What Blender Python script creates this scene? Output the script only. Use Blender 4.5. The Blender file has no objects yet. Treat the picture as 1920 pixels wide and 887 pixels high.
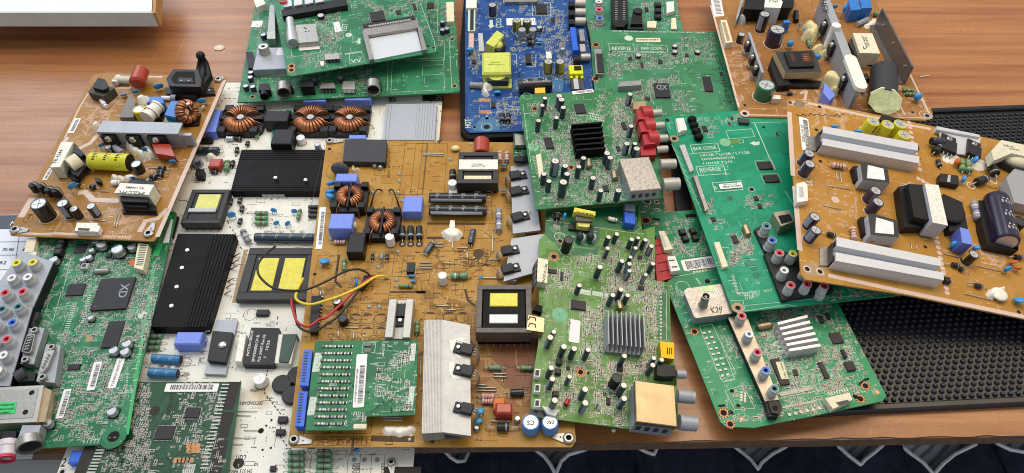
import bpy, math, random
from mathutils import Vector, Matrix
C = bpy.context.scene
COL = C.collection
# ---------------------------------------------------------------- camera
FPX, CX, CY, CAMH = 1386.7, 960.0, 443.5, 0.60
TILT = math.radians(38.5)                       # off straight down
cam_d = bpy.data.cameras.new('camera'); cam = bpy.data.objects.new('camera', cam_d); COL.objects.link(cam)
cam_d.sensor_width = 36; cam_d.lens = FPX/1920*36; cam_d.clip_start = .01; cam_d.clip_end = 50
cam.location = (0, 0, CAMH); cam.rotation_euler = (TILT, 0, 0); C.camera = cam
# ---------------------------------------------------------------- world and lamps
W = bpy.data.worlds.new('World'); C.world = W; W.use_nodes = True
W.node_tree.nodes['Background'].inputs[0].default_value = (.90, .94, 1, 1)
W.node_tree.nodes['Background'].inputs[1].default_value = .50
def area(name, loc, target, size, power, col):
    d = bpy.data.lights.new(name, 'AREA'); d.shape = 'RECTANGLE'; d.size, d.size_y = size; d.energy = power; d.color = col
    o = bpy.data.objects.new(name, d); COL.objects.link(o); o.location = loc
    o.rotation_euler = (Vector(target)-Vector(loc)).to_track_quat('-Z', 'Y').to_euler(); return o
area('ceiling_lamp', (-.25, 1.25, 2.0), (0, .5, 0), (2.2, 1.2), 26, (.97, .98, 1))
area('window_light', (-1.6, 2.4, 1.5), (0, .5, 0), (1.6, 1.2), 21, (.82, .90, 1))
area('warm_lamp', (.80, .86, 1.3), (.80, .80, 0), (1.7, .42), 12, (1, .74, .42))
C.cycles.pixel_filter_type = 'BLACKMAN_HARRIS'; C.cycles.filter_width = 1.05
C.view_settings.view_transform = 'Standard'; C.view_settings.look = 'None'
C.view_settings.exposure = .02; C.view_settings.gamma = 1
# ---------------------------------------------------------------- helpers: picture point -> point in the place
R3 = Matrix.Rotation(TILT, 3, 'X')
def ray(px, py): return (R3 @ Vector((px-CX, CY-py, -FPX))).normalized()
def at(px, py, z=0.0):
    d = ray(px, py); t = (z-CAMH)/d.z; return Vector((0, 0, CAMH)) + d*t
MM = .001
# ---------------------------------------------------------------- materials
def hexc(h):
    h = h.lstrip('#'); v = [int(h[i:i+2], 16)/255 for i in (0, 2, 4)]
    return tuple(x/12.92 if x <= .04045 else ((x+.055)/1.055)**2.4 for x in v)+(1,)
_m = {}
def mat(name, col, rough=.5, metal=0, var=.12, scale=300, bump=0, spec=.5, coat=0, trans=0):
    """var: procedural light / dark mottling, bump: small surface relief"""
    if name in _m: return _m[name]
    m = bpy.data.materials.new(name); m.use_nodes = True; nt = m.node_tree; N = nt.nodes; Lk = nt.links
    p = N['Principled BSDF']; c = hexc(col) if isinstance(col, str) else col
    p.inputs['Roughness'].default_value = rough; p.inputs['Metallic'].default_value = metal
    p.inputs['Specular IOR Level'].default_value = spec; p.inputs['Coat Weight'].default_value = coat
    p.inputs['Coat Roughness'].default_value = .15; p.inputs['Transmission Weight'].default_value = trans
    tc = N.new('ShaderNodeTexCoord'); nz = N.new('ShaderNodeTexNoise'); nz.inputs['Scale'].default_value = scale; nz.inputs['Detail'].default_value = 5
    Lk.new(tc.outputs['Object'], nz.inputs['Vector'])
    rp = N.new('ShaderNodeValToRGB'); e = rp.color_ramp.elements
    e[0].position = .3; e[1].position = .7
    e[0].color = tuple(x*(1-var) for x in c[:3])+(1,); e[1].color = tuple(min(1, x*(1+var)) for x in c[:3])+(1,)
    Lk.new(nz.outputs['Fac'], rp.inputs['Fac']); Lk.new(rp.outputs['Color'], p.inputs['Base Color'])
    rr = N.new('ShaderNodeMapRange'); rr.inputs['To Min'].default_value = max(.02, rough-.1); rr.inputs['To Max'].default_value = min(1, rough+.12)
    nz2 = N.new('ShaderNodeTexNoise'); nz2.inputs['Scale'].default_value = scale*.25; nz2.inputs['Detail'].default_value = 4
    Lk.new(tc.outputs['Object'], nz2.inputs['Vector']); Lk.new(nz2.outputs['Fac'], rr.inputs['Value']); Lk.new(rr.outputs['Result'], p.inputs['Roughness'])
    if bump:
        b = N.new('ShaderNodeBump'); b.inputs['Strength'].default_value = bump; b.inputs['Distance'].default_value = .0004
        Lk.new(nz.outputs['Fac'], b.inputs['Height']); Lk.new(b.outputs['Normal'], p.inputs['Normal'])
    _m[name] = m; return m
def pcb_mat(name, c1, c2, rough=.34, stain=None, stainpos=None):
    """solder mask: copper pours under the lacquer as lighter patches, thin conductor lines, dust"""
    m = bpy.data.materials.new(name); m.use_nodes = True; nt = m.node_tree; N = nt.nodes; Lk = nt.links; p = N['Principled BSDF']; p.inputs['Specular IOR Level'].default_value = .3
    tc = N.new('ShaderNodeTexCoord')
    vo = N.new('ShaderNodeTexVoronoi'); vo.distance = 'CHEBYCHEV'; vo.inputs['Scale'].default_value = 45; Lk.new(tc.outputs['Object'], vo.inputs['Vector'])
    sep = N.new('ShaderNodeSeparateColor'); Lk.new(vo.outputs['Color'], sep.inputs[0])
    r1 = N.new('ShaderNodeMapRange'); r1.inputs['From Min'].default_value = .40; r1.inputs['From Max'].default_value = .46; Lk.new(sep.outputs[0], r1.inputs['Value'])
    nz = N.new('ShaderNodeTexNoise'); nz.inputs['Scale'].default_value = 40; nz.inputs['Detail'].default_value = 6; Lk.new(tc.outputs['Object'], nz.inputs['Vector'])
    ml = N.new('ShaderNodeMath'); ml.operation = 'MULTIPLY'; Lk.new(r1.outputs[0], ml.inputs[0]); Lk.new(nz.outputs['Fac'], ml.inputs[1])
    mx = N.new('ShaderNodeMix'); mx.data_type = 'RGBA'; mx.inputs[6].default_value = hexc(c1); mx.inputs[7].default_value = hexc(c2)
    Lk.new(ml.outputs[0], mx.inputs[0]); out = mx.outputs[2]
    n2 = N.new('ShaderNodeTexNoise'); n2.inputs['Scale'].default_value = 900; n2.inputs['Detail'].default_value = 3; Lk.new(tc.outputs['Object'], n2.inputs['Vector'])
    r2 = N.new('ShaderNodeMapRange'); r2.inputs['From Min'].default_value = .3; r2.inputs['From Max'].default_value = .7; r2.inputs['To Min'].default_value = .86; r2.inputs['To Max'].default_value = 1.14; Lk.new(n2.outputs['Fac'], r2.inputs['Value'])
    vm = N.new('ShaderNodeVectorMath'); vm.operation = 'SCALE'; Lk.new(out, vm.inputs[0]); Lk.new(r2.outputs[0], vm.inputs['Scale']); out = vm.outputs[0]
    if stain:
        n3 = N.new('ShaderNodeTexNoise'); n3.inputs['Scale'].default_value = 22; n3.inputs['Detail'].default_value = 5; Lk.new(tc.outputs['Object'], n3.inputs['Vector'])
        ds = N.new('ShaderNodeVectorMath'); ds.operation = 'DISTANCE'; ds.inputs[1].default_value = stainpos[:3]; Lk.new(tc.outputs['Object'], ds.inputs[0])
        ad = N.new('ShaderNodeMath'); ad.operation = 'MULTIPLY_ADD'; ad.inputs[1].default_value = .06; Lk.new(n3.outputs['Fac'], ad.inputs[0]); Lk.new(ds.outputs['Value'], ad.inputs[2])
        r3 = N.new('ShaderNodeMapRange'); r3.inputs['From Min'].default_value = stainpos[3]; r3.inputs['From Max'].default_value = stainpos[3]*.3+.02; r3.inputs['To Max'].default_value = .9; Lk.new(ad.outputs[0], r3.inputs['Value'])
        m2 = N.new('ShaderNodeMix'); m2.data_type = 'RGBA'; m2.inputs[7].default_value = hexc(stain); Lk.new(out, m2.inputs[6]); Lk.new(r3.outputs[0], m2.inputs[0]); out = m2.outputs[2]
    Lk.new(out, p.inputs['Base Color'])
    rr = N.new('ShaderNodeMapRange'); rr.inputs['To Min'].default_value = rough-.1; rr.inputs['To Max'].default_value = rough+.2; Lk.new(nz.outputs['Fac'], rr.inputs['Value']); Lk.new(rr.outputs[0], p.inputs['Roughness'])
    b = N.new('ShaderNodeBump'); b.inputs['Strength'].default_value = .25; b.inputs['Distance'].default_value = .0003
    Lk.new(n2.outputs['Fac'], b.inputs['Height']); Lk.new(b.outputs['Normal'], p.inputs['Normal'])
    return m
M = dict(
 black=mat('black_plastic', '#131316', .45, bump=.1, spec=.35), chip=mat('chip_epoxy', '#1c1c1f', .5, var=.2, spec=.4), dark=mat('dark_grey', '#35363a', .5),
 hole=mat('hole_black', '#0a0a0a', .9), anod=mat('black_anodised', '#070709', .5, 0, .1, spec=.15), ferrite=mat('ferrite', '#2b2a29', .55, var=.2, bump=.2),
 alu=mat('aluminium', '#b3b1ab', .52, .55, .08, bump=.15), alud=mat('dull_aluminium', '#a2a6ad', .52, .4, .05, bump=.08), bright=mat('bright_aluminium', '#cfd2d8', .45, .4, .03), steel=mat('steel', '#a3a19b', .4, .8, .12),
 pin=mat('tin_pin', '#b9b9b4', .42, .6), solder=mat('solder', '#a9aba4', .45, .6), gold=mat('warm_reflection_tin', '#a8977a', .36, .8, .12, 90, .15),  # gold key: tin with the warm lamp's reflection mixed into its base colour
 tin=mat('speckled_tin', '#ada69d', .45, .7, .28, 420, .3), copper=mat('copper_wire', '#b07450', .35, .65, .15), copperd=mat('copper_gap', '#4a2413', .6, .2), cupad=mat('bare_copper', '#b07c50', .45, .4),
 white=mat('white_plastic', '#e2e0d6', .5), cream=mat('cream_plastic', '#d9d2b4', .5), paper=mat('label_paper', '#e6e6e6', .6, var=.04), ink=mat('print_ink', '#1b1b1e', .7),
 silk=mat('white_silkscreen', '#bccfbd', .6, var=.1), silkk=mat('black_silkscreen', '#26221e', .7), silkd=mat('brown_silkscreen', '#4a3314', .7), silkp=mat('pink_silkscreen', '#d9b9a2', .6),
 red=mat('red_plastic', '#a5232b', .4), redd=mat('red_film', '#a33722', .4, coat=.2), redring=mat('red_ring', '#c2374a', .45), yelring=mat('yellow_ring', '#d9d12c', .45), whtring=mat('white_ring', '#e3e3e3', .45), bluring=mat('blue_ring', '#2f66c4', .45), tealring=mat('teal_ring', '#3b6f78', .45), blkring=mat('black_ring', '#27272c', .45),
 blue=mat('blue_ceramic', '#2e8fd2', .4, coat=.2), filmblue=mat('blue_film_box', '#6f88de', .45, var=.05), boxblue=mat('deep_blue_box', '#2a72c0', .4), conblue=mat('blue_connector', '#1f5ed0', .4),
 navy=mat('navy_sleeve', '#22213f', .33, coat=.3), ksleeve=mat('black_sleeve', '#16191d', .3, coat=.3), teal=mat('teal_sleeve', '#1d3442', .3, coat=.3), gsleeve=mat('green_sleeve', '#0f6a4c', .3, coat=.3), ysleeve=mat('yellow_sleeve', '#c9c62a', .4), osleeve=mat('olive_sleeve', '#6b6a3c', .3, .2), bsleeve=mat('blue_sleeve', '#2c6f9c', .35), purple=mat('dark_purple_sleeve', '#1e1633', .25, coat=.4), sgrey=mat('grey_stripe', '#8b93a3', .4), pwhite=mat('print_white', '#d4d6d8', .5),
 captop=mat('capacitor_top', '#c5c6c6', .38, .55, .08), capcream=mat('capacitor_top_cream', '#ddd3c4', .45, .2), smdcan=mat('smd_can', '#b4b7bb', .35, .65),
 tapey=mat('yellow_tape', '#d8cf45', .45), tapepale=mat('pale_yellow_tape', '#cfcf6e', .45), tapew=mat('white_tape', '#e4e4e4', .5), tapeg=mat('green_yellow_tape', '#c4cc5c', .45), ylw=mat('bright_yellow', '#d7dd1c', .4), wyel=mat('yellow_wire', '#e0c52a', .4), wred=mat('red_wire', '#b3272c', .4), wblk=mat('black_wire', '#1e1a1a', .45), goldy=mat('orange_yellow', '#e9b429', .45),
 glue=mat('white_glue', '#e8e4d8', .4, var=.06, scale=150, bump=.5), gluey=mat('yellowed_glue', '#d8cc9a', .4, bump=.5), resg=mat('green_resistor', '#5f8d6c', .45), respk=mat('pink_resistor', '#c9a9a0', .45), resgy=mat('grey_resistor', '#8c8f94', .45), bandr=mat('band_brown', '#6b2f22', .5), bandy=mat('band_gold', '#b8a02d', .4), bandv=mat('band_violet', '#5a4a9c', .5), glass=mat('glass_fuse', '#c6ccd0', .15, .3), orange=mat('orange_ceramic', '#c8641e', .5),
 tan=mat('smd_tan', '#a58a66', .5), smdk=mat('smd_black', '#1a1a1a', .5), smdg=mat('smd_grey', '#6d6d6a', .5), edgeg=mat('board_edge_green', '#3f7a4e', .7), edgeo=mat('board_edge_tan', '#b08a50', .7), edgew=mat('board_edge_white', '#c9c2a4', .7), edgek=mat('board_edge_dark', '#202a3a', .7), pgreen=mat('pale_green_tape', '#c3d9a4', .5), lgreen=mat('bright_green_label', '#33c46a', .5), mica=mat('grey_insulator', '#6e6a66', .45), greyp=mat('grey_plastic', '#b3b5b6', .5), screw=mat('screw_steel', '#c4c4c0', .25, .9), lay=mat('lilac_screen_band', '#cdb6a8', .5, var=.05), pred=mat('orange_print', '#b8441c', .6))
# ---------------------------------------------------------------- mesh builder
class MB:
    def __init__(s): s.v = []; s.f = []; s.m = []; s.sm = []; s.slots = []; s.M = Matrix.Identity(4)
    def slot(s, m):
        m = M[m] if isinstance(m, str) else m
        for i, x in enumerate(s.slots):
            if x is m: return i
        s.slots.append(m); return len(s.slots)-1
    def add(s, vs, fs, m, smooth=False):
        k = len(s.v); T = s.M
        s.v += [tuple(T @ Vector(p)) for p in vs]; i = s.slot(m)
        for f in fs: s.f.append(tuple(k+a for a in f)); s.m.append(i); s.sm.append(smooth)
    def box(s, u0, u1, v0, v1, w0, w1, m, c=None):
        """box with chamfered top edges"""
        if c is None: c = min(abs(u1-u0), abs(v1-v0), abs(w1-w0))*.06
        a = [(u0, v0), (u1, v0), (u1, v1), (u0, v1)]; b = [(u0+c, v0+c), (u1-c, v0+c), (u1-c, v1-c), (u0+c, v1-c)]
        vs = [(x, y, w0) for x, y in a]+[(x, y, w1-c) for x, y in a]+[(x, y, w1) for x, y in b]
        fs = [(3, 2, 1, 0), (8, 9, 10, 11)]
        for i in range(4): j = (i+1) % 4; fs += [(i, j, 4+j, 4+i), (4+i, 4+j, 8+j, 8+i)]
        s.add(vs, fs, m)
    def flat(s, u0, u1, v0, v1, w, m): s.add([(u0, v0, w), (u1, v0, w), (u1, v1, w), (u0, v1, w)], [(0, 1, 2, 3)], m)
    def prism(s, poly, w0, w1, m, ms=None, c=0):
        n = len(poly); A = sum(poly[i][0]*poly[(i+1) % n][1]-poly[(i+1) % n][0]*poly[i][1] for i in range(n))
        if A < 0: poly = poly[::-1]
        s.add([(x, y, w1) for x, y in poly], [tuple(range(n))], m)
        s.add([(x, y, w0) for x, y in poly], [tuple(range(n))[::-1]], ms or m)
        s.add([(x, y, w0) for x, y in poly]+[(x, y, w1) for x, y in poly], [(i, (i+1) % n, n+(i+1) % n, n+i) for i in range(n)], ms or m)
    def polyf(s, poly, w, m):
        n = len(poly); A = sum(poly[i][0]*poly[(i+1) % n][1]-poly[(i+1) % n][0]*poly[i][1] for i in range(n))
        if A < 0: poly = poly[::-1]
        s.add([(x, y, w) for x, y in poly], [tuple(range(n))], m)
    def rev(s, prof, m, o=(0, 0, 0), ax=(0, 0, 1), n=20, mats=None, smooth=True, stripe=None):
        """revolve (r, t) about axis ax from o; mats one per profile step; stripe=(i0, i1, mat, steps)"""
        o = Vector(o); ax = Vector(ax).normalized(); e = ax.orthogonal().normalized(); g = ax.cross(e)
        vs = []
        for r, t in prof:
            for i in range(n): a = 2*math.pi*i/n; vs.append(o+ax*t+(e*math.cos(a)+g*math.sin(a))*r)
        for k in range(len(prof)-1):
            mm = (mats[k] if mats else m)
            fs = [(k*n+i, k*n+(i+1) % n, (k+1)*n+(i+1) % n, (k+1)*n+i) for i in range(n)]
            if stripe and k in stripe[3]:
                s.add(vs, [f for i, f in enumerate(fs) if stripe[0] <= i < stripe[1]], stripe[2], smooth)
                fs = [f for i, f in enumerate(fs) if not stripe[0] <= i < stripe[1]]
            s.add(vs, fs, mm, smooth and abs(prof[k][1]-prof[k+1][1]) > 1e-7)
    def cyl(s, p0, p1, r, m, n=16, cap=None, smooth=True):
        p0 = Vector(p0); d = Vector(p1)-p0; L = d.length
        s.rev([(0, 0), (r, 0), (r, L), (0, L)], m, p0, d, n, [cap or m, m, cap or m], smooth)
    def tube(s, pts, r, m, n=8):
        pts = [Vector(p) for p in pts]; vs = []; e = None
        for i, p in enumerate(pts):
            d = (pts[min(i+1, len(pts)-1)]-pts[max(i-1, 0)]).normalized()
            e = d.orthogonal().normalized() if e is None else (e-d*e.dot(d)).normalized()
            g = d.cross(e)
            for k in range(n): a = 2*math.pi*k/n; vs.append(p+(e*math.cos(a)+g*math.sin(a))*r)
        fs = [(i*n+k, i*n+(k+1) % n, (i+1)*n+(k+1) % n, (i+1)*n+k) for i in range(len(pts)-1) for k in range(n)]
        fs += [tuple(range(n))[::-1], tuple((len(pts)-1)*n+k for k in range(n))]
        s.add(vs, fs, m, True)
    def ell(s, c, r, m, rot=None, n=14):
        c = Vector(c); R = rot or Matrix.Identity(3); vs = []; h = n//2
        for j in range(h+1):
            t = math.pi*j/h
            for i in range(n): a = 2*math.pi*i/n; vs.append(c+R @ Vector((r[0]*math.sin(t)*math.cos(a), r[1]*math.sin(t)*math.sin(a), r[2]*math.cos(t))))
        s.add(vs, [(j*n+i, (j+1)*n+i, (j+1)*n+(i+1) % n, j*n+(i+1) % n) for j in range(h) for i in range(n)], m, True)
    def ribbon(s, pts, wd, w, m):
        pts = [Vector((p[0], p[1])) for p in pts]; vs = []; h = wd/2
        for i, p in enumerate(pts):
            a = (pts[i]-pts[i-1]).normalized() if i else None; b = (pts[i+1]-pts[i]).normalized() if i < len(pts)-1 else None
            d = ((a or b)+(b or a)); d = d.normalized() if d.length > 1e-6 else (a or b)
            nn = Vector((-d.y, d.x)); k = h
            if a is not None and b is not None: k = h/max(.4, nn.dot(Vector((-a.y, a.x))))
            vs += [(p.x+nn.x*k, p.y+nn.y*k, w), (p.x-nn.x*k, p.y-nn.y*k, w)]
        s.add(vs, [(2*i+1, 2*i+3, 2*i+2, 2*i) for i in range(len(pts)-1)], m)
    def disc(s, u, v, r, w, m, n=20, r0=0, sq=1):
        if r0: s.add([(u+math.cos(2*math.pi*i/n)*q, v+sq*math.sin(2*math.pi*i/n)*q, w) for q in (r0, r) for i in range(n)], [(i, n+i, n+(i+1) % n, (i+1) % n) for i in range(n)], m)
        else: s.add([(u+math.cos(2*math.pi*i/n)*r, v+sq*math.sin(2*math.pi*i/n)*r, w) for i in range(n)], [tuple(range(n))], m)
    def build(s, name, parent=None, **kw):
        me = bpy.data.meshes.new(name); me.from_pydata(s.v, [], s.f)
        for m in s.slots: me.materials.append(m)
        me.polygons.foreach_set('material_index', s.m); me.polygons.foreach_set('use_smooth', s.sm); me.update()
        o = bpy.data.objects.new(name, me); COL.objects.link(o)
        if parent is not None: o.parent = parent
        for k, v in kw.items(): o[k] = v
        return o
_tx = {}
def text_mesh(st, wide=False):
    if st in _tx: return _tx[st]
    cu = bpy.data.curves.new('t', 'FONT'); cu.body = st; cu.size = 1; cu.resolution_u = 2; cu.offset = .012
    o = bpy.data.objects.new('t', cu); COL.objects.link(o); me = bpy.data.meshes.new_from_object(o.evaluated_get(bpy.context.evaluated_depsgraph_get()))
    vs = [v.co.copy() for v in me.vertices]; fs = [tuple(p.vertices) for p in me.polygons]
    bpy.data.objects.remove(o); bpy.data.curves.remove(cu); bpy.data.meshes.remove(me)
    x0 = min(v.x for v in vs); x1 = max(v.x for v in vs); _tx[st] = ([(v.x-x0, v.y) for v in vs], fs, x1-x0); return _tx[st]
# ---------------------------------------------------------------- a circuit board: plane, outline, printing
def pip(x, y, P):
    c = False; j = len(P)-1
    for i in range(len(P)):
        if (P[i][1] > y) != (P[j][1] > y) and x < (P[j][0]-P[i][0])*(y-P[i][1])/(P[j][1]-P[i][1])+P[i][0]: c = not c
        j = i
    return c
class Board:
    def __init__(s, poly, plane, axis, mask='#1d6b3f', trace='#2f8a55', edge='edgeg', silk='silk', t=1.6, seed=1, rough=.34, stain=None, stainpos=None, root=None, base=0):
        s.rng = random.Random(seed); s.poly = poly
        P = [at(*p) for p in plane]; n = (P[1]-P[0]).cross(P[2]-P[0]).normalized(); n = n if n.z > 0 else -n
        s.n = n; s.p0 = P[0]+n*base*MM
        cx = sum(p[0] for p in poly)/len(poly); cy = sum(p[1] for p in poly)/len(poly)
        s.o = s.hit(cx, cy); u = (s.hit(*axis[1])-s.hit(*axis[0])).normalized(); v = n.cross(u); s.u, s.v = u, v
        s.mat4 = Matrix(((u.x, v.x, n.x, s.o.x), (u.y, v.y, n.y, s.o.y), (u.z, v.z, n.z, s.o.z), (0, 0, 0, 1)))
        s.pm = None
        sp = None
        if stainpos: a = s.L(stainpos[0], stainpos[1]); sp = (a[0], a[1], 0, stainpos[2])
        s.pm = pcb_mat('solder_mask', mask, trace, rough, stain, sp)
        s.tr = mat('conductor_'+trace.strip('#'), trace, .35, var=.1); s.silk = silk; s.t = t*MM; s.edge = edge
        s.b = MB(); s.b.prism([s.L(*p) for p in poly], -s.t, 0, s.pm, edge); s.sm = MB()
    def root(s, name, label, cat, group=None):
        o = bpy.data.objects.new(name, None); o.empty_display_size = .02; COL.objects.link(o); o.matrix_world = s.mat4
        o['label'] = label; o['category'] = cat
        if group: o['group'] = group
        s.r = o; return o
    def hit(s, px, py, h=0):
        d = ray(px, py); c = Vector((0, 0, CAMH)); return c+d*((s.p0+s.n*h-c).dot(s.n)/d.dot(s.n))
    def L(s, px, py, h=0):
        q = s.hit(px, py, h)-s.o; return (q.dot(s.u), q.dot(s.v))
    def mpp(s, px, py, h=0): a = s.L(px, py, h); b = s.L(px+1, py, h); return math.hypot(a[0]-b[0], a[1]-b[1])
    def rect(s, A, B, h=0):
        a = s.L(*A, h); b = s.L(*B, h); return min(a[0], b[0]), max(a[0], b[0]), min(a[1], b[1]), max(a[1], b[1])
    def fr(s, A, B, h=0):
        """frame on the board at height h: origin A, x towards B; returns matrix, length"""
        a = Vector(s.L(*A, h)); b = Vector(s.L(*B, h)); d = b-a; L = d.length; d = d/L
        return Matrix(((d.x, -d.y, 0, a.x), (d.y, d.x, 0, a.y), (0, 0, 1, 0), (0, 0, 0, 1))), L
    def finish(s, name='circuit_board'):
        s.b.build(name, s.r)
        if s.sm.v: s.sm.build('surface_components', s.r, kind='stuff')
    # --- printing and small things
    def line(s, pts, wd=.5, m=None, w=.10): s.b.ribbon([s.L(*p) for p in pts], wd*MM, w*MM, m or s.silk)
    def outline(s, A, B, wd=.5, m=None):
        u0, u1, v0, v1 = s.rect(A, B); s.b.ribbon([(u0, v0), (u1, v0), (u1, v1), (u0, v1), (u0, v0)], wd*MM, .1*MM, m or s.silk)
    def patch(s, poly, m, w=.06): s.b.polyf([s.L(*p) for p in poly], w*MM, m)
    def text(s, st, A, B, m=None, h=0, w=.13, mb=None, maxh=None):
        T, L = s.fr(A, B, h*MM); vs, fs, wd = text_mesh(st); k = L/wd; q = 1.35 if mb is None else 1; ky = k*q if not maxh else min(k*q, maxh*MM/.7)
        mb = mb or s.b; old = mb.M; mb.M = T; mb.add([(x*k, y*ky, (h+w)*MM) for x, y in vs], fs, m or s.silk); mb.M = old
    def hole(s, x, y, r, ring=None, rr=1.6, sq=1, petals=0):
        u, v = s.L(x, y); q = r*s.mpp(x, y)
        if ring: s.b.disc(u, v, q*rr, .12*MM, ring, r0=0)
        if petals:
            for i in range(petals): a = 2*math.pi*i/petals; s.b.disc(u+q*1.55*math.cos(a), v+q*1.55*math.sin(a), q*.2, .2*MM, 'hole', 8)
        s.b.disc(u, v, q, .17*MM, 'hole', sq=sq)
    def circ(s, x, y, r, m=None, wd=.35):
        u, v = s.L(x, y); q = r*s.mpp(x, y); s.b.disc(u, v, q, .11*MM, m or s.silk, 24, r0=q-wd*MM)
    def pt_in(s, u, v):
        q = s.mat4 @ Vector((u, v, 0)); q = R3.transposed() @ (q-Vector((0, 0, CAMH))); x = CX+FPX*q.x/-q.z; y = CY-FPX*q.y/-q.z
        return pip(x, y, s.poly)
    def traces(s, regs, m=None, wd=.35):
        m = m or s.tr; R = s.rng
        for (x0, y0, x1, y1, n) in regs:
            for _ in range(n):
                u, v = s.L(R.uniform(x0, x1), R.uniform(y0, y1)); d = R.randrange(8)*math.pi/4; k = R.randint(2, 6); gap = R.uniform(.9, 1.3)*MM
                segs = []; a = d
                for q in range(R.randint(2, 4)): segs.append((a, R.uniform(4, 18)*MM)); a += R.choice((-1, 1))*math.pi/4
                for i in range(k):
                    pu, pv = u+math.cos(d+math.pi/2)*i*gap, v+math.sin(d+math.pi/2)*i*gap; pts = [(pu, pv)]; ok = s.pt_in(pu, pv)
                    for a, l in segs:
                        pu += math.cos(a)*l; pv += math.sin(a)*l
                        if not s.pt_in(pu, pv): break
                        pts.append((pu, pv))
                    if ok and len(pts) > 1: s.b.ribbon(pts, wd*MM, .05*MM, m)
    def smd(s, regs, big=1., dark=.35, marks=1.):
        """little two-ended chips with their pads and part marks, on a grid"""
        R = s.rng; S = s.silk
        for (x0, y0, x1, y1, n) in regs:
            g = 1.1*MM
            for _ in range(int(n*1.1)):
                x = R.uniform(x0, x1); y = R.uniform(y0, y1)
                if not pip(x, y, s.poly): continue
                u, v = s.L(x, y); u = round(u/g)*g; v = round(v/g)*g
                if not s.pt_in(u, v): continue
                a = R.choice((0, 0, 1)); l = R.choice((.75, .75, 1.0, 1.5))*big*MM; w = l*.55
                rep = R.choice((1, 2, 3, 4, 5))
                for k in range(rep):
                    uu, vv = (u, v+k*w*1.5) if not a else (u+k*w*1.5, v)
                    if not s.pt_in(uu, vv): break
                    T = Matrix.Translation((uu, vv, 0)) @ Matrix.Rotation(a*math.pi/2, 4, 'Z'); s.sm.M = T; q = R.random()
                    body = 'smdk' if q < dark else ('tan' if q < dark+.3 else ('smdg' if q < dark+.45 else None))
                    s.sm.flat(-l*.75, -l*.28, -w*.6, w*.6, .12*MM, 'solder'); s.sm.flat(l*.28, l*.75, -w*.6, w*.6, .12*MM, 'solder')
                    if body: s.sm.box(-l*.33, l*.33, -w*.5, w*.5, 0, w*.7, body); s.sm.box(-l*.5, -l*.31, -w*.52, w*.52, 0, w*.72, 'pin'); s.sm.box(l*.31, l*.5, -w*.52, w*.52, 0, w*.72, 'pin')
                    s.sm.M = Matrix.Identity(4)
                if R.random() < marks*.6:   # part mark
                    d = R.choice((0, 1)); hh = .9*MM
                    for k in range(R.randint(2, 4)):
                        a0, b0 = (u-2*MM+k*.95*MM, v-1.6*MM) if not d else (u-2.1*MM, v-2*MM+k*.95*MM)
                        if not s.pt_in(a0, b0): continue
                        s.b.flat(a0, a0+(.28 if R.random() < .5 else .62)*MM, b0, b0+(hh if not d else .55*MM), .11*MM, S)
                if R.random() < marks*.22:
                    ww, h2 = R.uniform(2, 5)*MM, R.uniform(1.6, 3.5)*MM
                    if s.pt_in(u+ww, v+h2) and s.pt_in(u-1*MM, v-1*MM): s.b.ribbon([(u-1*MM, v-1*MM), (u+ww, v-1*MM), (u+ww, v+h2), (u-1*MM, v+h2), (u-1*MM, v-1*MM)], .25*MM, .1*MM, S)
    def marks(s, regs, m=None, vias='solder', more=1.5):
        """rows of tiny printed part marks, boxes and solder dots on a through-hole board"""
        R = s.rng; m = m or s.silk
        for (x0, y0, x1, y1, n) in regs:
            for _ in range(int(n*more)):
                x = R.uniform(x0, x1); y = R.uniform(y0, y1)
                if not pip(x, y, s.poly): continue
                u, v = s.L(x, y); q = R.random(); d = R.random() < .3
                if q < .5:
                    for k in range(R.randint(3, 6)):
                        a0, b0 = (u+k*1.15*MM, v) if not d else (u, v+k*1.15*MM)
                        if s.pt_in(a0, b0): s.b.flat(a0, a0+(.3 if R.random() < .4 else .75)*MM, b0, b0+(1.15 if not d else .6)*MM, .11*MM, m)
                elif q < .68:
                    l = R.uniform(4, 14)*MM; e = (u+l, v) if not d else (u, v+l)
                    if s.pt_in(*e) and s.pt_in(u, v): s.b.ribbon([(u, v), e], .3*MM, .1*MM, m)
                elif q < .80:
                    ww, h2 = R.uniform(2, 9)*MM, R.uniform(2, 4)*MM
                    if s.pt_in(u+ww, v+h2) and s.pt_in(u, v): s.b.ribbon([(u, v), (u+ww, v), (u+ww, v+h2), (u, v+h2), (u, v)], .28*MM, .1*MM, m)
                elif vias: s.b.disc(u, v, .55*MM, .14*MM, vias, 8)
                else: s.b.disc(u, v, .4*MM, .14*MM, 'hole', 8)
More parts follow.
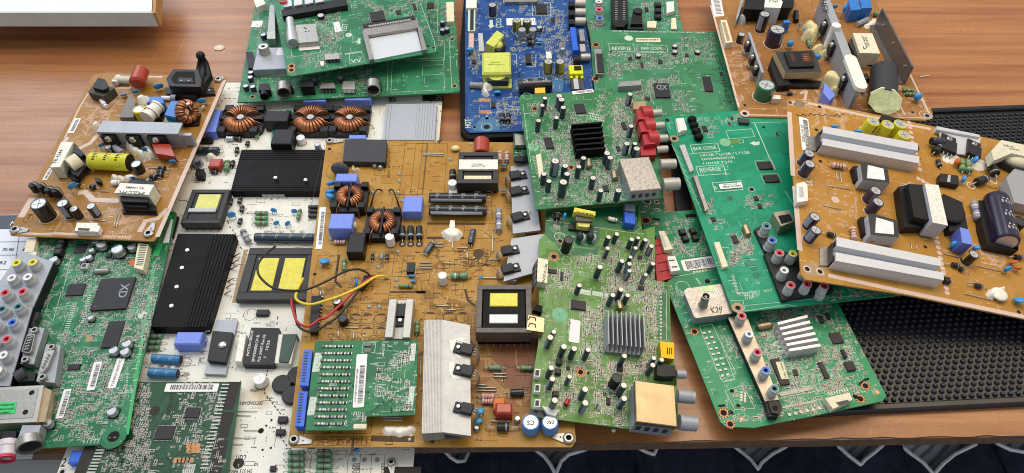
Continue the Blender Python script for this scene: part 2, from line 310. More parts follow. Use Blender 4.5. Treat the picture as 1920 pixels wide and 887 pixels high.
# ---------------------------------------------------------------- component builders (B = board, picture points at the component's top)
pi = math.pi
CAPK = dict(black=('ksleeve', 'captop', 'sgrey'), teal=('teal', 'capcream', 'sgrey'), navy=('navy', 'captop', 'sgrey'), green=('gsleeve', 'captop', 'pwhite'), yellow=('ysleeve', 'captop', 'ink'), olive=('osleeve', 'captop', 'bandy'), blue=('bsleeve', 'captop', 'pwhite'), brown=('ksleeve', 'captop', 'bandy'), small=('navy', 'smdcan', 'pwhite'), pale=('sgrey', 'captop', 'navy'), choke=('black', 'dark', 'black'), white=('whtring', 'whtring', 'white'))
def cap(B, x, y, r, h, kind='black', name='capacitor', label=None, cross=True, parent=None):
    """upright electrolytic capacitor, scored metal top, printed stripe"""
    sl, tp, st = CAPK[kind]; u, v = B.L(x, y, h*MM); R = r*B.mpp(x, y, h*MM); H = h*MM; b = MB()
    k = B.rng.randrange(0, 20)
    b.rev([(0, 0), (R*.94, 0), (R, R*.08), (R, R*.35), (R*.96, R*.45), (R, R*.55), (R, H-R*.1), (R*.93, H), (R*.80, H), (R*.78, H-R*.06), (0, H-R*.06)], sl, (u, v, 0), (0, 0, 1), 22, [sl]*8+[tp]*2, True, (k, k+4, st, (5,)))
    if cross and r > 5:
        for a in (B.rng.random()*3, ): 
            for q in (a, a+pi/2):
                T = Matrix.Translation((u, v, 0)) @ Matrix.Rotation(q, 4, 'Z'); b.M = T; b.flat(-R*.62, R*.62, -R*.035, R*.035, H-R*.05, 'dark'); b.M = Matrix.Identity(4)
    B.b.disc(u, v, R*1.16, .12*MM, B.silk, 24, r0=R*1.05)
    o = b.build(name, parent or B.r)
    if label: o['label'] = label
    return o
def caps(B, L, r, h, kind, **k):
    for p in L: cap(B, p[0], p[1], p[2] if len(p) > 2 else r, p[3] if len(p) > 3 else h, kind, **k)
def smdcap(B, x, y, r, h=6, parent=None):
    u, v = B.L(x, y, h*MM); R = r*B.mpp(x, y, h*MM); H = h*MM; b = MB()
    b.box(u-R*1.08, u+R*1.08, v-R*1.08, v+R*1.08, 0, 1.2*MM, 'black')
    b.rev([(R, 1*MM), (R, 2*MM), (R*.93, 2.4*MM), (R, 2.9*MM), (R, H-R*.15), (R*.88, H), (0, H)], 'smdcan', (u, v, 0), (0, 0, 1), 20)
    T = Matrix.Translation((u, v, 0)) @ Matrix.Rotation(.5, 4, 'Z'); b.M = T
    b.add([(R*.86*math.cos(a), R*.86*math.sin(a), H+.05*MM) for a in [pi*.2+i*pi*.6/8 for i in range(9)]], [tuple(range(9))], 'dark'); b.M = Matrix.Identity(4)
    return b.build('capacitor', parent or B.r)
def lcap(B, A, C2, r, kind='black', name='capacitor', bands=0, label=None, leads=0, print_='pwhite', lift=0):
    """electrolytic lying on its side, from A to C2 (ends), leads after C2"""
    sl, tp, st = CAPK[kind]; R = r*B.mpp(*A); T, L = B.fr(A, C2, R+lift*MM); b = MB(); b.M = T; z = R+lift*MM
    b.rev([(0, 0), (R*.78, 0), (R*.8, -.0002), (R*.93, 0), (R, R*.12), (R, L-R*.5), (R*.95, L-R*.4), (R, L-R*.3), (R*.95, L), (0, L)], sl, (0, 0, z), (1, 0, 0), 24, [tp]*2+[sl]*6+['black'], True)
    for i in range(bands):
        x = L*(i+.6)/(bands+.4)
        for k in range(4):
            a = pi/2+(-.55+.28*k); q = R*1.012
            b.add([(x+dx*R*.16, -q*math.cos(a+da*.07), z+q*math.sin(a+da*.07)) for dx, da in ((-1, -1), (1, -1), (1, 1), (-1, 1))], [(0, 1, 2, 3), (3, 2, 1, 0)], print_)
        b.flat(x+R*.3, x+R*.42, -R*.25, R*.25, z+R*.985, print_)
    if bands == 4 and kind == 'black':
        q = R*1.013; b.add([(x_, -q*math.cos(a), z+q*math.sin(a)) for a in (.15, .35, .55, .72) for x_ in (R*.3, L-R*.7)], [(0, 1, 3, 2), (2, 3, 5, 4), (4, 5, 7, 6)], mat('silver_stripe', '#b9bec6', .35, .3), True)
    if leads:
        for s in (-1, 1): b.tube([(L, s*R*.45, z), (L+leads*MM*.7, s*R*.45, z), (L+leads*MM, s*R*.45, z*.5), (L+leads*MM, s*R*.45, 0)], .4*MM, 'pin', 6)
    o = b.build(name, B.r)
    if label: o['label'] = label
    return o
def block(B, name, A, C2, h, m, h0=0, c=None, label=None, top=None, parent=None):
    """box aligned with the board; A, C2 opposite corners of its top face"""
    r = B.rect(A, C2, h*MM); b = MB(); b.box(*r, h0*MM, h*MM, m, c)
    if top: k = .12; du, dv = (r[1]-r[0])*k, (r[3]-r[2])*k; b.flat(r[0]+du, r[1]-du, r[2]+dv, r[3]-dv, h*MM+.0001, top)
    o = b.build(name, parent or B.r)
    if label: o['label'] = label
    return o
def quad(B, name, P, h, m, h0=0, ms=None, label=None, parent=None):
    """prism whose top face has the given picture corners"""
    b = MB(); b.prism([B.L(x, y, h*MM) for x, y in P], h0*MM, h*MM, m, ms)
    o = b.build(name, parent or B.r)
    if label: o['label'] = label
    return o
def chip(B, A, C2, h=1.6, pins='xy', name='chip', label=None, n=0, parent=None, body='chip', text=None):
    """flat package with rows of pins; A, C2 opposite corners of the body"""
    u0, u1, v0, v1 = B.rect(A, C2, h*MM); b = MB(); b.box(u0, u1, v0, v1, .2*MM, h*MM, body); P = 1.0*MM
    e = 1.0*MM
    def row(a0, a1, f):
        n = max(2, int((a1-a0)/P)); 
        for i in range(n): f(a0+(i+.5)*(a1-a0)/n, (a1-a0)/n*.28)
    if 'x' in pins:
        for s, q in ((-1, u0), (1, u1)): row(v0, v1, lambda c, w: b.box(min(q, q+s*e), max(q, q+s*e), c-w, c+w, 0, .5*MM, 'pin'))
    if 'y' in pins:
        for s, q in ((-1, v0), (1, v1)): row(u0, u1, lambda c, w: b.box(c-w, c+w, min(q, q+s*e), max(q, q+s*e), 0, .5*MM, 'pin'))
    if (u1-u0) > 6*MM: b.disc(u0+(u1-u0)*.12, v0+(v1-v0)*.12, (u1-u0)*.04, h*MM+.00005, 'dark', 10)
    o = b.build(name, parent or B.r)
    if label: o['label'] = label
    if text:
        for st, a, c in text: tb = MB(); B.text(st, a, c, 'sgrey', h=h, mb=tb); tb.build('chip_marking', o)
    return o
def resistor(B, A, C2, r, col='resg', bands=('bandr', 'bandy', 'bandr'), name='resistor', lead=4, lift=.3, k=None):
    """axial part: body from A to C2, bent leads into the board"""
    R = r*B.mpp(*A); h = R+lift*MM; T, L = B.fr(A, C2, h); b = MB(); b.M = T; e = min(L*.2, R*1.1)
    b.rev([(0, 0), (R*.7, 0), (R, e*.3), (R, e), (R*.86, e*1.25), (R*.86, L-e*1.25), (R, L-e), (R, L-e*.3), (R*.7, L), (0, L)], col, (0, 0, h), (1, 0, 0), 14)
    n = len(bands)
    for i, m in enumerate(bands):
        x = L*(.27+.46*(i/(n-1) if n > 1 else .5)); w = L*.035; b.rev([(R*.9, x-w), (R*.9, x+w)], m, (0, 0, h), (1, 0, 0), 14)
    l = lead*MM
    if l:
        b.tube([(0, 0, h), (-l*.7, 0, h), (-l, 0, h*.6), (-l, 0, 0)], max(.35*MM, R*.14), 'pin', 6); b.tube([(L, 0, h), (L+l*.7, 0, h), (L+l, 0, h*.6), (L+l, 0, 0)], max(.35*MM, R*.14), 'pin', 6)
    return b.build(name, B.r)
def diode(B, A, C2, r, lead=3, col='smdk', band='sgrey', lift=.3):
    R = r*B.mpp(*A); h = R+lift*MM; T, L = B.fr(A, C2, h); b = MB(); b.M = T
    b.rev([(0, 0), (R*.92, 0), (R, R*.15), (R, L-R*.15), (R*.92, L), (0, L)], col, (0, 0, h), (1, 0, 0), 14); b.rev([(R*1.02, L*.72), (R*1.02, L*.84)], band, (0, 0, h), (1, 0, 0), 14)
    l = lead*MM
    b.tube([(0, 0, h), (-l*.7, 0, h), (-l, 0, h*.6), (-l, 0, 0)], max(.35*MM, R*.16), 'pin', 6); b.tube([(L, 0, h), (L+l*.7, 0, h), (L+l, 0, h*.6), (L+l, 0, 0)], max(.35*MM, R*.16), 'pin', 6)
    return b.build('diode', B.r)
def jumper(B, A, C2, m='pin', r=.35):
    T, L = B.fr(A, C2); b = MB(); b.M = T; b.tube([(0, 0, 0), (0, 0, .6*MM), (.6*MM, 0, 1*MM), (L-.6*MM, 0, 1*MM), (L, 0, .6*MM), (L, 0, 0)], r*MM, m, 6); return b.build('jumper_wire', B.r)
def discc(B, x, y, r, ang=0, h=None, m='blue', name='disc_capacitor', fat=.35, tall=None, lean=0):
    """dipped disc capacitor on two leads"""
    R = r*B.mpp(x, y); h = (h*MM if h else R*1.5); u, v = B.L(x, y, h); b = MB()
    Rt = Matrix.Rotation(math.radians(ang), 3, 'Z') @ Matrix.Rotation(math.radians(lean), 3, 'X')
    b.ell((u, v, h), (R, R*fat, (tall or 1)*R), m, Rt)
    for s in (-1, 1):
        d = Rt @ Vector((s*R*.55, 0, -R*.5)); e = Rt @ Vector((s*R*.7, 0, 0)); b.tube([(u+d.x, v+d.y, h+d.z), (u+e.x, v+e.y, max(h-R*1.3, 1*MM)), (u+e.x, v+e.y, 0)], .4*MM, m if s > 0 else 'pin', 6)
    return b.build(name, B.r)
def blob(B, pts, r, h, m='glue', name='glue_blob', parent=None):
    """irregular blob of glue or silicone: lumps along picture points"""
    b = MB(); R = B.rng; H = h*MM; c = []
    for x, y in pts:
        q = r*B.mpp(x, y)*R.uniform(.9, 1.2); u, v = B.L(x, y, H*.5); c.append((u, v, q, R.uniform(.75, 1)))
    g = min(k[2] for k in c)/4.5; u0 = min(k[0]-k[2]*1.5 for k in c); v0 = min(k[1]-k[2]*1.5 for k in c); nu = int((max(k[0]+k[2]*1.5 for k in c)-u0)/g)+2; nv = int((max(k[1]+k[2]*1.5 for k in c)-v0)/g)+2; z = {}
    for i in range(nu):
        for j in range(nv):
            x = u0+i*g; y = v0+j*g; n = .12*math.sin(x*900+y*700)+.10*math.sin(y*1500-x*1100+2)
            f = sum(k[3]*math.exp(-1.3*((x-k[0])**2+(y-k[1])**2)/(k[2]*k[2])) for k in c)-.33+n*.45; z[i, j] = f
    idx = {}; vs = []; fs = []
    for i in range(nu-1):
        for j in range(nv-1):
            Q = [(i, j), (i+1, j), (i+1, j+1), (i, j+1)]
            if max(z[k] for k in Q) > 0:
                for k in Q:
                    if k not in idx: idx[k] = len(vs); vs.append((u0+k[0]*g, v0+k[1]*g, H*math.sqrt(max(0, min(1.15, z[k]*1.3))) if z[k] > 0 else 0))
                fs.append(tuple(idx[k] for k in Q))
    b.add(vs, fs, m, True); return b.build(name, parent or B.r)
def choke(B, A, C2, h=12, split='v', base='black', R_=.80):
    """common mode choke: square black carrier, toroid wound with copper in two halves"""
    u0, u1, v0, v1 = B.rect(A, C2, h*.55*MM); w = min(u1-u0, v1-v0)/2; cu, cv = (u0+u1)/2, (v0+v1)/2
    root = MB(); c = w*.3; k = [(u0+c, v0), (u1-c, v0), (u1, v0+c), (u1, v1-c), (u1-c, v1), (u0+c, v1), (u0, v1-c), (u0, v0+c)]
    root.prism(k, 0, h*.45*MM, base)
    for a in range(4): q = a*pi/2+pi/4; x, y = cu+math.cos(q)*w*1.12, cv+math.sin(q)*w*1.12; root.box(x-w*.2, x+w*.2, y-w*.2, y+w*.2, 0, h*.72*MM, base)
    if split == 'v': root.box(cu-w*.06, cu+w*.06, v0+w*.12, v1-w*.12, 0, h*.74*MM, base)
    else: root.box(u0+w*.05, u1-w*.05, cv-w*.13, cv+w*.13, 0, h*.80*MM, base)
    o = root.build('choke', B.r); t = MB(); Rm = w*R_*.63; rt = w*R_*.40; z = h*.55*MM; off = 0 if split == 'v' else pi/2
    N = 22
    for half in (0, 1):
        a0 = -pi/2+.22+half*pi+off; a1 = pi/2-.22+half*pi+off
        if split != 'v': a0 += .12; a1 -= .12
        vs = []; fs = []; n = 12; S = N*2
        for i in range(S+1):
            a = a0+(a1-a0)*i/S; rr = rt*(1.0 if i % 2 else .86); ex = math.cos(a); ey = math.sin(a)
            for j in range(n): q = 2*pi*j/n; vs.append((cu+ex*(Rm+rr*math.cos(q)), cv+ey*(Rm+rr*math.cos(q)), z+rr*math.sin(q)*.95))
        for i in range(S):
            for j in range(n): fs.append((i*n+j, (i+1)*n+j, (i+1)*n+(j+1) % n, i*n+(j+1) % n))
        t.add(vs, [f for i, f in enumerate(fs) if (i//n) % 4 != 0], 'copper', True); t.add(vs, [f for i, f in enumerate(fs) if (i//n) % 4 == 0], 'copperd', True)
        t.add(vs, [tuple(range(n)), tuple(S*n+j for j in range(n))[::-1]], 'copper')
    if split != 'v': t.cyl((cu, cv, z*.5), (cu, cv, h*.86*MM), w*.17, 'greyp')
    t.build('copper_winding', o)
    for sx in (-1, 1): t2 = MB(); t2.tube([(cu+sx*w*.45, cv-w*.6, z+rt*.5), (cu+sx*w*.62, v0+w*.05, z), (cu+sx*w*.66, v0-w*.15, 0)] if split == 'v' else [(cu+sx*w*.6, cv-w*.25, z+rt*.6), (cu+sx*w*1.05, cv-w*.3, z), (cu+sx*w*1.25, cv-w*.32, 0)], .5*MM, 'copper', 6); t2.build('winding_lead', o)
    return o
def ringbox(b, u0, u1, v0, v1, t, w0, w1, m):
    g = .00001
    b.box(u0, u1, v0, v0+t, w0, w1, m, t*.05); b.box(u0, u1, v1-t, v1, w0, w1, m, t*.05); b.box(u0, u0+t, v0+t+g, v1-t-g, w0, w1, m, t*.05); b.box(u1-t, u1, v0+t+g, v1-t-g, w0, w1, m, t*.05)
def trafo(B, A, C2, h, core='ferrite', bob='black', tapes=(), rim=.16, label=None, side=None, pins=8, name='transformer'):
    """ferrite frame seen from above, bobbin inside and tape windings: tapes = (fu0, fu1, fv0, fv1, material, height)"""
    r = B.rect(A, C2, h*MM); u0, u1, v0, v1 = r; b = MB(); t = min(u1-u0, v1-v0)*rim
    ringbox(b, u0, u1, v0, v1, t, h*.28*MM, h*MM, core); b.box(u0+t*.25, u1-t*.25, v0+t*.25, v1-t*.25, 0, h*.33*MM, bob)
    o = b.build(name, B.r); q = MB(); g = .0003; iu0, iu1, iv0, iv1 = u0+t+g, u1-t-g, v0+t+g, v1-t-g
    q.box(iu0, iu1, iv0, iv1, h*.34*MM, h*.93*MM, bob); q.build('bobbin', o)
    du, dv = u1-u0, v1-v0
    for (a0, a1, b0, b1, m, hh) in tapes: q = MB(); q.box(u0+a0*du, u0+a1*du, v0+b0*dv, v0+b1*dv, h*.6*MM, h*hh*MM, m, .0005); q.build('winding_tape', o)
    if pins:
        q = MB()
        for i in range(pins): x = u0+du*(i+.5)/pins; q.box(x-.4*MM, x+.4*MM, v0-1.6*MM, v0+1*MM, 0, 1.4*MM, 'pin'); q.box(x-.4*MM, x+.4*MM, v1-1*MM, v1+1.6*MM, 0, 1.4*MM, 'pin')
        q.build('pin_row', o)
    if label: o['label'] = label
    return o
def etrafo(B, A, C2, h, core, faces='u', tape='tapey', label=None, bob='black', bw=.62, side='cream', rows=0):
    """transformer with a core block over a horizontal bobbin: slab core between A and C2, bobbin sticking out both ways along v (faces='u') or u"""
    u0, u1, v0, v1 = B.rect(A, C2, h*MM); b = MB(); b.box(u0, u1, v0, v1, 0, h*MM, core, .0006); o = b.build('transformer', B.r); q = MB()
    du, dv = u1-u0, v1-v0; e = bw
    if faces == 'u':
        w = du*.42; q.box(u0+du*.5-w, u0+du*.5+w, v0-dv*e, v0-.0001, 0, h*.42*MM, bob); q.box(u0+du*.5-w, u0+du*.5+w, v1+.0001, v1+dv*e, 0, h*.42*MM, bob)
        q.box(u0+du*.5-w*.96, u0+du*.5+w*.96, v0-dv*e*.8, v0-.0001, h*.42*MM, h*.55*MM, bob); q.build('bobbin', o)
        q = MB(); q.cyl((u0+du*.18, v0-dv*.28*e, h*.6*MM), (u0+du*.82, v0-dv*.28*e, h*.6*MM), h*.3*MM, tape); q.cyl((u0+du*.18, v1+dv*.28*e, h*.6*MM), (u0+du*.82, v1+dv*.28*e, h*.6*MM), h*.3*MM, tape); q.build('winding_tape', o)
    else:
        w = dv*.42; q.box(u0-du*e, u0-.0001, v0+dv*.5-w, v0+dv*.5+w, 0, h*.42*MM, bob); q.box(u1+.0001, u1+du*e, v0+dv*.5-w, v0+dv*.5+w, 0, h*.42*MM, bob)
        for k in range(rows or 1):
            f = .42+.4*k/(rows or 1); g = .8-.06*k
            q.box(u0-du*e*g, u0-.0001, v0+dv*.5-w*(1-.05*k), v0+dv*.5+w*(1-.05*k), (h*f+.001)*MM, h*(f+.28/(rows or 1))*MM, bob); q.box(u1+.0001, u1+du*e*g, v0+dv*.5-w*(1-.05*k), v0+dv*.5+w*(1-.05*k), (h*f+.001)*MM, h*(f+.28/(rows or 1))*MM, bob)
        q.build('bobbin', o)
        q = MB(); q.cyl((u0-du*.2*e, v0+dv*.15, h*.55*MM), (u0-du*.2*e, v0+dv*.85, h*.55*MM), h*.3*MM, tape); q.cyl((u1+du*.2*e, v0+dv*.15, h*.55*MM), (u1+du*.2*e, v0+dv*.85, h*.55*MM), h*.3*MM, tape); q.build('winding_tape', o)
    q = MB()
    for i in range(6):
        f = (i+.5)/6
        if faces == 'u':
            for vv in (v0-dv*e, v1+dv*e): q.box(u0+du*(.1+.8*f)-.0005, u0+du*(.1+.8*f)+.0005, vv-.0012, vv+.0012, 0, .0016, 'pin')
        else:
            for uu in (u0-du*e, u1+du*e): q.box(uu-.0012, uu+.0012, v0+dv*(.1+.8*f)-.0005, v0+dv*(.1+.8*f)+.0005, 0, .0016, 'pin')
    q.build('pin_row', o)
    if label: o['label'] = label
    return o
def fins(B, name, P, h, n, m, base=.3, along='a', duty=.45, label=None, w0=0, ms=None, zones=None):
    """extruded heat sink from 4 picture corners of its top (a,b,c,d); fins run from side ab to side dc when along='a'"""
    q = [Vector(B.L(x, y, h*MM)) for x, y in P]; b = MB(); H0 = w0*MM; Hb = (w0+(h-w0)*base)*MM
    b.prism([tuple(p) for p in q], H0, Hb, m)
    a, c, d, e = q if along == 'a' else (q[1], q[2], q[3], q[0])
    FF = [(i/(n-1)*(1-duty/n), i/(n-1)*(1-duty/n)+duty/n) for i in range(n)] if not zones else [(a0+(a1-a0)*i/k, a0+(a1-a0)*(i+duty)/k) for a0, a1, k in zones for i in range(k)]
    if zones:
        ed = sorted((z[0], z[1]) for z in zones); x = 0
        for z0, z1 in ed+[(1, 1)]:
            if z0-x > .02: FF.append((x, z0-.004))
            x = z1
    for f0, f1 in FF:
        p = [a.lerp(c, f0), a.lerp(c, f1), e.lerp(d, f1), e.lerp(d, f0)]
        b.prism([tuple(x) for x in p], Hb-.0001, h*MM, m, ms)
    o = b.build(name, B.r)
    if label: o['label'] = label
    return o
def to220(B, A, C2, wpx, h0, h=4.5, leads=True, name='transistor', parent=None, tab=True):
    """power transistor lying flat at height h0: from its screwed tab end A to its leg end C2"""
    T, L = B.fr(A, C2, (h0+h)*MM); w = wpx*B.mpp(*A)/2; b = MB(); b.M = T; z = h0*MM
    b.box(L*.02, L*.42, -w, w, z, z+h*.45*MM, 'chip'); b.box(L*.40, L, -w, w, z, z+h*MM, 'chip')
    r = w*.42; b.rev([(0, 0), (r, 0), (r, .0012), (r*.75, .002), (0, .002)], 'screw', (L*.24, 0, z+h*.45*MM), (0, 0, 1), 14); b.flat(L*.24-r*.5, L*.24+r*.5, -r*.1, r*.1, z+h*.45*MM+.00205, 'dark')
    o = b.build(name, parent or B.r)
    if leads:
        q = MB(); q.M = T
        for k in (-1, 0, 1): q.tube([(L-.0003, k*w*.55, z+h*.3*MM), (L+.003, k*w*.55, z+h*.3*MM), (L+.0045, k*w*.55, z*.5), (L+.0045, k*w*.55, 0)], .55*MM, 'pin', 6)
        q.build('lead', o)
    return o
def rca(B, x, y, r, h, ring, body='greyp', name='audio_jack', parent=None, dark='hole'):
    """upright phono socket: metal sleeve, coloured insulator ring, dark bore"""
    u, v = B.L(x, y, h*MM); R = r*B.mpp(x, y, h*MM); H = h*MM; b = MB()
    b.rev([(R*1.25, 0), (R*1.25, H*.25), (R*1.12, H*.3), (R*1.08, H*.6), (R, H*.66), (R, H), (R*.88, H), (R*.88, H-.001)], body, (u, v, 0), (0, 0, 1), 24)
    o = b.build(name, parent or B.r); q = MB(); q.rev([(R*.87, H-.0009), (R*.87, H-.0004), (R*.42, H-.0004), (R*.42, H-.003)], ring, (u, v, 0), (0, 0, 1), 20); q.rev([(R*.41, H-.0030), (0, H-.0030)], dark, (u, v, 0), (0, 0, 1), 20); q.build('coloured_ring', o)
    return o
def barrel(B, A, C2, r, h, m='steel', name='socket_barrel', parent=None, bore=True, rim=None):
    """cylinder lying parallel to the board with its axis at height h, open at C2"""
    R = r*B.mpp(*A, h*MM); T, L = B.fr(A, C2, h*MM); b = MB(); b.M = T
    b.rev([(0, 0), (R, 0), (R, L*.72), (R*.95, L*.75), (R*.95, L), (R*.7, L), (R*.7, L*.6), (0, L*.6)], m, (0, 0, h*MM), (1, 0, 0), 22, [m]*5+[rim or 'dark', rim or 'dark'])
    if bore: b.cyl((L*.6, 0, h*MM), (L*.95, 0, h*MM), R*.15, m, 8)
    return b.build(name, parent or B.r)
def header(B, A, C2, h=8, m='white', n=0, wall=.16, name='connector', inner='cream', pinm='pin', side=None):
    """open-topped socket with rows of pins"""
    u0, u1, v0, v1 = B.rect(A, C2, h*MM); b = MB(); t = min(u1-u0, v1-v0)*wall; ringbox(b, u0, u1, v0, v1, t, 0, h*MM, m); b.box(u0+t*.9, u1-t*.9, v0+t*.9, v1-t*.9, 0, h*.35*MM, inner)
    o = b.build(name, B.r); q = MB(); lon = (u1-u0) > (v1-v0); Lg = max(u1-u0, v1-v0)-2*t; n = n or max(2, int(Lg/.002)); 
    for i in range(n):
        f = (i+.5)/n
        if lon: x = u0+t+Lg*f; y = (v0+v1)/2
        else: x = (u0+u1)/2; y = v0+t+Lg*f
        q.box(x-.4*MM, x+.4*MM, y-.4*MM, y+.4*MM, h*.3*MM, h*.8*MM, pinm)
        if lon: q.box(x-.35*MM, x+.35*MM, v0-1.3*MM, v0, 0, .5*MM, pinm)
        else: q.box(u0-1.3*MM, u0, y-.35*MM, y+.35*MM, 0, .5*MM, pinm)
    q.build('pin_row', o); return o
def sticker(B, P0, P1, wpx, h=0, bars=(0.2, .9, .25, .85), m='paper', txt=(), name='barcode_label', parent=None, seed=3, rnd=True):
    """paper label: long side from P0 to P1 (its bottom edge), width wpx towards its top; bars = (f0, f1) along and (g0, g1) across"""
    T, L = B.fr(P0, P1, h*MM); w = wpx*B.mpp(*P0, h*MM); b = MB(); b.M = T; z = h*MM
    c = min(w, L)*.08; b.prism([(c, 0), (L-c, 0), (L, c), (L, w-c), (L-c, w), (c, w), (0, w-c), (0, c)], z+.0001, z+.00028, m)
    if bars:
        R = random.Random(seed); x = L*bars[0]
        while x < L*bars[1]:
            q = R.choice((.35, .35, .7, 1.05))*MM*.8
            b.flat(x, min(x+q, L*bars[1]), w*bars[2], w*bars[3], z+.00034, 'ink'); x += q+R.choice((.4, .4, .8))*MM*.8
    for st, f0, f1, g in txt:
        vs, fs, wd = text_mesh(st); k = L*abs(f1-f0)/wd; s = 1 if f1 > f0 else -1; b.add([(L*f0+x*k*s, w*g+y*k*s, z+.00034) for x, y in vs], fs, 'ink')
    return b.build(name, parent or B.r)
def wire(B, pts, r, m, name='wire'):
    """pts: (px, py, height in mm); Catmull-Rom smoothed"""
    P = [Vector((*B.L(x, y, h*MM), h*MM)) for x, y, h in pts]; P = [P[0]]+P+[P[-1]]; out = []
    for i in range(1, len(P)-2):
        for k in range(8):
            t = k/8; a, b_, c, d = P[i-1:i+3]; out.append(.5*((2*b_)+(c-a)*t+(2*a-5*b_+4*c-d)*t*t+(3*b_-a-3*c+d)*t**3))
    out.append(P[-2]); b = MB(); b.tube(out, r*MM, m, 10); return b.build(name, B.r)
def tuner(B, A, C2, h, m, barrels=(), label=None, br=8, side='alud'):
    """screened metal can with sockets standing out of its side"""
    u0, u1, v0, v1 = B.rect(A, C2, h*MM); b = MB(); b.box(u0, u1, v0, v1, 0, h*.9*MM, side, .0002); e = .4*MM; b.box(u0-e, u1+e, v0-e, v1+e, h*.72*MM, h*MM, m, .0005)
    for i in range(4): f = (i+.6)/4.4; b.box(u0+(u1-u0)*f-.0018, u0+(u1-u0)*f+.0018, v0-e*1.6, v0, h*.3*MM, h*.6*MM, 'dark')
    o = b.build('tuner_box', B.r)
    if label: o['label'] = label
    for (p, q, z) in barrels: barrel(B, p, q, br, z, 'alu', parent=o)
    return o
def glass_band(B, pts, wd, m='lay'): B.line(pts, wd, m, .09)
def coil(B, x, y, s, h=4, m='dark', name='inductor'):
    u, v = B.L(x, y, h*MM); q = s*B.mpp(x, y, h*MM)/2; b = MB(); b.box(u-q, u+q, v-q, v+q, 0, h*MM, m, q*.25); b.disc(u, v, q*.6, h*MM+.0001, 'ferrite', 16); return b.build(name, B.r)
# ---------------------------------------------------------------- the setting
def K(x0, y0, s): return lambda x, y: (x0+x/s, y0+y/s)      # reading helper: enlarged detail -> picture point
def wood_mat():
    m = bpy.data.materials.new('wood_laminate'); m.use_nodes = True; nt = m.node_tree; N = nt.nodes; Lk = nt.links; p = N['Principled BSDF']
    tc = N.new('ShaderNodeTexCoord')
    def nz(sx, sy, sc, det, dist=0):
        mp = N.new('ShaderNodeMapping'); mp.inputs['Scale'].default_value = (sx, sy, 1); Lk.new(tc.outputs['Object'], mp.inputs['Vector'])
        n = N.new('ShaderNodeTexNoise'); n.inputs['Scale'].default_value = sc; n.inputs['Detail'].default_value = det; n.inputs['Distortion'].default_value = dist; Lk.new(mp.outputs[0], n.inputs['Vector']); return n
    a = nz(1.0, 22, 3, 4, .25); b = nz(1.6, 60, 6, 6, .1); c = nz(4, 12, 60, 3)
    r = N.new('ShaderNodeValToRGB'); e = r.color_ramp.elements; e[0].position = .28; e[0].color = hexc('#875230'); e[1].position = .75; e[1].color = hexc('#b17b4c')
    x = r.color_ramp.elements.new(.5); x.color = hexc('#a06c42'); Lk.new(a.outputs['Fac'], r.inputs['Fac'])
    r2 = N.new('ShaderNodeValToRGB'); e = r2.color_ramp.elements; e[0].position = .33; e[0].color = (.55, .5, .45, 1); e[1].position = .47; e[1].color = (1, 1, 1, 1); Lk.new(b.outputs['Fac'], r2.inputs['Fac'])
    mx = N.new('ShaderNodeMix'); mx.data_type = 'RGBA'; mx.blend_type = 'MULTIPLY'; mx.inputs[0].default_value = .38; Lk.new(r.outputs[0], mx.inputs[6]); Lk.new(r2.outputs[0], mx.inputs[7])
    m2 = N.new('ShaderNodeMix'); m2.data_type = 'RGBA'; m2.blend_type = 'OVERLAY'; m2.inputs[0].default_value = .35; Lk.new(mx.outputs[2], m2.inputs[6]); Lk.new(c.outputs['Fac'], m2.inputs[7])
    Lk.new(m2.outputs[2], p.inputs['Base Color'])
    rr = N.new('ShaderNodeMapRange'); rr.inputs['To Min'].default_value = .22; rr.inputs['To Max'].default_value = .45; sm = nz(1, 2, 14, 6); Lk.new(sm.outputs['Fac'], rr.inputs['Value']); Lk.new(rr.outputs[0], p.inputs['Roughness'])
    bp = N.new('ShaderNodeBump'); bp.inputs['Strength'].default_value = .15; bp.inputs['Distance'].default_value = .0006; Lk.new(b.outputs['Fac'], bp.inputs['Height']); Lk.new(bp.outputs[0], p.inputs['Normal'])
    return m
def thing(o, label, cat, group=None):
    o['label'] = label; o['category'] = cat
    if group: o['group'] = group
    return o
def empty(name, loc, label, cat, group=None):
    o = bpy.data.objects.new(name, None); o.empty_display_size = .02; COL.objects.link(o); o.location = loc; return thing(o, label, cat, group)
WOOD = wood_mat()
fl = MB(); fl.flat(-4, 4, -3, 5, -.74, mat('floor_dark', '#26262b', .6, scale=20)); fl.build('floor', kind='structure')
tb = empty('table', (0, 0, 0), 'brown wood laminate work table the circuit boards are piled on', 'table')
fa, fb = at(0, 850), at(1920, 817); d = (fb-fa).normalized()
pa, pb = fa-d*1.2, fb+d*1.2; rng = random.Random(5)
front = []
n = 260
for i in range(n+1):
    q = pa.lerp(pb, i/n); j = rng.uniform(0, .0016) if rng.random() < .45 else 0; front.append((q.x, q.y+j))
b = MB(); b.prism(front+[(pb.x, 2.6), (pa.x, 2.6)], -.0012, 0, WOOD, WOOD); b.build('tabletop', tb)
b = MB(); core = mat('chipboard_edge', '#6e5844', .6, .0, .25, 200, .4)
b.prism([(pa.x, pa.y-.0003), (pb.x, pb.y-.0003), (pb.x, 2.6), (pa.x, 2.6)], -.015, -.0013, core); b.build('edge_strip', tb)
for lx, ly in ((-.9, .2), (.9, .2), (-.9, 2.3), (.9, 2.3)): b = MB(); b.box(lx-.03, lx+.03, ly-.03, ly+.03, -.74, -.0155, 'dark'); b.build('leg', tb)
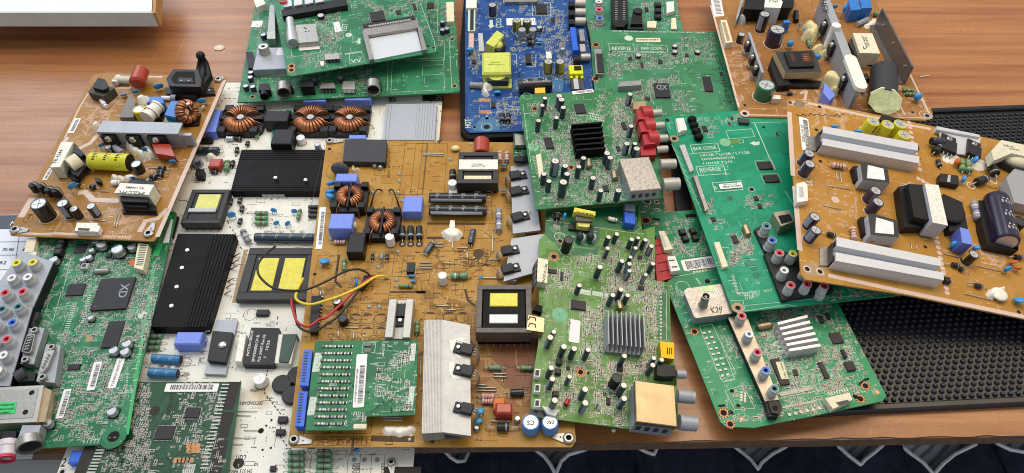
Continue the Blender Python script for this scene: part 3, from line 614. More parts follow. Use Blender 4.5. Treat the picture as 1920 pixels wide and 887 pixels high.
# scratches and specks lie on the laminate
b = MB(); sw = mat('scratch_pale', '#c39a6e', .5)
for (A, C2) in (((285, 112), (303, 88)), ((425, 5), (405, 45)), ((348, 70), (330, 108)), ((452, 42), (462, 92)), ((1700, 40), (1740, 28)), ((1216, 800), (1226, 793)), ((1630, 815), (1634, 806))):
    p, q = at(*A), at(*C2); b.ribbon([(p.x, p.y), (q.x, q.y)], .0005, .0002, sw)
b.build('scratches', tb)
b = MB(); p = at(411, 90); b.ell((p.x, p.y, .0006), (.0075, .0065, .0007), mat('clear_glue', '#c9b7a4', .25, 0, .2)); thing(b.build('glue_spot'), 'dried round drop of clear glue on bare wood left of the green boards', 'glue spot')
b = MB(); p = at(1733, 144); b.M = Matrix.Translation((p.x, p.y, .001)) @ Matrix.Rotation(.2, 4, 'Z'); b.cyl((-.006, 0, 0), (.006, 0, 0), .0006, 'white', 6); thing(b.build('wire_scrap'), 'tiny white wire clipping on bare wood at the right', 'wire scrap')
b = MB(); p = at(1150, 808); b.ell((p.x, p.y, .0015), (.002, .002, .0015), 'white'); thing(b.build('plastic_bead'), 'small pale bead on the wood below the gold tuner can', 'bead')
# studded rubber mat
RUB = mat('black_rubber', '#1b1e25', .36, .0, .25, 60, .1)
b = MB(); Z = .005; P = [at(1640, 208, Z), at(2120, 178, Z), at(2900, 708, Z), at(1528, 778, Z)]; ux = (P[2]-P[3]).normalized(); uy = Vector((-ux.y, ux.x, 0)); o = P[3]
Wd = (P[2]-P[3]).length; Ht = ((P[0]-P[3]).dot(uy)); b.M = Matrix(((ux.x, uy.x, 0, o.x), (ux.y, uy.y, 0, o.y), (0, 0, 1, 0), (0, 0, 0, 1)))
b.box(0, Wd, 0, Ht, 0, .003, RUB, .001); rim = .007
for r in ((0, Wd, 0, rim), (0, Wd, Ht-rim, Ht), (0, rim, rim, Ht-rim), (Wd-rim, Wd, rim, Ht-rim)): b.box(*r, .0031, .0075, RUB, .0015)
g = .0070; j = 0; y = rim+.004
while y < Ht-rim-.003:
    x = rim+.004+(g/2 if j % 2 else 0)
    while x < Wd-rim-.003: b.rev([(.0025, .0029), (.0020, .0046), (.0012, .0054), (0, .0057)], RUB, (x, y, 0), (0, 0, 1), 8); x += g
    y += g*.80; j += 1
thing(b.build('rubber_mat'), 'black rubber mat covered in small round studs under the right hand boards', 'mat')
b = MB(); b.prism([tuple(at(x, y, .01).xy) for x, y in ((1256, 262), (1276, 262), (1296, 402), (1270, 402))], 0.001, .01, 'black'); thing(b.build('black_strip'), 'black strip in the gap right of the tuner with two silver sockets', 'plastic strip')  # low black strip laid in the gap between the boards
# white box lid, upper left
T = empty('box_lid', (*at(100, 30).xy, .0), 'white coated cardboard box lid with a brown cut edge, upper left corner', 'box lid')
def pr(name, pts, z, z0, m, par=None, ms=None):
    b = MB(); b.prism([tuple(at(x, y, z).xy) for x, y in pts], z0, z, m, ms); o = b.build(name, par)
    if par: o.matrix_parent_inverse = Matrix.Translation(-par.location)
    return o
CW = mat('coated_white_card', '#d6dadd', .35, 0, .05, 60); CB = mat('cut_brown_card', '#b08850', .8)
pr('lid_panel', [(-150, 22), (284, 22), (291, -90), (-150, -90)], .055, .038, CW, T)
pr('rim', [(-150, 24), (286, 24), (286, 22.6), (-150, 22.6)], .056, .036, mat('rim_card', '#c3cbc6', .5, 0, .06, 80), T)
pr('cut_edge', [(286, 24), (291, 24), (300, -90), (293, -90), (286, 20)], .056, .036, CB, T)
pr('lid_base', [(-150, -30), (240, -30), (250, -90), (-150, -90)], .0375, 0, CW, T)
# papers, lower left
PG = [(-60, 405), (120, 400), (60, 860), (-260, 870)]
b = MB(); b.prism([tuple(at(x, y, .0012).xy) for x, y in PG], .0004, .0012, mat('sheet_paper', '#dfe4ee', .6, var=.03), None)
b.prism([tuple(at(x, y, .0016).xy) for x, y in ((-60, 405), (120, 401), (112, 429), (-70, 429))], .0012, .0015, mat('printed_header', '#4b5560', .6))
def ptx(s, A, B2, m='ink', z=.0018):
    a, c = at(*A, z), at(*B2, z); dd = c-a; L = dd.length; dd.normalize(); vs, fs, w = text_mesh(s); k = L/w; old = b.M
    b.M = Matrix(((dd.x, -dd.y, 0, a.x), (dd.y, dd.x, 0, a.y), (0, 0, 1, 0), (0, 0, 0, 1))); b.add([(x*k, y*k, z) for x, y in vs], fs, m); b.M = old
for yy in (454, 479, 506, 540, 580): p, q = at(-60, yy, .0017), at(118, yy-2, .0017); b.ribbon([(p.x, p.y), (q.x, q.y)], .0004, .0017, 'silkk')
for xa, xb in ((38, 12), (-12, -45)): p, q = at(xa, 429, .0017), at(xb, 600, .0017); b.ribbon([(p.x, p.y), (q.x, q.y)], .0004, .0017, 'silkk')
ptx('75-90', (3, 470), (24, 470)); ptx('60', (41, 470), (50, 470)); ptx('9.2', (-2, 495), (10, 495)); ptx('M', (18, 423), (28, 423), 'paper')
thing(b.build('paper_sheet'), 'printed table sheet under the green board with the silver phono sockets, left', 'paper')
b = MB(); b.prism([tuple(at(x, y, -.06).xy) for x, y in ((-80, 850), (150, 846), (190, 960), (-80, 960))], -.075, -.06, CW); thing(b.build('white_box'), 'white cardboard box below the table edge, lower left corner', 'box')
# cloth below the table edge
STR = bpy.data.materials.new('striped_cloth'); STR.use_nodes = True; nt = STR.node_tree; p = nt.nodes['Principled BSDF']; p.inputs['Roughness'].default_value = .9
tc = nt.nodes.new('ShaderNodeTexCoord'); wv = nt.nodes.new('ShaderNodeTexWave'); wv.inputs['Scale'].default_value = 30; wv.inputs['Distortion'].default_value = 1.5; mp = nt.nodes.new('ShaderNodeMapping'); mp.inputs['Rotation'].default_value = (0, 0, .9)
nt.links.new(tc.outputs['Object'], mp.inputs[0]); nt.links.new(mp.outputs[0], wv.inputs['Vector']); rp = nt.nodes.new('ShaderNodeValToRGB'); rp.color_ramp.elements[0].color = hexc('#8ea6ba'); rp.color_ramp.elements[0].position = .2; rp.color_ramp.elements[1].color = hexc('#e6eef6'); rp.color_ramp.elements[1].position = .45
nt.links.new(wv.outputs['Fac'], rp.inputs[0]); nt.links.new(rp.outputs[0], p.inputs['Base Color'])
zc = -.16
def hump(x, y): return .009*math.sin(x*38+1+y*9)+.006*math.sin(y*70+x*24)+.003*math.sin(x*130-y*60)
def surf(name, pts, z, m, amp, n=1):
    """gently rumpled sheet bounded by the picture points (top edge) and running down out of view"""
    vs = []; fs = []; rows = 14
    for i, (x, y) in enumerate(pts):
        a = at(x, y, z); e = Vector((a.x*1.05, -.35, z-.03))
        for k in range(rows): q = a.lerp(e, (k/(rows-1))**1.5); vs.append((q.x, q.y, q.z+(hump(q.x, q.y)*amp*min(1, k/2) if k else 0)))
    for i in range(len(pts)-1):
        for k in range(rows-1): fs.append((i*rows+k, i*rows+k+1, (i+1)*rows+k+1, (i+1)*rows+k))
    b = MB(); b.add(vs, fs, m, True); b.add([(x, y, zz-.002) for x, y, zz in vs], [f[::-1] for f in fs], m, True); return b
edge = [(600, 800), (815, 800), (826, 838), (845, 858), (858, 866), (872, 865), (882, 846), (890, 800), (985, 800), (1004, 844), (1020, 856), (1032, 872), (1042, 890), (1052, 866), (1066, 853), (1100, 843), (1110, 800), (1180, 800), (1192, 838), (1212, 848), (1226, 853), (1231, 842), (1240, 800),
        (1360, 800), (1376, 838), (1392, 850), (1408, 864), (1421, 881), (1428, 868), (1448, 852), (1474, 838), (1482, 800), (1550, 800), (1572, 838), (1592, 856), (1613, 872), (1622, 862), (1640, 848), (1654, 836), (1660, 800), (1676, 800), (1688, 836), (1708, 852), (1730, 868), (1750, 890), (1768, 870), (1790, 852), (1828, 834), (1836, 800), (1860, 800), (1868, 832), (1894, 844), (1930, 850), (2050, 820)]
dense = []
for i in range(len(edge)-1):
    for k in range(3): dense.append(tuple(edge[i][j]+(edge[i+1][j]-edge[i][j])*k/3 for j in (0, 1)))
NAVY = mat('navy_fleece', '#23263c', .95, 0, .45, 120, .8)
b = surf('c', dense, zc, NAVY, 1.0); cl = b.build('navy_cloth'); thing(cl, 'dark navy cloth with scalloped white piped edge below the table front', 'cloth')
b = MB(); pts = [at(x, y, zc) for x, y in edge]; out = []
for i in range(len(pts)-1):
    for k in range(4): q = pts[i].lerp(pts[i+1], k/4); out.append((q.x, q.y, zc+.001))
b.tube(out, .0021, mat('white_piping', '#eef2f5', .6), 6); b.build('piping', cl)
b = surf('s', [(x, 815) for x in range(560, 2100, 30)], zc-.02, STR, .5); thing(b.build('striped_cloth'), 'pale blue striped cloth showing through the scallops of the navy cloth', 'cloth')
G1, G2 = 'green signal boards in the pile', 'amber power supply boards in the pile'
# ---------------------------------------------------------------- white power board with black heat sinks
B = Board([(398, 155), (832, 155), (768, 960), (78, 960)], [(400, 160, .010), (830, 160, .010), (400, 800, .010)], ((200, 600), (800, 600)), mask='#e0dfd4', trace='#e9e8e0', edge='edgew', silk='silkk', seed=4, rough=.42, stain='#b59a63', stainpos=(495, 730, .045))
B.root('power_board', 'large white power board with two black finned heat sinks, under several other boards', 'circuit board')
k5 = K(360, 150, 4); k6 = K(280, 360, 4.032); k7 = K(150, 590, 2.985)
# printing
dash = [(430, 170), (420, 190)]
def dashes(pts, m='silkk'):
    for i in range(len(pts)-1):
        (x0, y0), (x1, y1) = pts[i], pts[i+1]; L = math.hypot(x1-x0, y1-y0); n = int(L/7)
        for k in range(n): f, g = k/n, (k+.6)/n; B.line([(x0+(x1-x0)*f, y0+(y1-y0)*f), (x0+(x1-x0)*g, y0+(y1-y0)*g)], .9, m)
dashes([(408, 200), k5(240, 140), k5(340, 137)]); dashes([k6(220, 65), k6(280, 65), k6(310, 100)]); dashes([k6(590, 215), k6(605, 260), k6(665, 330), k6(660, 390), k6(710, 440)])
dashes([k7(1050, 310), k7(1030, 435), k7(1130, 565)]); dashes([k7(1125, 600), k7(1120, 680), k7(1165, 745)]); dashes([k7(1108, 10), k7(1100, 70)]); dashes([(795, 178), (830, 212)])
B.text('SECONDARY', k7(1025, 486), k7(893, 486)); B.text('HD4', k7(998, 415), k7(957, 415)); B.text('LGIT', k7(930, 786), k7(870, 786)); B.text('SH S13 94V-0A', k7(965, 866), k7(815, 866)); B.text('10', k7(998, 828), k7(980, 828))
B.outline(k7(925, 822), k7(975, 845), .3); u, v = B.L(*k7(888, 833)); B.b.disc(u, v, .0045, .00012, 'silkk', 24); B.text('L', k7(892, 838), k7(884, 838), 'edgew', w=.2)
B.text('9', k7(1000, 100), k7(985, 100), 'silkk'); 
for x, y in ((412, 700),): pass
B.marks([(400, 160, 830, 260, 90), (300, 255, 460, 345, 70), (280, 340, 340, 560, 45), (430, 360, 600, 470, 60), (420, 470, 470, 640, 30), (250, 610, 300, 700, 30), (430, 600, 560, 640, 12), (430, 720, 545, 885, 22), (545, 840, 780, 887, 30), (290, 640, 450, 710, 24)], 'silkk', None)
# bare copper slots under the transformers
B.patch([k6(340, 0), k6(560, 0), k6(500, 268), k6(285, 265)], 'tan'); B.patch([k6(715, 435), k6(745, 435), k6(670, 838), k6(625, 838)], 'tan')
# toroid chokes
for a, c in ((k5(235, 195), k5(510, 400)), (k5(770, 195), k5(1020, 400)), (k5(1065, 195), k5(1310, 400))): choke(B, a, c, 14, 'h', R_=.92)
block(B, 'relay', k5(560, 228), k5(715, 310), 16, 'black', c=.0008); block(B, 'relay', k5(620, 368), k5(740, 480), 16, 'black', c=.0008)
for p in (k5(730, 240), k5(590, 360)): u, v = B.L(*p); 
quad(B, 'spacer', [k5(705, 225), k5(752, 228), k5(752, 268), k5(715, 270)], 4, 'gsleeve'); quad(B, 'spacer', [k5(600, 380), k5(622, 375), k5(612, 500), k5(590, 500)], 6, 'gsleeve')
for p in (k5(812, 430),): cap(B, *p, 8, 9, 'white', name='stand_off_pillar', cross=False)
cap(B, *k5(938, 480), 6, 9, 'pale'); cap(B, *k7(1003, 357), 12, 9, 'white', name='stand_off_pillar', cross=False)
for p in ((345, 310),): cap(B, *p, 8, 8, 'white', name='stand_off_pillar', cross=False)
# film boxes
quad(B, 'film_capacitor', [k5(150, 222), k5(218, 222), k5(175, 388), k5(95, 388)], 12, 'filmblue'); block(B, 'film_capacitor', k5(840, 140), k5(1000, 160), 12, 'filmblue'); block(B, 'film_capacitor', k5(1150, 120), k5(1340, 150), 12, 'filmblue'); block(B, 'film_capacitor', k5(1180, 412), k5(1300, 440), 12, 'filmblue')
block(B, 'film_capacitor', k7(545, 95), k7(668, 165), 14, 'filmblue', c=.001); blob(B, [k7(540, 175), k7(672, 175)], 5, 4)
# heat sinks
fins(B, 'heat_sink', [k5(372, 520), k5(1010, 520), k5(985, 835), k5(290, 835)], 9, 17, 'anod', .95, along='b', duty=.8, zones=[(.02, .26, 5), (.88, 1, 3)])
hs = fins(B, 'heat_sink', [k6(215, 315), k6(650, 318), (388, 613), (282, 613)], 12, 26, 'anod', .92, along='a', duty=.78, zones=[(.60, 1, 7)])
for p in (k5(627, 738), k5(853, 755), k6(290, 445), k6(250, 578), k6(210, 722), k6(170, 866)):
    u, v = B.L(*p, .011); b = MB(); b.rev([(.0022, .0085), (.0022, .0125), (.0018, .0128), (0, .0129)], 'screw', (u, v, 0), (0, 0, 1), 12); b.build('screw', B.r)
fins(B, 'heat_sink', [k5(1455, 180), k5(1838, 182), k5(1820, 450), k5(1430, 450)], 9, 22, 'alud', .93, along='a', duty=.75, zones=[(0, .12, 2), (.62, 1, 7)], label='silver grey finned heat sink')
block(B, 'bracket', k5(525, 850), k5(690, 860), 4, 'greyp'); 
for x in (560, 605, 650): b = MB(); T, L = B.fr(k5(x, 855), k5(x-5, 885)); b.M = T; b.tube([(0, 0, .004), (L, 0, .003), (L*1.3, 0, 0)], .0006, 'pin', 6); b.build('lead', B.r)
# small transformer with yellow tape
trafo(B, k6(325, -20), k6(530, 235), 12, 'ferrite', 'black', [(.22, .80, .34, .86, 'tapepale', .98)], rim=.12, pins=5, label='small black transformer with pale yellow tape')
block(B, 'marking_plate', k6(300, 122), k6(498, 148), 13, 'greyp', 11.5)
for x in (300, 340, 425, 465): b = MB(); T, L = B.fr(k6(x+30, 236), k6(x, 292)); b.M = T; b.tube([(0, 0, .003), (L*.6, 0, .002), (L, 0, 0)], .0006, 'pin', 6); b.build('lead', B.r)
# big transformer
trafo(B, k6(760, 420), k6(1195, 815), 9, 'ferrite', 'black', [(.17, .47, .17, .80, 'tapey', .96), (.55, .85, .17, .80, 'tapey', .96)], rim=.14, pins=0, label='large flat black transformer with two yellow tape windings')
for y in (490, 540, 585, 680, 725, 775): b = MB(); T, L = B.fr(k6(700-(y-490)*.25, y), k6(640-(y-490)*.25, y)); b.M = T; b.tube([(0, 0, .006), (L*.4, 0, .004), (L, 0, 0)], .0006, 'copper', 6); b.build('lead', B.r)
# payton style transformer
o = quad(B, 'transformer', [k7(958, 72), k7(1115, 75), k7(1085, 280), k7(910, 278)], 8, 'chip', label='square black transformer printed in white')
b = MB(); B.text('PAYTON GROUP', k7(946, 230), k7(972, 88), 'pwhite', 8, mb=b, maxh=2.6); B.text('2MPS0050CP-R', k7(975, 265), k7(1005, 112), 'pwhite', 8, mb=b, maxh=2.4); B.text('P/A 34477 Rev.02', k7(1008, 262), k7(1040, 112), 'pwhite', 8, mb=b, maxh=2.4); B.text('1   1033', k7(1042, 240), k7(1065, 145), 'pwhite', 8, mb=b, maxh=2.4); b.build('printing', o)
quad(B, 'core_end', [k7(895, 108), k7(930, 108), k7(905, 262), k7(866, 260)], 9, 'white'); quad(B, 'core_end', [k7(1112, 110), k7(1215, 118), k7(1180, 275), k7(1080, 270)], 7, 'white')
quad(B, 'wound_board', [k7(1135, 110), k7(1215, 108), k7(1165, 265), k7(1112, 262)], 9, mat('dark_green_board', '#123a26', .4))
# power diode on sink
quad(B, 'heat_sink', [k7(762, 30), k7(882, 30), k7(815, 335), k7(695, 330)], 4, 'alud', label='thin grey heat sink plate'); o = quad(B, 'power_module', [k7(742, 90), k7(856, 100), k7(812, 265), k7(712, 255)], 10, 'chip', 4)
u, v = B.L(*k7(798, 170), .010); b = MB(); b.rev([(.0035, .010), (.0035, .011), (.002, .0118), (0, .0118)], 'screw', (u, v, 0), (0, 0, 1), 16); b.build('screw', o)
for y in (108, 160, 210, 258): b = MB(); T, L = B.fr(k7(735-(y-108)*.2, y), k7(700-(y-108)*.2, y)); b.M = T; b.tube([(0, 0, .005), (L*.6, 0, .005), (L, 0, 0)], .0009, 'pin', 6); b.build('lead', o)
# resistors and caps
for y in (122, 155, 187): resistor(B, k7(375-(y-122)*.25, y), k7(460-(y-122)*.25, y), 5, 'resg', ('bandr', 'resgy', 'bandr'), lead=5)
lcap(B, k7(408, 245), k7(565, 255), 9, 'blue', bands=2, leads=8); lcap(B, k7(388, 325), k7(548, 332), 9, 'blue', bands=2, leads=8); blob(B, [k7(400, 288), k7(430, 280), k7(480, 286), k7(520, 292)], 6, 3)
for y in (160, 197, 235): resistor(B, k6(800, y), k6(895, y), 4.5, 'resg', ('bandy', 'bandr', 'bandy'), lead=4)
for y in (772, 808, 842, 878, 910):
    resistor(B, (540+ (0 if y>780 else 0), 590+y/2.985), (571, 590+y/2.985), 5, 'resg', ('bandr', 'resgy', 'bandr'), lead=4); resistor(B, (593, 592+y/2.985), (622, 592+y/2.985), 5.5, 'resg', ('resgy', 'bandr', 'resgy'), lead=5)
discc(B, *k6(620, 172), 8, 20); discc(B, *k6(940, 138), 6, 0); discc(B, *k6(1095, 145), 6, 10); discc(B, *k6(960, 235), 6, 30); discc(B, *k6(1045, 238), 6, 40); resistor(B, k6(1140, 135), k6(1125, 205), 4, 'resg', lead=3)
discc(B, 665, 845, 10, 40, lean=30)
lcap(B, k6(800, 345), k6(1260, 350), 9, 'teal', bands=4); blob(B, [k6(880, 290), k6(940, 292), k6(1000, 290), k6(1080, 285), k6(1150, 290)], 5, 3)
for y in (115, 148, 183): lcap(B, k6(1205, y), k6(1275, y), 4, 'black')
lcap(B, k6(200, 195), k6(160, 340), 7, 'black', leads=6); lcap(B, k5(30, 530), k5(200, 530), 7, 'teal', bands=2, leads=4)
for a, c in ((k6(620, 55), k6(610, 95)), (k6(690, 45), k6(680, 85)), (k6(705, 110), k6(697, 148)), (k6(692, 205), k6(680, 240)), (k5(145, 690), k5(190, 692)), (k5(320, 440), k5(370, 442)), (k5(310, 610), k5(300, 645)), (k5(420, 465), k5(412, 490)), (k5(340, 510), k5(335, 545)), (k5(910, 180), k5(950, 182)), (k5(1480, 145), k5(1520, 148))): diode(B, a, c, 4)
resistor(B, k6(705, 290), k6(750, 380), 6, 'resgy', ('dark', 'pwhite', 'dark'), lead=3); resistor(B, k5(268, 610), k5(258, 680), 6, 'resg', lead=3); resistor(B, k5(495, 385), k5(485, 435), 4, 'resg', lead=3); resistor(B, k5(260, 440), k5(310, 442), 5, 'glass', ('pin', 'pin'), lead=3)
block(B, 'film_capacitor', k5(140, 585), k5(205, 650), 9, 'redd', c=.0012); quad(B, 'relay', [k5(30, 665), k5(88, 665), k5(82, 715), k5(22, 715)], 9, 'black'); block(B, 'relay', k5(70, 432), k5(145, 455), 6, 'black')
cap(B, *k5(25, 590), 9, 10, 'pale', cross=False); blob(B, [k5(130, 575), k5(150, 570)], 8, 6)
for p in (k7(490, 0),): pass
for a in ((k6(-0, 0)),): pass
for p, q in ((k7(1110, 568), k7(1155, 600)), (k7(1098, 640), k7(1142, 668)), ((482, 580), (502, 590)), (k7(1065, 845), k7(1090, 872))): chip(B, p, q, 4, 'x')
for p in (k7(1130, 388), k7(1185, 450), k7(1215, 340)): u, v = B.L(*p, .003); b = MB(); b.rev([(.0085, 0), (.0085, .004), (.0078, .0045), (0, .0045)], 'chip', (u, v, 0), (0, 0, 1), 26); b.build('round_pad', B.r)
B.circ(*k7(955, 0), 13, 'silkk'); B.circ(*k7(612, 0), 4, 'silkk')
for a, c in ((k7(885, 543), k7(990, 543)), (k7(880, 566), k7(955, 568)), (k7(858, 692), k7(985, 692)), (k7(845, 728), k7(912, 728)), (k7(920, 650), k7(1000, 650)), (k7(620, 240), k7(575, 245)), (k7(612, 335), k7(570, 340))): jumper(B, a, c)
for p in (k7(1072, 590), k7(1043, 622), k7(1022, 757), (508, 840), (340, 262), k5(185, 160), k5(330, 570), k5(300, 665)): B.hole(*p, 2.2)
B.hole(*k7(1013, 650), 4.5, 'silkk', 1.2)
for x, y in ((664, 862), (683, 862), (707, 862)): B.circ(x, y, 4.5, 'dark'); u, v = B.L(x, y); B.b.disc(u, v, .0018, .0002, 'solder', 12)
for i, x in enumerate((653, 676, 697, 722)): B.line([(x, 852), (x-3, 900)], .3)
B.line([(653, 853), (722, 853)], .3); B.text('CAFEG', (674, 887), (674, 868), 'silkk'); B.text('PLOH', (667, 887), (667, 869), 'silkk'); B.text('CAFEG', (721, 887), (721, 868), 'silkk')
B.patch([(720, 875), (790, 875), (785, 960), (715, 960)], 'silkk'); B.patch([k5(1728, 100), k5(1875, 95), k5(1890, 158), k5(1728, 158)], 'silkk')
for p in (k5(1855, 110), k5(1852, 140)): B.hole(*p, 3, 'pin', 1.8)
# earth lug hanging over the near edge
def lug(B, A, C2, r, name='earth_lug'):
    T, L = B.fr(A, C2); b = MB(); b.M = T; q = r*B.mpp(*A); b.rev([(q*.5, .0004), (q*.5, .0030), (q*.75, .0030), (q, .0022), (q, .0004)], 'steel', (0, 0, 0), (0, 0, 1), 24)
    b.prism([(q*.8, -q*.85), (L, -q*.35), (L, q*.35), (q*.8, q*.85)], .0004, .0014, 'steel'); b.disc(0, 0, q*.5, .0003, 'hole', 20); b.disc(L*.5, 0, q*.15, .0016, 'dark', 8); return b.build(name, B.r)
lug(B, (734, 868), (736, 890), 8)
block(B, 'connector', (135, 845), (147, 868), 8, 'conblue'); B.text('2', (113, 875), (121, 875), 'silkk')
B.hole(117, 885, 4, 'pin', 1.7)
# green driver board plugged on top
def daughter(B, G, name='daughter_board', label=None):
    """a small board fixed on a larger one: a part of it, with its own components as sub-parts"""
    o = bpy.data.objects.new(name, bpy.data.meshes.new(name)); COL.objects.link(o); o.parent = B.r; o.matrix_basis = B.mat4.inverted() @ G.mat4
    if label: o['label'] = label
    G.r = o
    def fin():
        t = G.b.build('tmp'); old = o.data; o.data = t.data; o.data.name = name; bpy.data.objects.remove(t); bpy.data.meshes.remove(old)
        if G.sm.v: G.sm.build('surface_components', o, kind='stuff')
    G.finish = fin; return G
G = daughter(B, Board([(233, 716), (452, 716), (418, 960), (130, 960)], [(400, 160, .019), (830, 160, .019), (400, 800, .019)], ((200, 600), (800, 600)), mask='#0f3f22', trace='#174f2c', seed=44), label='dark green driver board with a white barcode label')
G.text('LGD AUO', k7(508, 442), k7(480, 560), 'silkk'); G.outline(k7(470, 440), k7(520, 560), .3, 'silkk'); u, v = G.L(*k7(418, 538)); G.b.disc(u, v, .0042, .0002, 'silkk', 20)
G.patch([k7(372, 772), k7(372, 800), k7(384, 800), k7(362, 828), k7(345, 800), k7(356, 800), k7(358, 772)], 'silkk', .15)
for (a, c) in (((429, 716), (451, 768)), ((418, 772), (440, 822)), ((405, 826), (428, 887))): G.patch([a, (c[0], a[1]), (c[0]-14, c[1]), (a[0]-12, c[1])], 'silkk', .15)
for i in range(26): x, y = 424-i*1.55, 722+i*6.3; 
for i in range(24):
    y = 722+i*6.8; x = 428-(y-716)*.26
    T, L = G.fr((x-10, y), (x+4, y)); G.b.M = T; G.b.box(0, L, -.0006, .0006, 0, .001, 'solder'); G.b.M = Matrix.Identity(4)
for i in range(22): y = 828+i*6.; u, v = G.L(188-(y-828)*.42, y); G.b.box(u, u+.007, v, v+.0014, 0, .001, 'solder')
G.patch([(160, 835), (180, 835), (160, 890), (138, 890)], 'silkk', .15)
G.smd([(245, 718, 280, 887, 240), (190, 830, 250, 887, 90), (330, 722, 415, 887, 170), (285, 770, 330, 887, 16)], 1.2, marks=.2); G.traces([(200, 720, 430, 887, 40)])
chip(G, k7(597, 518), k7(660, 575), 2); chip(G, k7(432, 622), k7(512, 695), 2)
sticker(G, k7(470, 432), k7(768, 432), 17, .2, (.1, .9, .25, .85), parent=G.r, seed=11)
for p in ((354, 836), (362, 836), (354, 845), (362, 845), (371, 836), (371, 845)): u, v = G.L(*p); G.b.flat(u-.002, u+.002, v-.002, v+.002, .0002, 'cupad')
for i in range(5): u, v = G.L(330+i*7, 863); G.b.flat(u-.002, u+.002, v-.002, v+.002, .0002, 'cupad')
for i in range(6): u, v = G.L(345+i*3.6, 882); G.b.flat(u-.0006, u+.0006, v-.005, v+.005, .0002, 'solder')
G.finish(); B.finish()
# ---------------------------------------------------------------- amber power board in the middle
B = Board([(612, 264), (618, 262), (1020, 268), (1080, 826), (1072, 838), (545, 838), (540, 832)], [(612, 262, .030), (1000, 262, .030), (541, 838, .030)], ((600, 560), (1000, 560)), mask='#a37728', trace='#b48b3e', edge='edgeo', silk='silkd', seed=9, rough=.40, stain='#6e3d28', stainpos=(985, 680, .11))
B.root('power_board', 'amber power board in the centre with two copper toroids and a small green board', 'circuit board', G2)
j1 = K(580, 250, 5.545); j2 = K(580, 400, 3.695); j3 = K(780, 250, 3.856); j4 = K(780, 460, 3.856); j5 = K(540, 630, 3.45); j6 = K(780, 620, 3.322)
B.traces([(620, 280, 960, 500, 30), (600, 500, 890, 640, 40), (780, 640, 1000, 830, 26)]); B.traces([(700, 440, 900, 600, 14), (600, 520, 640, 640, 8)], 'silkd', .3); B.marks([(620, 270, 970, 500, 150), (600, 480, 900, 640, 240), (850, 470, 920, 500, 60), (780, 640, 1010, 830, 60), (560, 600, 640, 640, 20), (545, 810, 800, 835, 20)], 'silkd', 'solder')
for (a, c) in ((j1(1000, 105), j1(1175, 640)), (j1(1185, 75), j2(1, 1)), (j3(0, 75), j3(50, 440)), (j3(80, 75), j3(202, 440)), (j1(600, 590), j1(975, 640)), (j1(835, 70), j1(990, 125)), (j2(65, 290), j2(165, 560)), (j2(375, 460), j2(545, 625)), (j2(590, 290), j2(635, 440)), (j5(120, 510), j5(535, 630)), (j3(615, 700), j3(345, 760)), (j4(72, 280), j4(122, 385)), (j4(288, 265), j4(338, 360)), (j3(80, 670), j3(345, 760)), (j6(610, 280), j6(720, 470)), (j6(620, 160), j6(700, 230))): B.outline(a, c, .35)
B.text('CAUTION', j2(735, 290), j2(665, 290)); B.text('HE', j4(280, 418), j4(218, 418)); B.text('E249691', j4(490, 175), j4(430, 175), maxh=2)
for y in (100, 118, 136, 152): 
    B.marks([(865, 460+y/3.856, 915, 462+y/3.856, 6)], 'silkd', None)
B.text('LIVE HOT', j1(838, 360), j1(838, 150)); B.text('CAUTION', j1(815, 385), j1(815, 460)); 
for q in ((200, 300), (200, 320)): pass
for x, y in ((318, 730), (402, 730), (495, 730), (402, 825), (495, 825)): u, v = B.L(*j2(x, y)); B.circ(*j2(x, y), 12, 'silkd'); q = 12*B.mpp(*j2(x, y)); B.b.add([(u+q*math.cos(a), v+q*math.sin(a), .00012) for a in [pi*.2+i*pi*.6/8 for i in range(9)]], [tuple(range(9))], 'silkd')
for x, y in ((102, 520), (240, 520), (335, 520)): u, v = B.L(*j4(x, y)); B.circ(*j4(x, y), 12, 'silkd'); q = 12*B.mpp(*j4(x, y)); B.b.add([(u+q*math.cos(a), v+q*math.sin(a), .00012) for a in [pi*.2+i*pi*.6/8 for i in range(9)]], [tuple(range(9))], 'silkd')
B.circ(*j2(372, 370), 12, 'silkd'); B.circ(*j2(295, 370), 6, 'silkd'); B.circ(*j1(300, 390), 23, 'silkd'); 
for pts in ([j2(205, 290), j2(180, 470), j2(225, 515)], [j2(560, 546), j2(805, 546)], [j4(0, 338), j4(70, 338)], [j4(355, 318), j4(375, 395), j4(425, 440)]): B.line(pts, 2.2, 'silkd')
B.line([j3(80, 652), j3(500, 655)], 3, 'silkd'); B.line([j3(80, 755), j3(345, 757)], 3, 'silkd'); B.line([j5(537, 662), j5(818, 668)], 5, 'silkd')
for p in (j1(210, 163), j2(38, 422)): B.hole(*p, 3.2)
for p in (j5(310, 700), j5(640, 700)): pass
B.patch([j3(150, 50), j3(190, 50), j3(170, 75)], 'silkk'); B.patch([j6(85, 670), j6(118, 670), j6(118, 690), j6(102, 705), j6(82, 690)], 'silkk')
for i in range(12): x = 165+i*31; B.outline(j5(x, 650), j5(x+30, 672), .25); B.outline(j5(x, 672), j5(x+30, 708), .25)
for i, ch in enumerate('REQSTPAFIHWO'): B.text(ch, j5(190+i*30.5, 656), j5(175+i*30.5, 656), 'silkd')
for x in (327, 357, 394, 426, 453, 515): B.line([j5(x-4, 680), j5(x+5, 700)], 1.2, 'pred')
lug(B, j5(42, 675), j5(155, 688), 10); lug(B, j1(215, 90), j1(355, 85), 7); lug(B, j6(950, 675), j6(850, 660), 11)
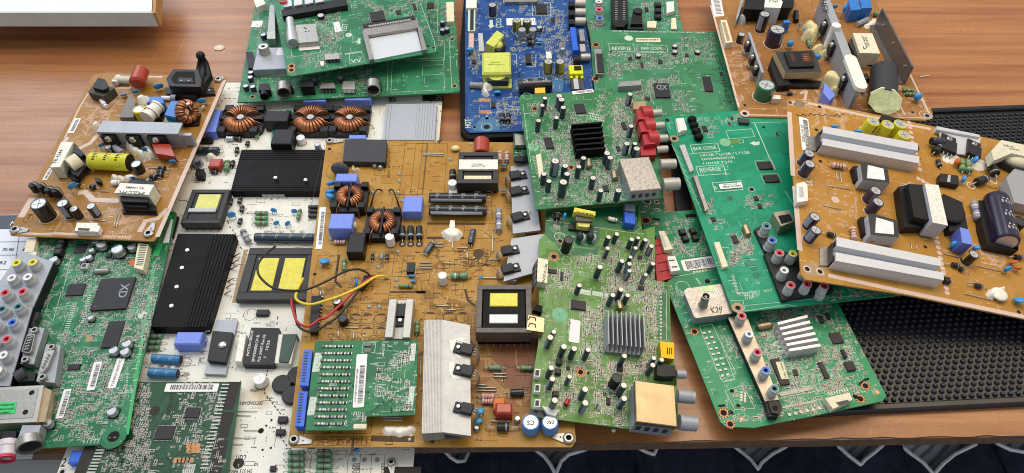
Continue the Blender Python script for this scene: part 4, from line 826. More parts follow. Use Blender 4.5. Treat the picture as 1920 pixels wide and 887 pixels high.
# big black part with glue, disc part, film boxes
quad(B, 'relay', [j1(368, 62), j1(805, 66), j1(790, 300), j1(350, 290)], 8, mat('dusty_black_tape', '#26272d', .5, scale=60))
blob(B, [j1(400, 305), j1(430, 300), j1(460, 312), j1(455, 345), j1(450, 380), j1(500, 372)], 4, 5, 'gluey'); 
for p in (j1(575, 285), j1(678, 325), j1(735, 342)): u, v = B.L(*p, .004); b = MB(); b.rev([(.0022, 0), (.0025, .003), (.0015, .0045), (0, .0048)], 'solder', (u, v, 0), (0, 0, 1), 12); b.build('solder_lug', B.r)
discc(B, *j1(320, 375), 17, 0, 8, mat('thermistor_grey', '#4a4f55', .5), 'thermistor', .45)
block(B, 'film_capacitor', j1(282, 415), j1(490, 498), 14, 'filmblue', c=.0008); block(B, 'film_capacitor', j1(985, 650), j1(1165, 815), 12, 'filmblue', c=.0008); block(B, 'film_capacitor', j2(150, 0), j2(292, 105), 17, 'filmblue', c=.0008)
discc(B, *j1(225, 520), 8.5, 20, 8, fat=.5, lean=30); discc(B, *j1(215, 610), 9, 20, 8, fat=.5, lean=30); discc(B, *j1(215, 655), 9, -30, 9, fat=.6, lean=40)
choke(B, j1(270, 510), j1(575, 800), 18); choke(B, j1(605, 770), j1(920, 1075), 18)
for s in ((640, 770, 760, 606), (935, 770, 830, 606)): b = MB(); p = [B.L(*j1(s[0]+(s[2]-s[0])*f, s[1]+(s[3]-s[1])*(1-(1-f)**2))) for f in (0, .2, .4, .6, .8, 1)]; b.tube([(q[0], q[1], .001+.006*math.sin(i/5*pi)) for i, q in enumerate(p)], .0008, 'black', 6); b.build('winding_lead', B.r)
for p in (j1(660, 617), j1(925, 617), j1(970, 705), j1(965, 858), j1(935, 425), j1(935, 495), j3(395, 78), j3(248, 190), j3(20, 470), j2(152, 178), j2(616, 265), j2(605, 462), j2(535, 443), j2(416, 648), j2(485, 650), j2(478, 372), (1000, 300)): u, v = B.L(*p); b = B.b; b.rev([(.0024, .0001), (.0022, .0006), (.0008, .0018), (0, .002)], 'solder', (u, v, 0), (0, 0, 1), 12)
sticker(B, j2(72, -40), j2(42, 250), 12, .2, (.12, .9, .35, .85), seed=21)
b = MB()
# middle row
resistor(B, j2(172, 200), j2(250, 200), 4.5, 'respk', ('bandv', 'bandr', 'bandv'), lead=3); block(B, 'relay', j2(280, 130), j2(372, 270), 13, 'black', c=.0008)
discc(B, *j2(315, 85), 8, 90, 8, 'gluey', 'disc_capacitor', .6); discc(B, *j2(105, 330), 10, 0, 5, lean=60); cap(B, *j2(555, 160), 8.5, 12, 'white', name='stand_off_pillar', cross=False)
for x in (645, 703, 762): diode(B, j2(x-2, 95), j2(x, 175), 6, 4); 
for x in (645, 703, 762): u, v = B.L(*j2(x, 215)); B.b.disc(u, v, .0036, .0002, 'silkd', 18); B.b.rev([(.0018, .0001), (.0014, .001), (0, .0014)], 'solder', (u, v, 0), (0, 0, 1), 10)
resistor(B, j2(243, 320), j2(240, 395), 4.5, 'resg', lead=3); 
for x in (440, 502, 540): diode(B, j2(x, 285), j2(x-3, 318), 3.4, 3, 'smdk' if x != 502 else 'resgy')
chip(B, j2(678, 338), j2(727, 405), 4, 'x'); resistor(B, j2(618, 502), j2(715, 505), 4, 'resg', ('bandy', 'bandr'), lead=4); diode(B, j2(690, 434), j2(730, 436), 3, 4, 'bsleeve'); discc(B, *j2(718, 466), 5, 0, 3, lean=50)
lcap(B, j3(415, 700), j3(395, 800), 5.5, 'teal', bands=2, leads=3); lcap(B, j3(70, 870), j3(118, 800), 6, 'teal', bands=1, leads=6)
for a, c in ((j3(52, 150), j3(200, 152)), (j3(52, 162), j3(200, 165)), (j3(300, 832), j3(375, 832)), (j3(265, 785), j3(265, 835)), (j3(120, 800), j3(195, 800)), (j3(130, 820), j3(200, 822)), (j4(30, 128), j4(110, 128)), (j4(30, 150), j4(110, 150)), (j4(30, 168), j4(110, 170)), (j4(200, 132), j4(265, 135)), (j4(540, 105), j4(610, 107)), (j4(375, 60), j4(370, 100)), (j2(250, 795), j2(340, 796)), (j2(205, 810), j2(200, 860)), (j2(310, 825), j2(308, 875)), (j3(555, 700), j3(555, 860)), (j2(80, 540), j2(80, 570)), (j4(215, 470), j4(290, 472)), (j2(257, 640), j2(252, 695)), (j4(150, 440), j4(240, 443))): jumper(B, a, c, r=.6)
# top right: glue drop, red film, transformer
discc(B, *j3(285, 108), 8.5, 0, 3, 'gluey', 'disc_capacitor', .8, .5); 
lcap(B, j3(475, 30), j3(475, 145), 15.5, 'red', name='film_capacitor') if False else None
b = MB(); r = B.rect(j3(418, 38), j3(530, 140), .012); b.rev([(0, 0), (.0072, 0), (.0084, .001), (.0084, r[3]-r[2]-.001), (.0072, r[3]-r[2]), (0, r[3]-r[2])], 'redd', ((r[0]+r[1])/2, r[2], .0085), (0, 1, 0), 20); b.build('film_capacitor', B.r)
o = trafo(B, j3(310, 135), j3(592, 360), 17, 'ferrite', 'black', [(.16, .84, .14, .26, 'cream', .95)], rim=.13, pins=5, label='black transformer with a wide white label strip'); b = MB(); r = B.rect(j3(312, 188), j3(592, 258), .019); b.box(r[0], r[1], r[2], r[3], .0165, .019, 'white', .0003); b.build('marking_plate', o); b = MB(); B.text('PE-12300B', j3(500, 233), j3(400, 233), 'ink', 19, mb=b, maxh=1.6); B.text('MM-0612', j3(480, 220), j3(410, 220), 'ink', 19, mb=b, maxh=1.6); b.build('printing', o)
resistor(B, j3(605, 135), j3(607, 200), 5, 'respk', ('bandr', 'bandr'), lead=3); resistor(B, j3(657, 140), j3(657, 200), 5, 'respk', ('bandr', 'bandr'), lead=3)
discc(B, *j3(637, 232), 6.5, 0, 5, lean=40); discc(B, *j3(580, 398), 6.5, 0, 5, lean=40); discc(B, *j3(637, 415), 6, 0, 5, lean=40)
diode(B, j3(425, 412), j3(470, 415), 5, 12, 'resgy'); diode(B, j3(265, 270), j3(265, 325), 6, 4); cap(B, *j3(263, 355), 8.5, 12, 'white', name='stand_off_pillar', cross=False)
quad(B, 'support_clip', [j3(240, 385), j3(295, 385), j3(298, 432), j3(235, 432)], 5, 'white'); 
lcap(B, j3(98, 467), j3(505, 470), 10, 'black', bands=4, leads=6, lift=2); lcap(B, j3(98, 558), j3(510, 562), 10.5, 'black', bands=4, leads=6, lift=2)
quad(B, 'glue_fillet', [j3(248, 628), j3(278, 628), j3(282, 680), j3(240, 680)], 5, 'glue'); blob(B, [j3(225, 715), j3(260, 700), j3(295, 715), j3(250, 735), j3(285, 735)], 9, 5)
resistor(B, j3(598, 550), j3(600, 705), 6, 'resgy', ('pwhite', 'bandv', 'pwhite'), lead=3)
block(B, 'round_seal', j3(417, 842), j3(488, 895), .4, 'silkd') if False else None; u, v = B.L(*j3(452, 868)); B.b.disc(u, v, .0052, .0003, 'silkd', 24)
# grey plate heat sinks with transistors
HZ = 9
for P, trs in (([j3(685, 240), j3(830, 195), j3(900, 700), j3(700, 725)], ((775, 282, 680, 300), (788, 392, 682, 415), (792, 575, 695, 605))), ([j3(690, 762), j3(935, 725), j4(880, 190), j4(632, 262)], ())):
    o = quad(B, 'heat_sink', P, HZ, 'alud', HZ-2.5, label=None)
    b = MB(); q = [B.L(*p, .007) for p in P]
    for p in (q[0], q[3]): b.box(p[0]+.006, p[0]+.012, p[1]-.004 if p is q[0] else p[1]+.001, p[1] if p is q[0] else p[1]+.004, 0, .0068, 'alud')
    b.build('mounting_foot', o)
    for x0, y0, x1, y1 in trs: to220(B, j3(x0+25, y0-2), j3(x1, y1), 18, HZ, parent=o) 
for (x0, y0, x1, y1, kk) in ((745, 10, 620, 35, j4), (752, 138, 622, 170, j4)): to220(B, kk(x0, y0), kk(x1, y1), 18, HZ)
to220(B, j3(745, 795), j3(615, 822), 18, HZ) if False else None
blob(B, [j3(820, 580), j3(815, 600)], 5, 13)
# pillar, resistor, ceramic
cap(B, *j4(190, 215), 8.5, 12, 'white', name='stand_off_pillar', cross=False); resistor(B, j4(250, 222), j4(375, 222), 6.5, 'resg', ('pwhite', 'bandr', 'resgy'), lead=3); discc(B, *j4(465, 232), 6, 60, 6, lean=30); jumper(B, j4(485, 240), j4(630, 242), r=.7)
# transformer with yellow and white windows
o = trafo(B, j4(443, 285), j4(838, 630), 22, mat('brown_ferrite', '#5b544e', .5, .2, .2, 200, .3), 'anod', [(.24, .75, .55, .83, 'tapey', .97), (.24, .75, .20, .38, 'tapew', .97)], rim=.10, pins=8, label='square dark transformer with a yellow and a white tape window')
# thick ribbed aluminium heat sink
P = [j4(62, 540), j4(210, 538), (868, 804), (795, 808)]
P = [j4(62, 538), j4(195, 538), j6(170, 632), j6(36, 640)]
o = fins(B, 'heat_sink', P, 15, 14, 'alu', .95, along='a', duty=.55, label='long bright aluminium heat sink ribbed on the left half')
b = MB(); q = [B.L(*p, .015) for p in (j4(195, 538), j4(390, 578), j6(342, 655), j6(170, 632))]; b.prism(q, .011, .0148, 'alu'); b.build('plate', o)
b = MB(); q = [B.L(*p, .012) for p in (j4(70, 545), j4(200, 545), j6(165, 632), j6(45, 640))]; b.prism(q, 0, .0115, 'alud'); b.build('web', o)
for y in (105, 235): blob(B, [j6(215, y-25), j6(225, y), j6(215, y+15), j6(250, y-40), j6(290, y+48), j6(260, y-35)], 4.5, 48.2, parent=o, name='thermal_paste') if False else None
def paste(B, pts, h, parent):
    b = MB(); b.polyf([B.L(*p, h*MM) for p in pts], h*MM+.0001, 'glue'); b.build('thermal_paste', parent)
paste(B, [j6(212, 62), j6(290, 40), j6(300, 75), j6(250, 60), j6(240, 140), j6(300, 170), j6(260, 170), j6(215, 120)], 15, o); paste(B, [j6(205, 200), j6(240, 190), j6(240, 275), j6(330, 300), j6(230, 300), j6(205, 250)], 15, o)
for y in (95, 228, 465): to220(B, j6(235, y-5), j6(352, y+22), 19.5, 15.2, parent=None)
quad(B, 'mounting_foot', [j6(150, 650), j6(275, 650), j6(278, 672), j6(145, 672)], 3, 'steel')
# lower right
resistor(B, j6(450, 230), j6(530, 232), 5, 'resg', ('resgy', 'resgy', 'resgy'), lead=4); resistor(B, j6(650, 232), j6(728, 234), 5, 'resg', ('bandy', 'resgy'), lead=4)
for a, c in ((j6(485, 272), j6(565, 272)), (j6(485, 290), j6(565, 292)), (j6(380, 340), j6(438, 342)), (j6(380, 358), j6(500, 360)), (j6(380, 376), j6(500, 378)), (j6(465, 566), j6(582, 568)), (j5(615, 530), j5(742, 532)), (j5(620, 545), j5(740, 548)), (j5(858, 160), j5(858, 260))): jumper(B, a, c, r=.6)
resistor(B, j6(410, 408), j6(488, 410), 5.5, 'respk', ('red', 'red', 'red'), lead=4); resistor(B, j6(410, 440), j6(480, 442), 5.5, 'respk', ('red', 'red', 'red'), lead=4)
block(B, 'film_capacitor', j6(482, 415), j6(555, 490), 9, 'orange', c=.001); block(B, 'film_capacitor', j6(495, 447), j6(600, 515), 12, 'redd', c=.0015)
lcap(B, j6(670, 385), j6(588, 388), 7, 'black', leads=3); discc(B, *j6(398, 503), 9.5, 20, 9, fat=.6, lean=50, m=mat('slate_blue_ceramic', '#3f8fb5', .4)); discc(B, *j6(388, 562), 9, 20, 7, fat=.6, lean=50, m=mat('slate_blue_ceramic', '#3f8fb5', .4))
cap(B, *j6(378, 600), 4.5, 6, 'pale', cross=False); cap(B, *j6(632, 545), 5, 6, 'pale', cross=False); diode(B, j6(505, 602), j6(578, 602), 7.5, 9, 'smdk')
for p, r in ((j6(715, 570), 17), (j6(835, 570), 16)):
    u, v = B.L(*p, .012); R = r*B.mpp(*p, .012); b = MB(); b.rev([(R*1.0, 0), (R*1.06, .003), (R, .010), (R*.92, .012), (R*.8, .0122), (0, .0122)], mat('pale_blue_sleeve', '#4f86c4', .4), (u, v, 0), (0, 0, 1), 24, [mat('pale_blue_sleeve', '#4f86c4', .4)]*4+['captop']); b.M = Matrix.Identity(4); o = b.build('varistor', B.r); t = MB(); B.text('050' if r == 16 else 'CS', (p[0]+7, p[1]-3), (p[0]-7, p[1]-3), 'ink', 12.3, mb=t); t.build('printing', o)
blob(B, [j5(635, 600), j5(670, 605), j5(705, 610), j5(740, 612), j5(775, 605), j5(800, 600), j5(650, 620), j5(720, 620)], 7.5, 3); blob(B, [j5(795, 640), j5(785, 665)], 3, 2)
# left middle: connector, caps, upright heat sink
quad(B, 'socket_row', [j2(15, 570), j2(82, 570), j2(55, 822), j2(0, 822)], 6, 'black')
for i in range(9): a = j2(80-i*3.4, 590+i*25); T, L = B.fr(a, (a[0]+6, a[1])); B.b.M = T; B.b.box(0, L, -.0006, .0006, 0, .003, 'pin'); B.b.M = Matrix.Identity(4)
cap(B, *j2(190, 605), 8.5, 9, 'brown'); cap(B, *j2(230, 725), 9, 8, 'choke', cross=False)
discc(B, *j2(325, 478), 8, 100, 7, lean=20)
P = [j2(555, 595), j2(692, 592), j2(692, 850), j2(550, 850)]
b = MB(); r = B.rect(j2(575, 600), j2(680, 868), .006); b.box(*r, .003, .0055, 'alu'); o = b.build('heat_sink', B.r, label='small upright aluminium heat sink with one transistor')
b = MB(); r2 = B.rect(j2(553, 593), j2(577, 858), .014); b.box(*r2, 0, .014, 'alu'); r2 = B.rect(j2(672, 592), j2(697, 860), .014); b.box(*r2, 0, .014, 'alu'); b.build('fin', o)
to220(B, j2(625, 770), j2(632, 625), 22, 5.6, parent=o)
resistor(B, j2(748, 755), j2(745, 830), 5, 'resg', lead=3); 
# loose wires soldered to the board
wire(B, [(557, 565, 4), (560, 590, 8), (556, 560, 12), (530, 545, 14), (500, 520, 14), (488, 495, 12), (505, 475, 8), (516, 460, 6)], 1.1, 'wblk') if False else None
wire(B, [j2(420, 432, ) + (5,), j2(390, 405) + (8,), j2(340, 388) + (10,), j2(250, 402) + (12,), j2(120, 470) + (14,), (580, 541, 16), (550, 545, 18), (513, 540, 18), (488, 520, 16), (483, 500, 16), (492, 483, 14), (516, 462, 8)], 1.1, 'wblk')
wire(B, [j2(535, 443) + (2,), j2(510, 434) + (6,), j2(450, 445) + (8,), j2(350, 510) + (9,), j2(220, 570) + (10,), (610, 564, 12), (580, 571, 14), (556, 562, 16), (557, 545, 16), (568, 522, 12)], 1.2, 'wyel')
wire(B, [j2(450, 434) + (3,), j2(400, 462) + (7,), j2(330, 520) + (8,), j2(250, 600) + (9,), j2(120, 720) + (10,), (600, 598, 11), (578, 612, 12), (558, 604, 14), (549, 580, 14), (546, 560, 12)], 1.2, 'wred')
wire(B, [j2(420, 436) + (3,), j2(380, 480) + (6,), j2(300, 590) + (7,), j2(200, 710) + (8,), (615, 606, 9), (585, 622, 10), (560, 612, 12), (553, 585, 12), (551, 560, 10)], 1.1, 'wblk')
quad(B, 'terminal', [j2(380, 430), j2(440, 425), j2(370, 530), j2(345, 520)], 3, 'black')
# green daughter board
G = daughter(B, Board([j5(175, 32), j5(840, 25), j5(825, 510), j5(510, 520), j5(508, 600), j5(410, 608), j5(112, 610)], [(612, 262, .041), (1000, 262, .041), (541, 838, .041)], ((600, 560), (1000, 560)), mask='#14613a', trace='#26804a', seed=93), label='small green driver board with rows of chips and a barcode label')
G.smd([(598, 640, 664, 806, 10)], 1.1)
for r in range(12):
    y = 70+r*45.5; sh = -(r*4.6)
    for k in range(9):
        x = 228+k*22.5+sh; p = j5(x, y); u, v = G.L(*p)
        if k in (0, 1, 2): G.sm.rev([(.0014, 0), (.0014, .0012), (.001, .0015), (0, .0015)], 'solder' if k else 'smdg', (u, v, 0), (0, 0, 1), 8)
        else: G.sm.box(u-.0009, u+.0009, v-.0009, v+.0009, 0, .0012, ('smdk', 'smdg', 'smdk', 'tan')[(k+r*2) % 4]); G.sm.box(u-.0016, u-.00095, v-.0010, v+.0010, 0, .001, 'captop'); G.sm.box(u+.00095, u+.0016, v-.0010, v+.0010, 0, .001, 'captop')
for (x, y0, y1) in ((190, 110, 235), (157, 395, 515), (808, 50, 165), (798, 330, 450)):
    r = G.rect(j5(x-12, y0), j5(x+12, y1)); G.b.box(*r, 0, .0004, 'silk')
    for k in range(6): u, v = G.L(*j5(x, y0+12+k*(y1-y0-24)/5)); G.b.disc(u, v, .0013, .0007, 'solder', 10)
G.smd([(740, 640, 770, 690, 18), (700, 690, 735, 715, 10), (695, 725, 740, 745, 14), (742, 715, 770, 770, 24), (725, 675, 752, 690, 8), (655, 775, 690, 790, 8)], 1.3); G.marks([(690, 640, 780, 780, 60)], 'silk', 'solder'); G.traces([(690, 700, 775, 785, 22), (600, 640, 660, 800, 14)])
G.text('LED Driver', j5(608, 45), j5(608, 135), 'silk', maxh=2.4); G.outline(j5(487, 42), j5(560, 108), .4); 
for y in (58, 95): r = G.rect(j5(495, y-12), j5(535, y+12)); G.b.box(*r, 0, .0012, 'smdg')
sticker(G, j5(445, 120), j5(418, 465), 20, .3, (.22, .93, .40, .85), parent=G.r, seed=8, txt=(('6844L-0641A-18014-LAB1-0012', .28, .9, .1),))
o = block(G, 'edge_connector', j5(425, 568), j5(505, 598), 3, 'cream')
G.finish()
for P in ([j5(102, 90), j5(158, 92), j5(133, 322), j5(76, 320)], [j5(70, 358), j5(128, 360), j5(103, 585), j5(45, 583)]):
    o = quad(B, 'ribbon_socket', P, 9, 'conblue'); b = MB(); q = [Vector(B.L(*p, .009)) for p in P]
    a, c2, d2, e2 = q
    for i in range(11): f = (i+1)/12.5; l = a.lerp(e2, f); r_ = c2.lerp(d2, f); g0 = l.lerp(r_, .15); g1 = l.lerp(r_, .55); b.box(g0.x, g1.x, g0.y-.0005, g0.y+.0005, .0091, .0094, 'dark')
    b.build('slot_row', o)
B.finish()
# ---------------------------------------------------------------- amber board, upper left
a1 = K(0, 110, 4.3636); a2 = K(0, 300, 4.3636)
B = Board([(204, 136), (424, 145), (423, 154), (298, 441), (287, 452), (20, 441), (18, 432), (160, 168), (175, 140)], [(192, 140, .020), (422, 146, .028), (290, 450, .036)], ((20, 441), (287, 452)), mask='#976a28', trace='#a67a3a', edge='edgeo', silk='silkp', seed=5, rough=.4)
B.root('power_board', 'amber power board with a lying yellow capacitor and a black mains inlet, upper left', 'circuit board', G2)
B.line([(421, 150), (295, 444)], 4.5, 'lay'); B.line([(30, 437), (80, 439), a2(440, 600)], 2.5, 'lay'); B.line([a2(440, 600), a2(820, 618)], 3, 'lay'); B.line([(172, 165), (150, 200), (122, 258)], 2, 'lay'); B.line([a2(170, 470), a2(265, 310)], 7, 'lay'); B.line([a1(555, 640), a1(500, 720)], 5, 'lay')
B.line([a2(640, 270), a2(700, 262), a2(760, 325), a2(975, 335)], 6, 'lay'); B.line([a2(1370, 400), a2(1290, 480), a2(1190, 500), a2(1140, 590)], 5, 'lay'); B.line([a1(940, 145), a1(1330, 150)], 3, 'lay'); B.line([a1(950, 240), a1(1060, 240), a1(1100, 190)], 3.5, 'lay'); B.line([a1(800, 620), a1(740, 690), a1(640, 740)], 5, 'lay')
B.text('BN44-00468A', a2(1078, 618), a2(822, 610), 'silkp'); B.outline(a2(815, 596), a2(1085, 636), .3); B.text('PD3921S1', a2(430, 610), a2(280, 600), 'silkp', maxh=2); B.text('REV 1.0', a2(430, 560), a2(350, 556), 'silkp', maxh=2); B.outline(a2(275, 540), a2(455, 615), .3); B.text('FOR HG9331', a1(745, 490), a1(690, 620), 'silkp', maxh=3)
B.text('T', a2(205, 480), a2(255, 480), 'silkd', maxh=6); B.circ(*a2(232, 482), 9, 'silkd', .5); B.text('DGAL', a2(960, 395), a2(880, 388), 'silkp', maxh=2.6)
B.marks([(110, 360, 290, 440, 110), (150, 150, 240, 290, 90), (250, 290, 350, 360, 60), (100, 290, 160, 350, 20), (380, 150, 410, 200, 10)], 'silkp', 'solder')
B.traces([(150, 200, 240, 290, 26), (120, 380, 270, 430, 16), (180, 170, 240, 220, 14)], 'silkp', .25)
sticker(B, a1(612, 490), a1(550, 612), 12, .1, (.1, .9, .3, .8), seed=4); sticker(B, a2(400, 70), a2(345, 165), 9, .1, (.1, .9, .3, .8), seed=5)
lug(B, a2(130, 578), a2(235, 580), 9); lug(B, a2(1220, 610), a2(1262, 520), 9); lug(B, a1(1790, 178), a1(1830, 160), 7)
# mains inlet, black
o = quad(B, 'mains_inlet', [a1(1360, 165), a1(1420, 85), a1(1620, 90), a1(1650, 180), a1(1640, 230), a1(1380, 225)], 17, 'black', 6); 
b = MB(); q = [B.L(*a1(x, y), .006) for x, y in ((1390, 200), (1660, 200), (1600, 320), (1420, 300))]; b.prism(q, 0, .0060, 'black'); b.prism([B.L(*a1(x, y), .0172) for x, y in ((1400, 165), (1440, 105), (1590, 105), (1600, 205), (1420, 200))], .0170, .01725, 'hole'); b.prism([B.L(*a1(x, y), .0175) for x, y in ((1450, 190), (1460, 155), (1570, 158), (1580, 195))], .01722, .0176, 'black'); b.build('socket_opening', o)
for x in (1485, 1545): u, v = B.L(*a1(x, 180), .0177); b = MB(); b.rev([(.0009, .0176), (.0009, .0182), (0, .0183)], 'pin', (u, v, 0), (0, 0, 1), 10); b.build('contact_pin', o)
b = MB(); q = [Vector((*B.L(*a1(x, y), h), h)) for x, y, h in ((1610, 200, .014), (1600, 100, .016), (1620, 0, .024), (1640, -25, .027))]; p2 = [Vector((*B.L(*a1(x, y), h), h)) for x, y, h in ((1640, 250, .010), (1720, 130, .012), (1680, -10, .022), (1665, -25, .026))]
vs = [tuple(p) for p in q+p2]+[(p.x+.002, p.y-.001, p.z-.006) for p in q+p2]; b.add(vs, [(0, 4, 5, 1), (1, 5, 6, 2), (2, 6, 7, 3), (8, 9, 13, 12), (9, 10, 14, 13), (10, 11, 15, 14), (0, 1, 9, 8), (1, 2, 10, 9), (2, 3, 11, 10), (4, 12, 13, 5), (5, 13, 14, 6), (6, 14, 15, 7), (3, 7, 15, 11), (0, 8, 12, 4)], 'black'); b.tube([q[3]+Vector((0, 0, -.001)), (q[2]+p2[2])/2, (q[1]+p2[1])/2, (q[0]+p2[0])/2+Vector((0, 0, -.003))], .0042, 'black', 10); b.ell(q[3], (.0052, .0052, .0052), 'black'); b.build('fixing_arm', o)
for P in (((1350, 235), (1400, 240), (1405, 285), (1360, 290)), ((1640, 245), (1745, 235), (1755, 285), (1650, 292))):
    b = MB(); b.prism([B.L(*a1(x, y), .004) for x, y in P], 0, .004, 'black')
    if P[0][0] > 1500: u, v = B.L(*a1(1710, 255), .0042); b.disc(u, v, .0016, .0042, 'pin', 12)
    b.build('mounting_ear', o)
# black jack upper left
o = quad(B, 'power_inlet', [a1(720, 275), a1(780, 190), a1(935, 240), a1(850, 310)], 11, mat('dusty_black', '#3c3830', .6)); b = MB(); b.prism([B.L(*a1(x, y), .016) for x, y in ((760, 235), (800, 155), (860, 170), (880, 240), (840, 255))], .0111, .016, 'black'); b.build('collar', o)
diode(B, a1(830, 340), a1(870, 395), 4, 2, 'whtring')
# white nylon tie and red capacitor
b = MB(); T, L = B.fr(a1(940, 160), a1(1100, 165), .008); b.M = T
for i in range(13): b.rev([(.003, 0), (.0044, .0008), (.003, .0016)], 'white', (L*i/13, 0, .006), (1, 0, 0), 14)
b.box(-.002, .004, -.006, .007, .002, .008, 'white'); b.build('nylon_screw', B.r)
b = MB(); T, L = B.fr(a1(1118, 205), a1(1160, 95), .013); b.M = T; R_ = 13*B.mpp(*a1(1150, 150)); b.rev([(0, 0), (R_*.7, 0), (R_, R_*.25), (R_, L-R_*.25), (R_*.7, L), (0, L)], 'redd', (0, 0, .013), (1, 0, 0), 22); b.build('varistor', B.r)
discc(B, *a1(1295, 225), 9, 30, 7, lean=30); discc(B, *a1(1010, 295), 6, 20, 4, lean=50); discc(B, *a1(1105, 270), 6, 30, 5, lean=30); discc(B, *a1(1650, 345), 8.5, 20, 7, lean=30); discc(B, *a1(1658, 400), 5, 60, 4, 'white', lean=30)
lcap(B, a1(1325, 325), a1(1400, 325), 4.5, 'white', name='fuse'); lcap(B, a1(1402, 322), a1(1445, 322), 6, 'pale', name='fuse_clip')
quad(B, 'insulator_sheet', [a1(1060, 290), a1(1110, 350), a1(1090, 480), a1(975, 480)], 9, 'mica', 1)
# blue boxes, yellow, spool, toroid
quad(B, 'film_capacitor', [a1(1155, 312), a1(1325, 312), a1(1340, 365), a1(1150, 362)], 14, 'boxblue'); quad(B, 'film_capacitor', [a1(1400, 345), a1(1465, 350), a1(1435, 480), a1(1345, 460)], 14, 'boxblue'); quad(B, 'film_capacitor', [a1(1350, 465), a1(1430, 470), a1(1470, 520), a1(1345, 515)], 8, 'gsleeve')
cap(B, *a1(1135, 410), 11.5, 15, 'yellow', cross=False); blob(B, [a1(1165, 385), a1(1190, 375), a1(1220, 350)], 7, 22)
quad(B, 'carrier', [a1(1180, 490), a1(1290, 330), a1(1370, 400), a1(1320, 500)], 3, 'black')
b = MB(); T, L = B.fr(a1(1195, 480), a1(1290, 385), .011); b.M = T; b.rev([(0, 0), (.0085, 0), (.0085, .0015), (.0075, .0015), (.0075, L*.38), (.0088, L*.38), (.0088, L*.55), (.0075, L*.55), (.0075, L*.9), (.0085, L*.9), (.0085, L), (0, L)], 'white', (0, 0, .010), (1, 0, 0), 24, ['white']*4+['copper']+['white']*2+['white', 'copper', 'white', 'white']); b.build('choke', B.r)
b = MB(); c = Vector((*B.L(*a1(1530, 435), .013), .013)); ax = Vector((.8, -.25, .35)).normalized(); e = ax.orthogonal().normalized(); g = ax.cross(e); vs = []; S, n = 56, 12
for i in range(S):
    a = 2*pi*i/S; d = e*math.cos(a)+g*math.sin(a)
    for j in range(n): t = 2*pi*j/n; rr = .0052*(1 if i % 2 else .85); vs.append(c+d*(.0088+rr*math.cos(t))+ax*rr*1.3*math.sin(t))
fs = [(i*n+j, ((i+1) % S)*n+j, ((i+1) % S)*n+(j+1) % n, i*n+(j+1) % n) for i in range(S) for j in range(n)]
b.add(vs, [f for i, f in enumerate(fs) if (i//n) % 3], 'copper', True); b.add(vs, [f for i, f in enumerate(fs) if not (i//n) % 3], 'copperd', True); b.build('choke', B.r)
quad(B, 'carrier', [a1(1470, 480), a1(1640, 440), a1(1625, 540), a1(1500, 550)], 2.5, 'black'); discc(B, *a1(1510, 375), 10, 20, 22, 'glue', 'glue_blob', .4, .3)
# long channel heat sink with three transistors
o = quad(B, 'heat_sink', [a1(840, 508), a1(1492, 525), a1(1455, 615), a1(790, 600)], 22, 'alud', 20, label='long dull aluminium channel heat sink')
b = MB(); p = [Vector(B.L(*a1(x, y), .020)) for x, y in ((790, 600), (1455, 615))]; d = (p[1]-p[0]).normalized(); nn = Vector((-d.y, d.x)); b.prism([tuple(p[0]+nn*.0002), tuple(p[1]+nn*.0002), tuple(p[1]+nn*.0022), tuple(p[0]+nn*.0022)], .0012, .0199, 'alud')
pp = [p[1]+nn*.002, p[1]+nn*.002+d*.012, p[1]+nn*.006+d*.012, p[1]+nn*.006]; b.prism([tuple(x) for x in pp], .001, .016, 'alud'); b.build('web', o)
for fx, w, m in ((.06, .0095, 'chip'), (.36, .0095, 'chip'), (.62, .0125, 'chip')):
    q = p[0]+d*((p[1]-p[0]).length*fx); b = MB(); b.M = Matrix(((d.x, -nn.x*-1, 0, q.x), (d.y, nn.y, 0, q.y), (0, 0, 1, 0), (0, 0, 0, 1))); 
    b.M = Matrix(((d.x, nn.x, 0, q.x), (d.y, nn.y, 0, q.y), (0, 0, 1, 0), (0, 0, 0, 1))); b.box(0, w*1.6, -.0045, 0, .004, .018, m); b.rev([(.0038, 0), (.0038, .0012), (.0025, .0025), (0, .0027)], 'screw', (w*.8, -.0045, .0145), (0, -1, 0), 16)
    for k in (-1, 0, 1): b.tube([(w*.8+k*.003, -.002, .004), (w*.8+k*.003, -.002, 0)], .0006, 'pin', 6)
    t = b.build('transistor', B.r)
quad(B, 'film_capacitor', [a1(1240, 695), a1(1390, 700), a1(1430, 800), a1(1275, 775)], 11, 'redd', 3); blob(B, [a1(1060, 690), a1(1080, 720), a1(1110, 745), a1(1150, 770), a1(1200, 730), a1(1215, 770), a1(1180, 790)], 8, 9); blob(B, [a1(780, 575), a1(800, 560), a1(810, 545)], 5, 12)
discc(B, *a1(830, 705), 6, 40, 7, lean=30); cap(B, *a1(885, 720), 6, 9, 'black'); diode(B, a1(935, 725), a1(1000, 770), 6, 3, 'sgrey'); discc(B, *a1(1410, 840), 6.5, 20, 6, lean=30); discc(B, *a1(1180, 740), 5, 20, 12, 'bsleeve')
# yellow capacitor lying down
lcap(B, a1(748, 838), a1(1065, 850), 15.5, 'yellow', name='capacitor', label='large yellow capacitor lying on its side', bands=3, print_='ink') ; cap(B, *a2(1110, 30), 10, 12, 'black', cross=False)
blob(B, [a2(930, 130), a2(980, 140), a2(1040, 142), a2(1080, 135)], 6, 5); diode(B, a2(915, 188), a2(985, 185), 5, 1, 'whtring')
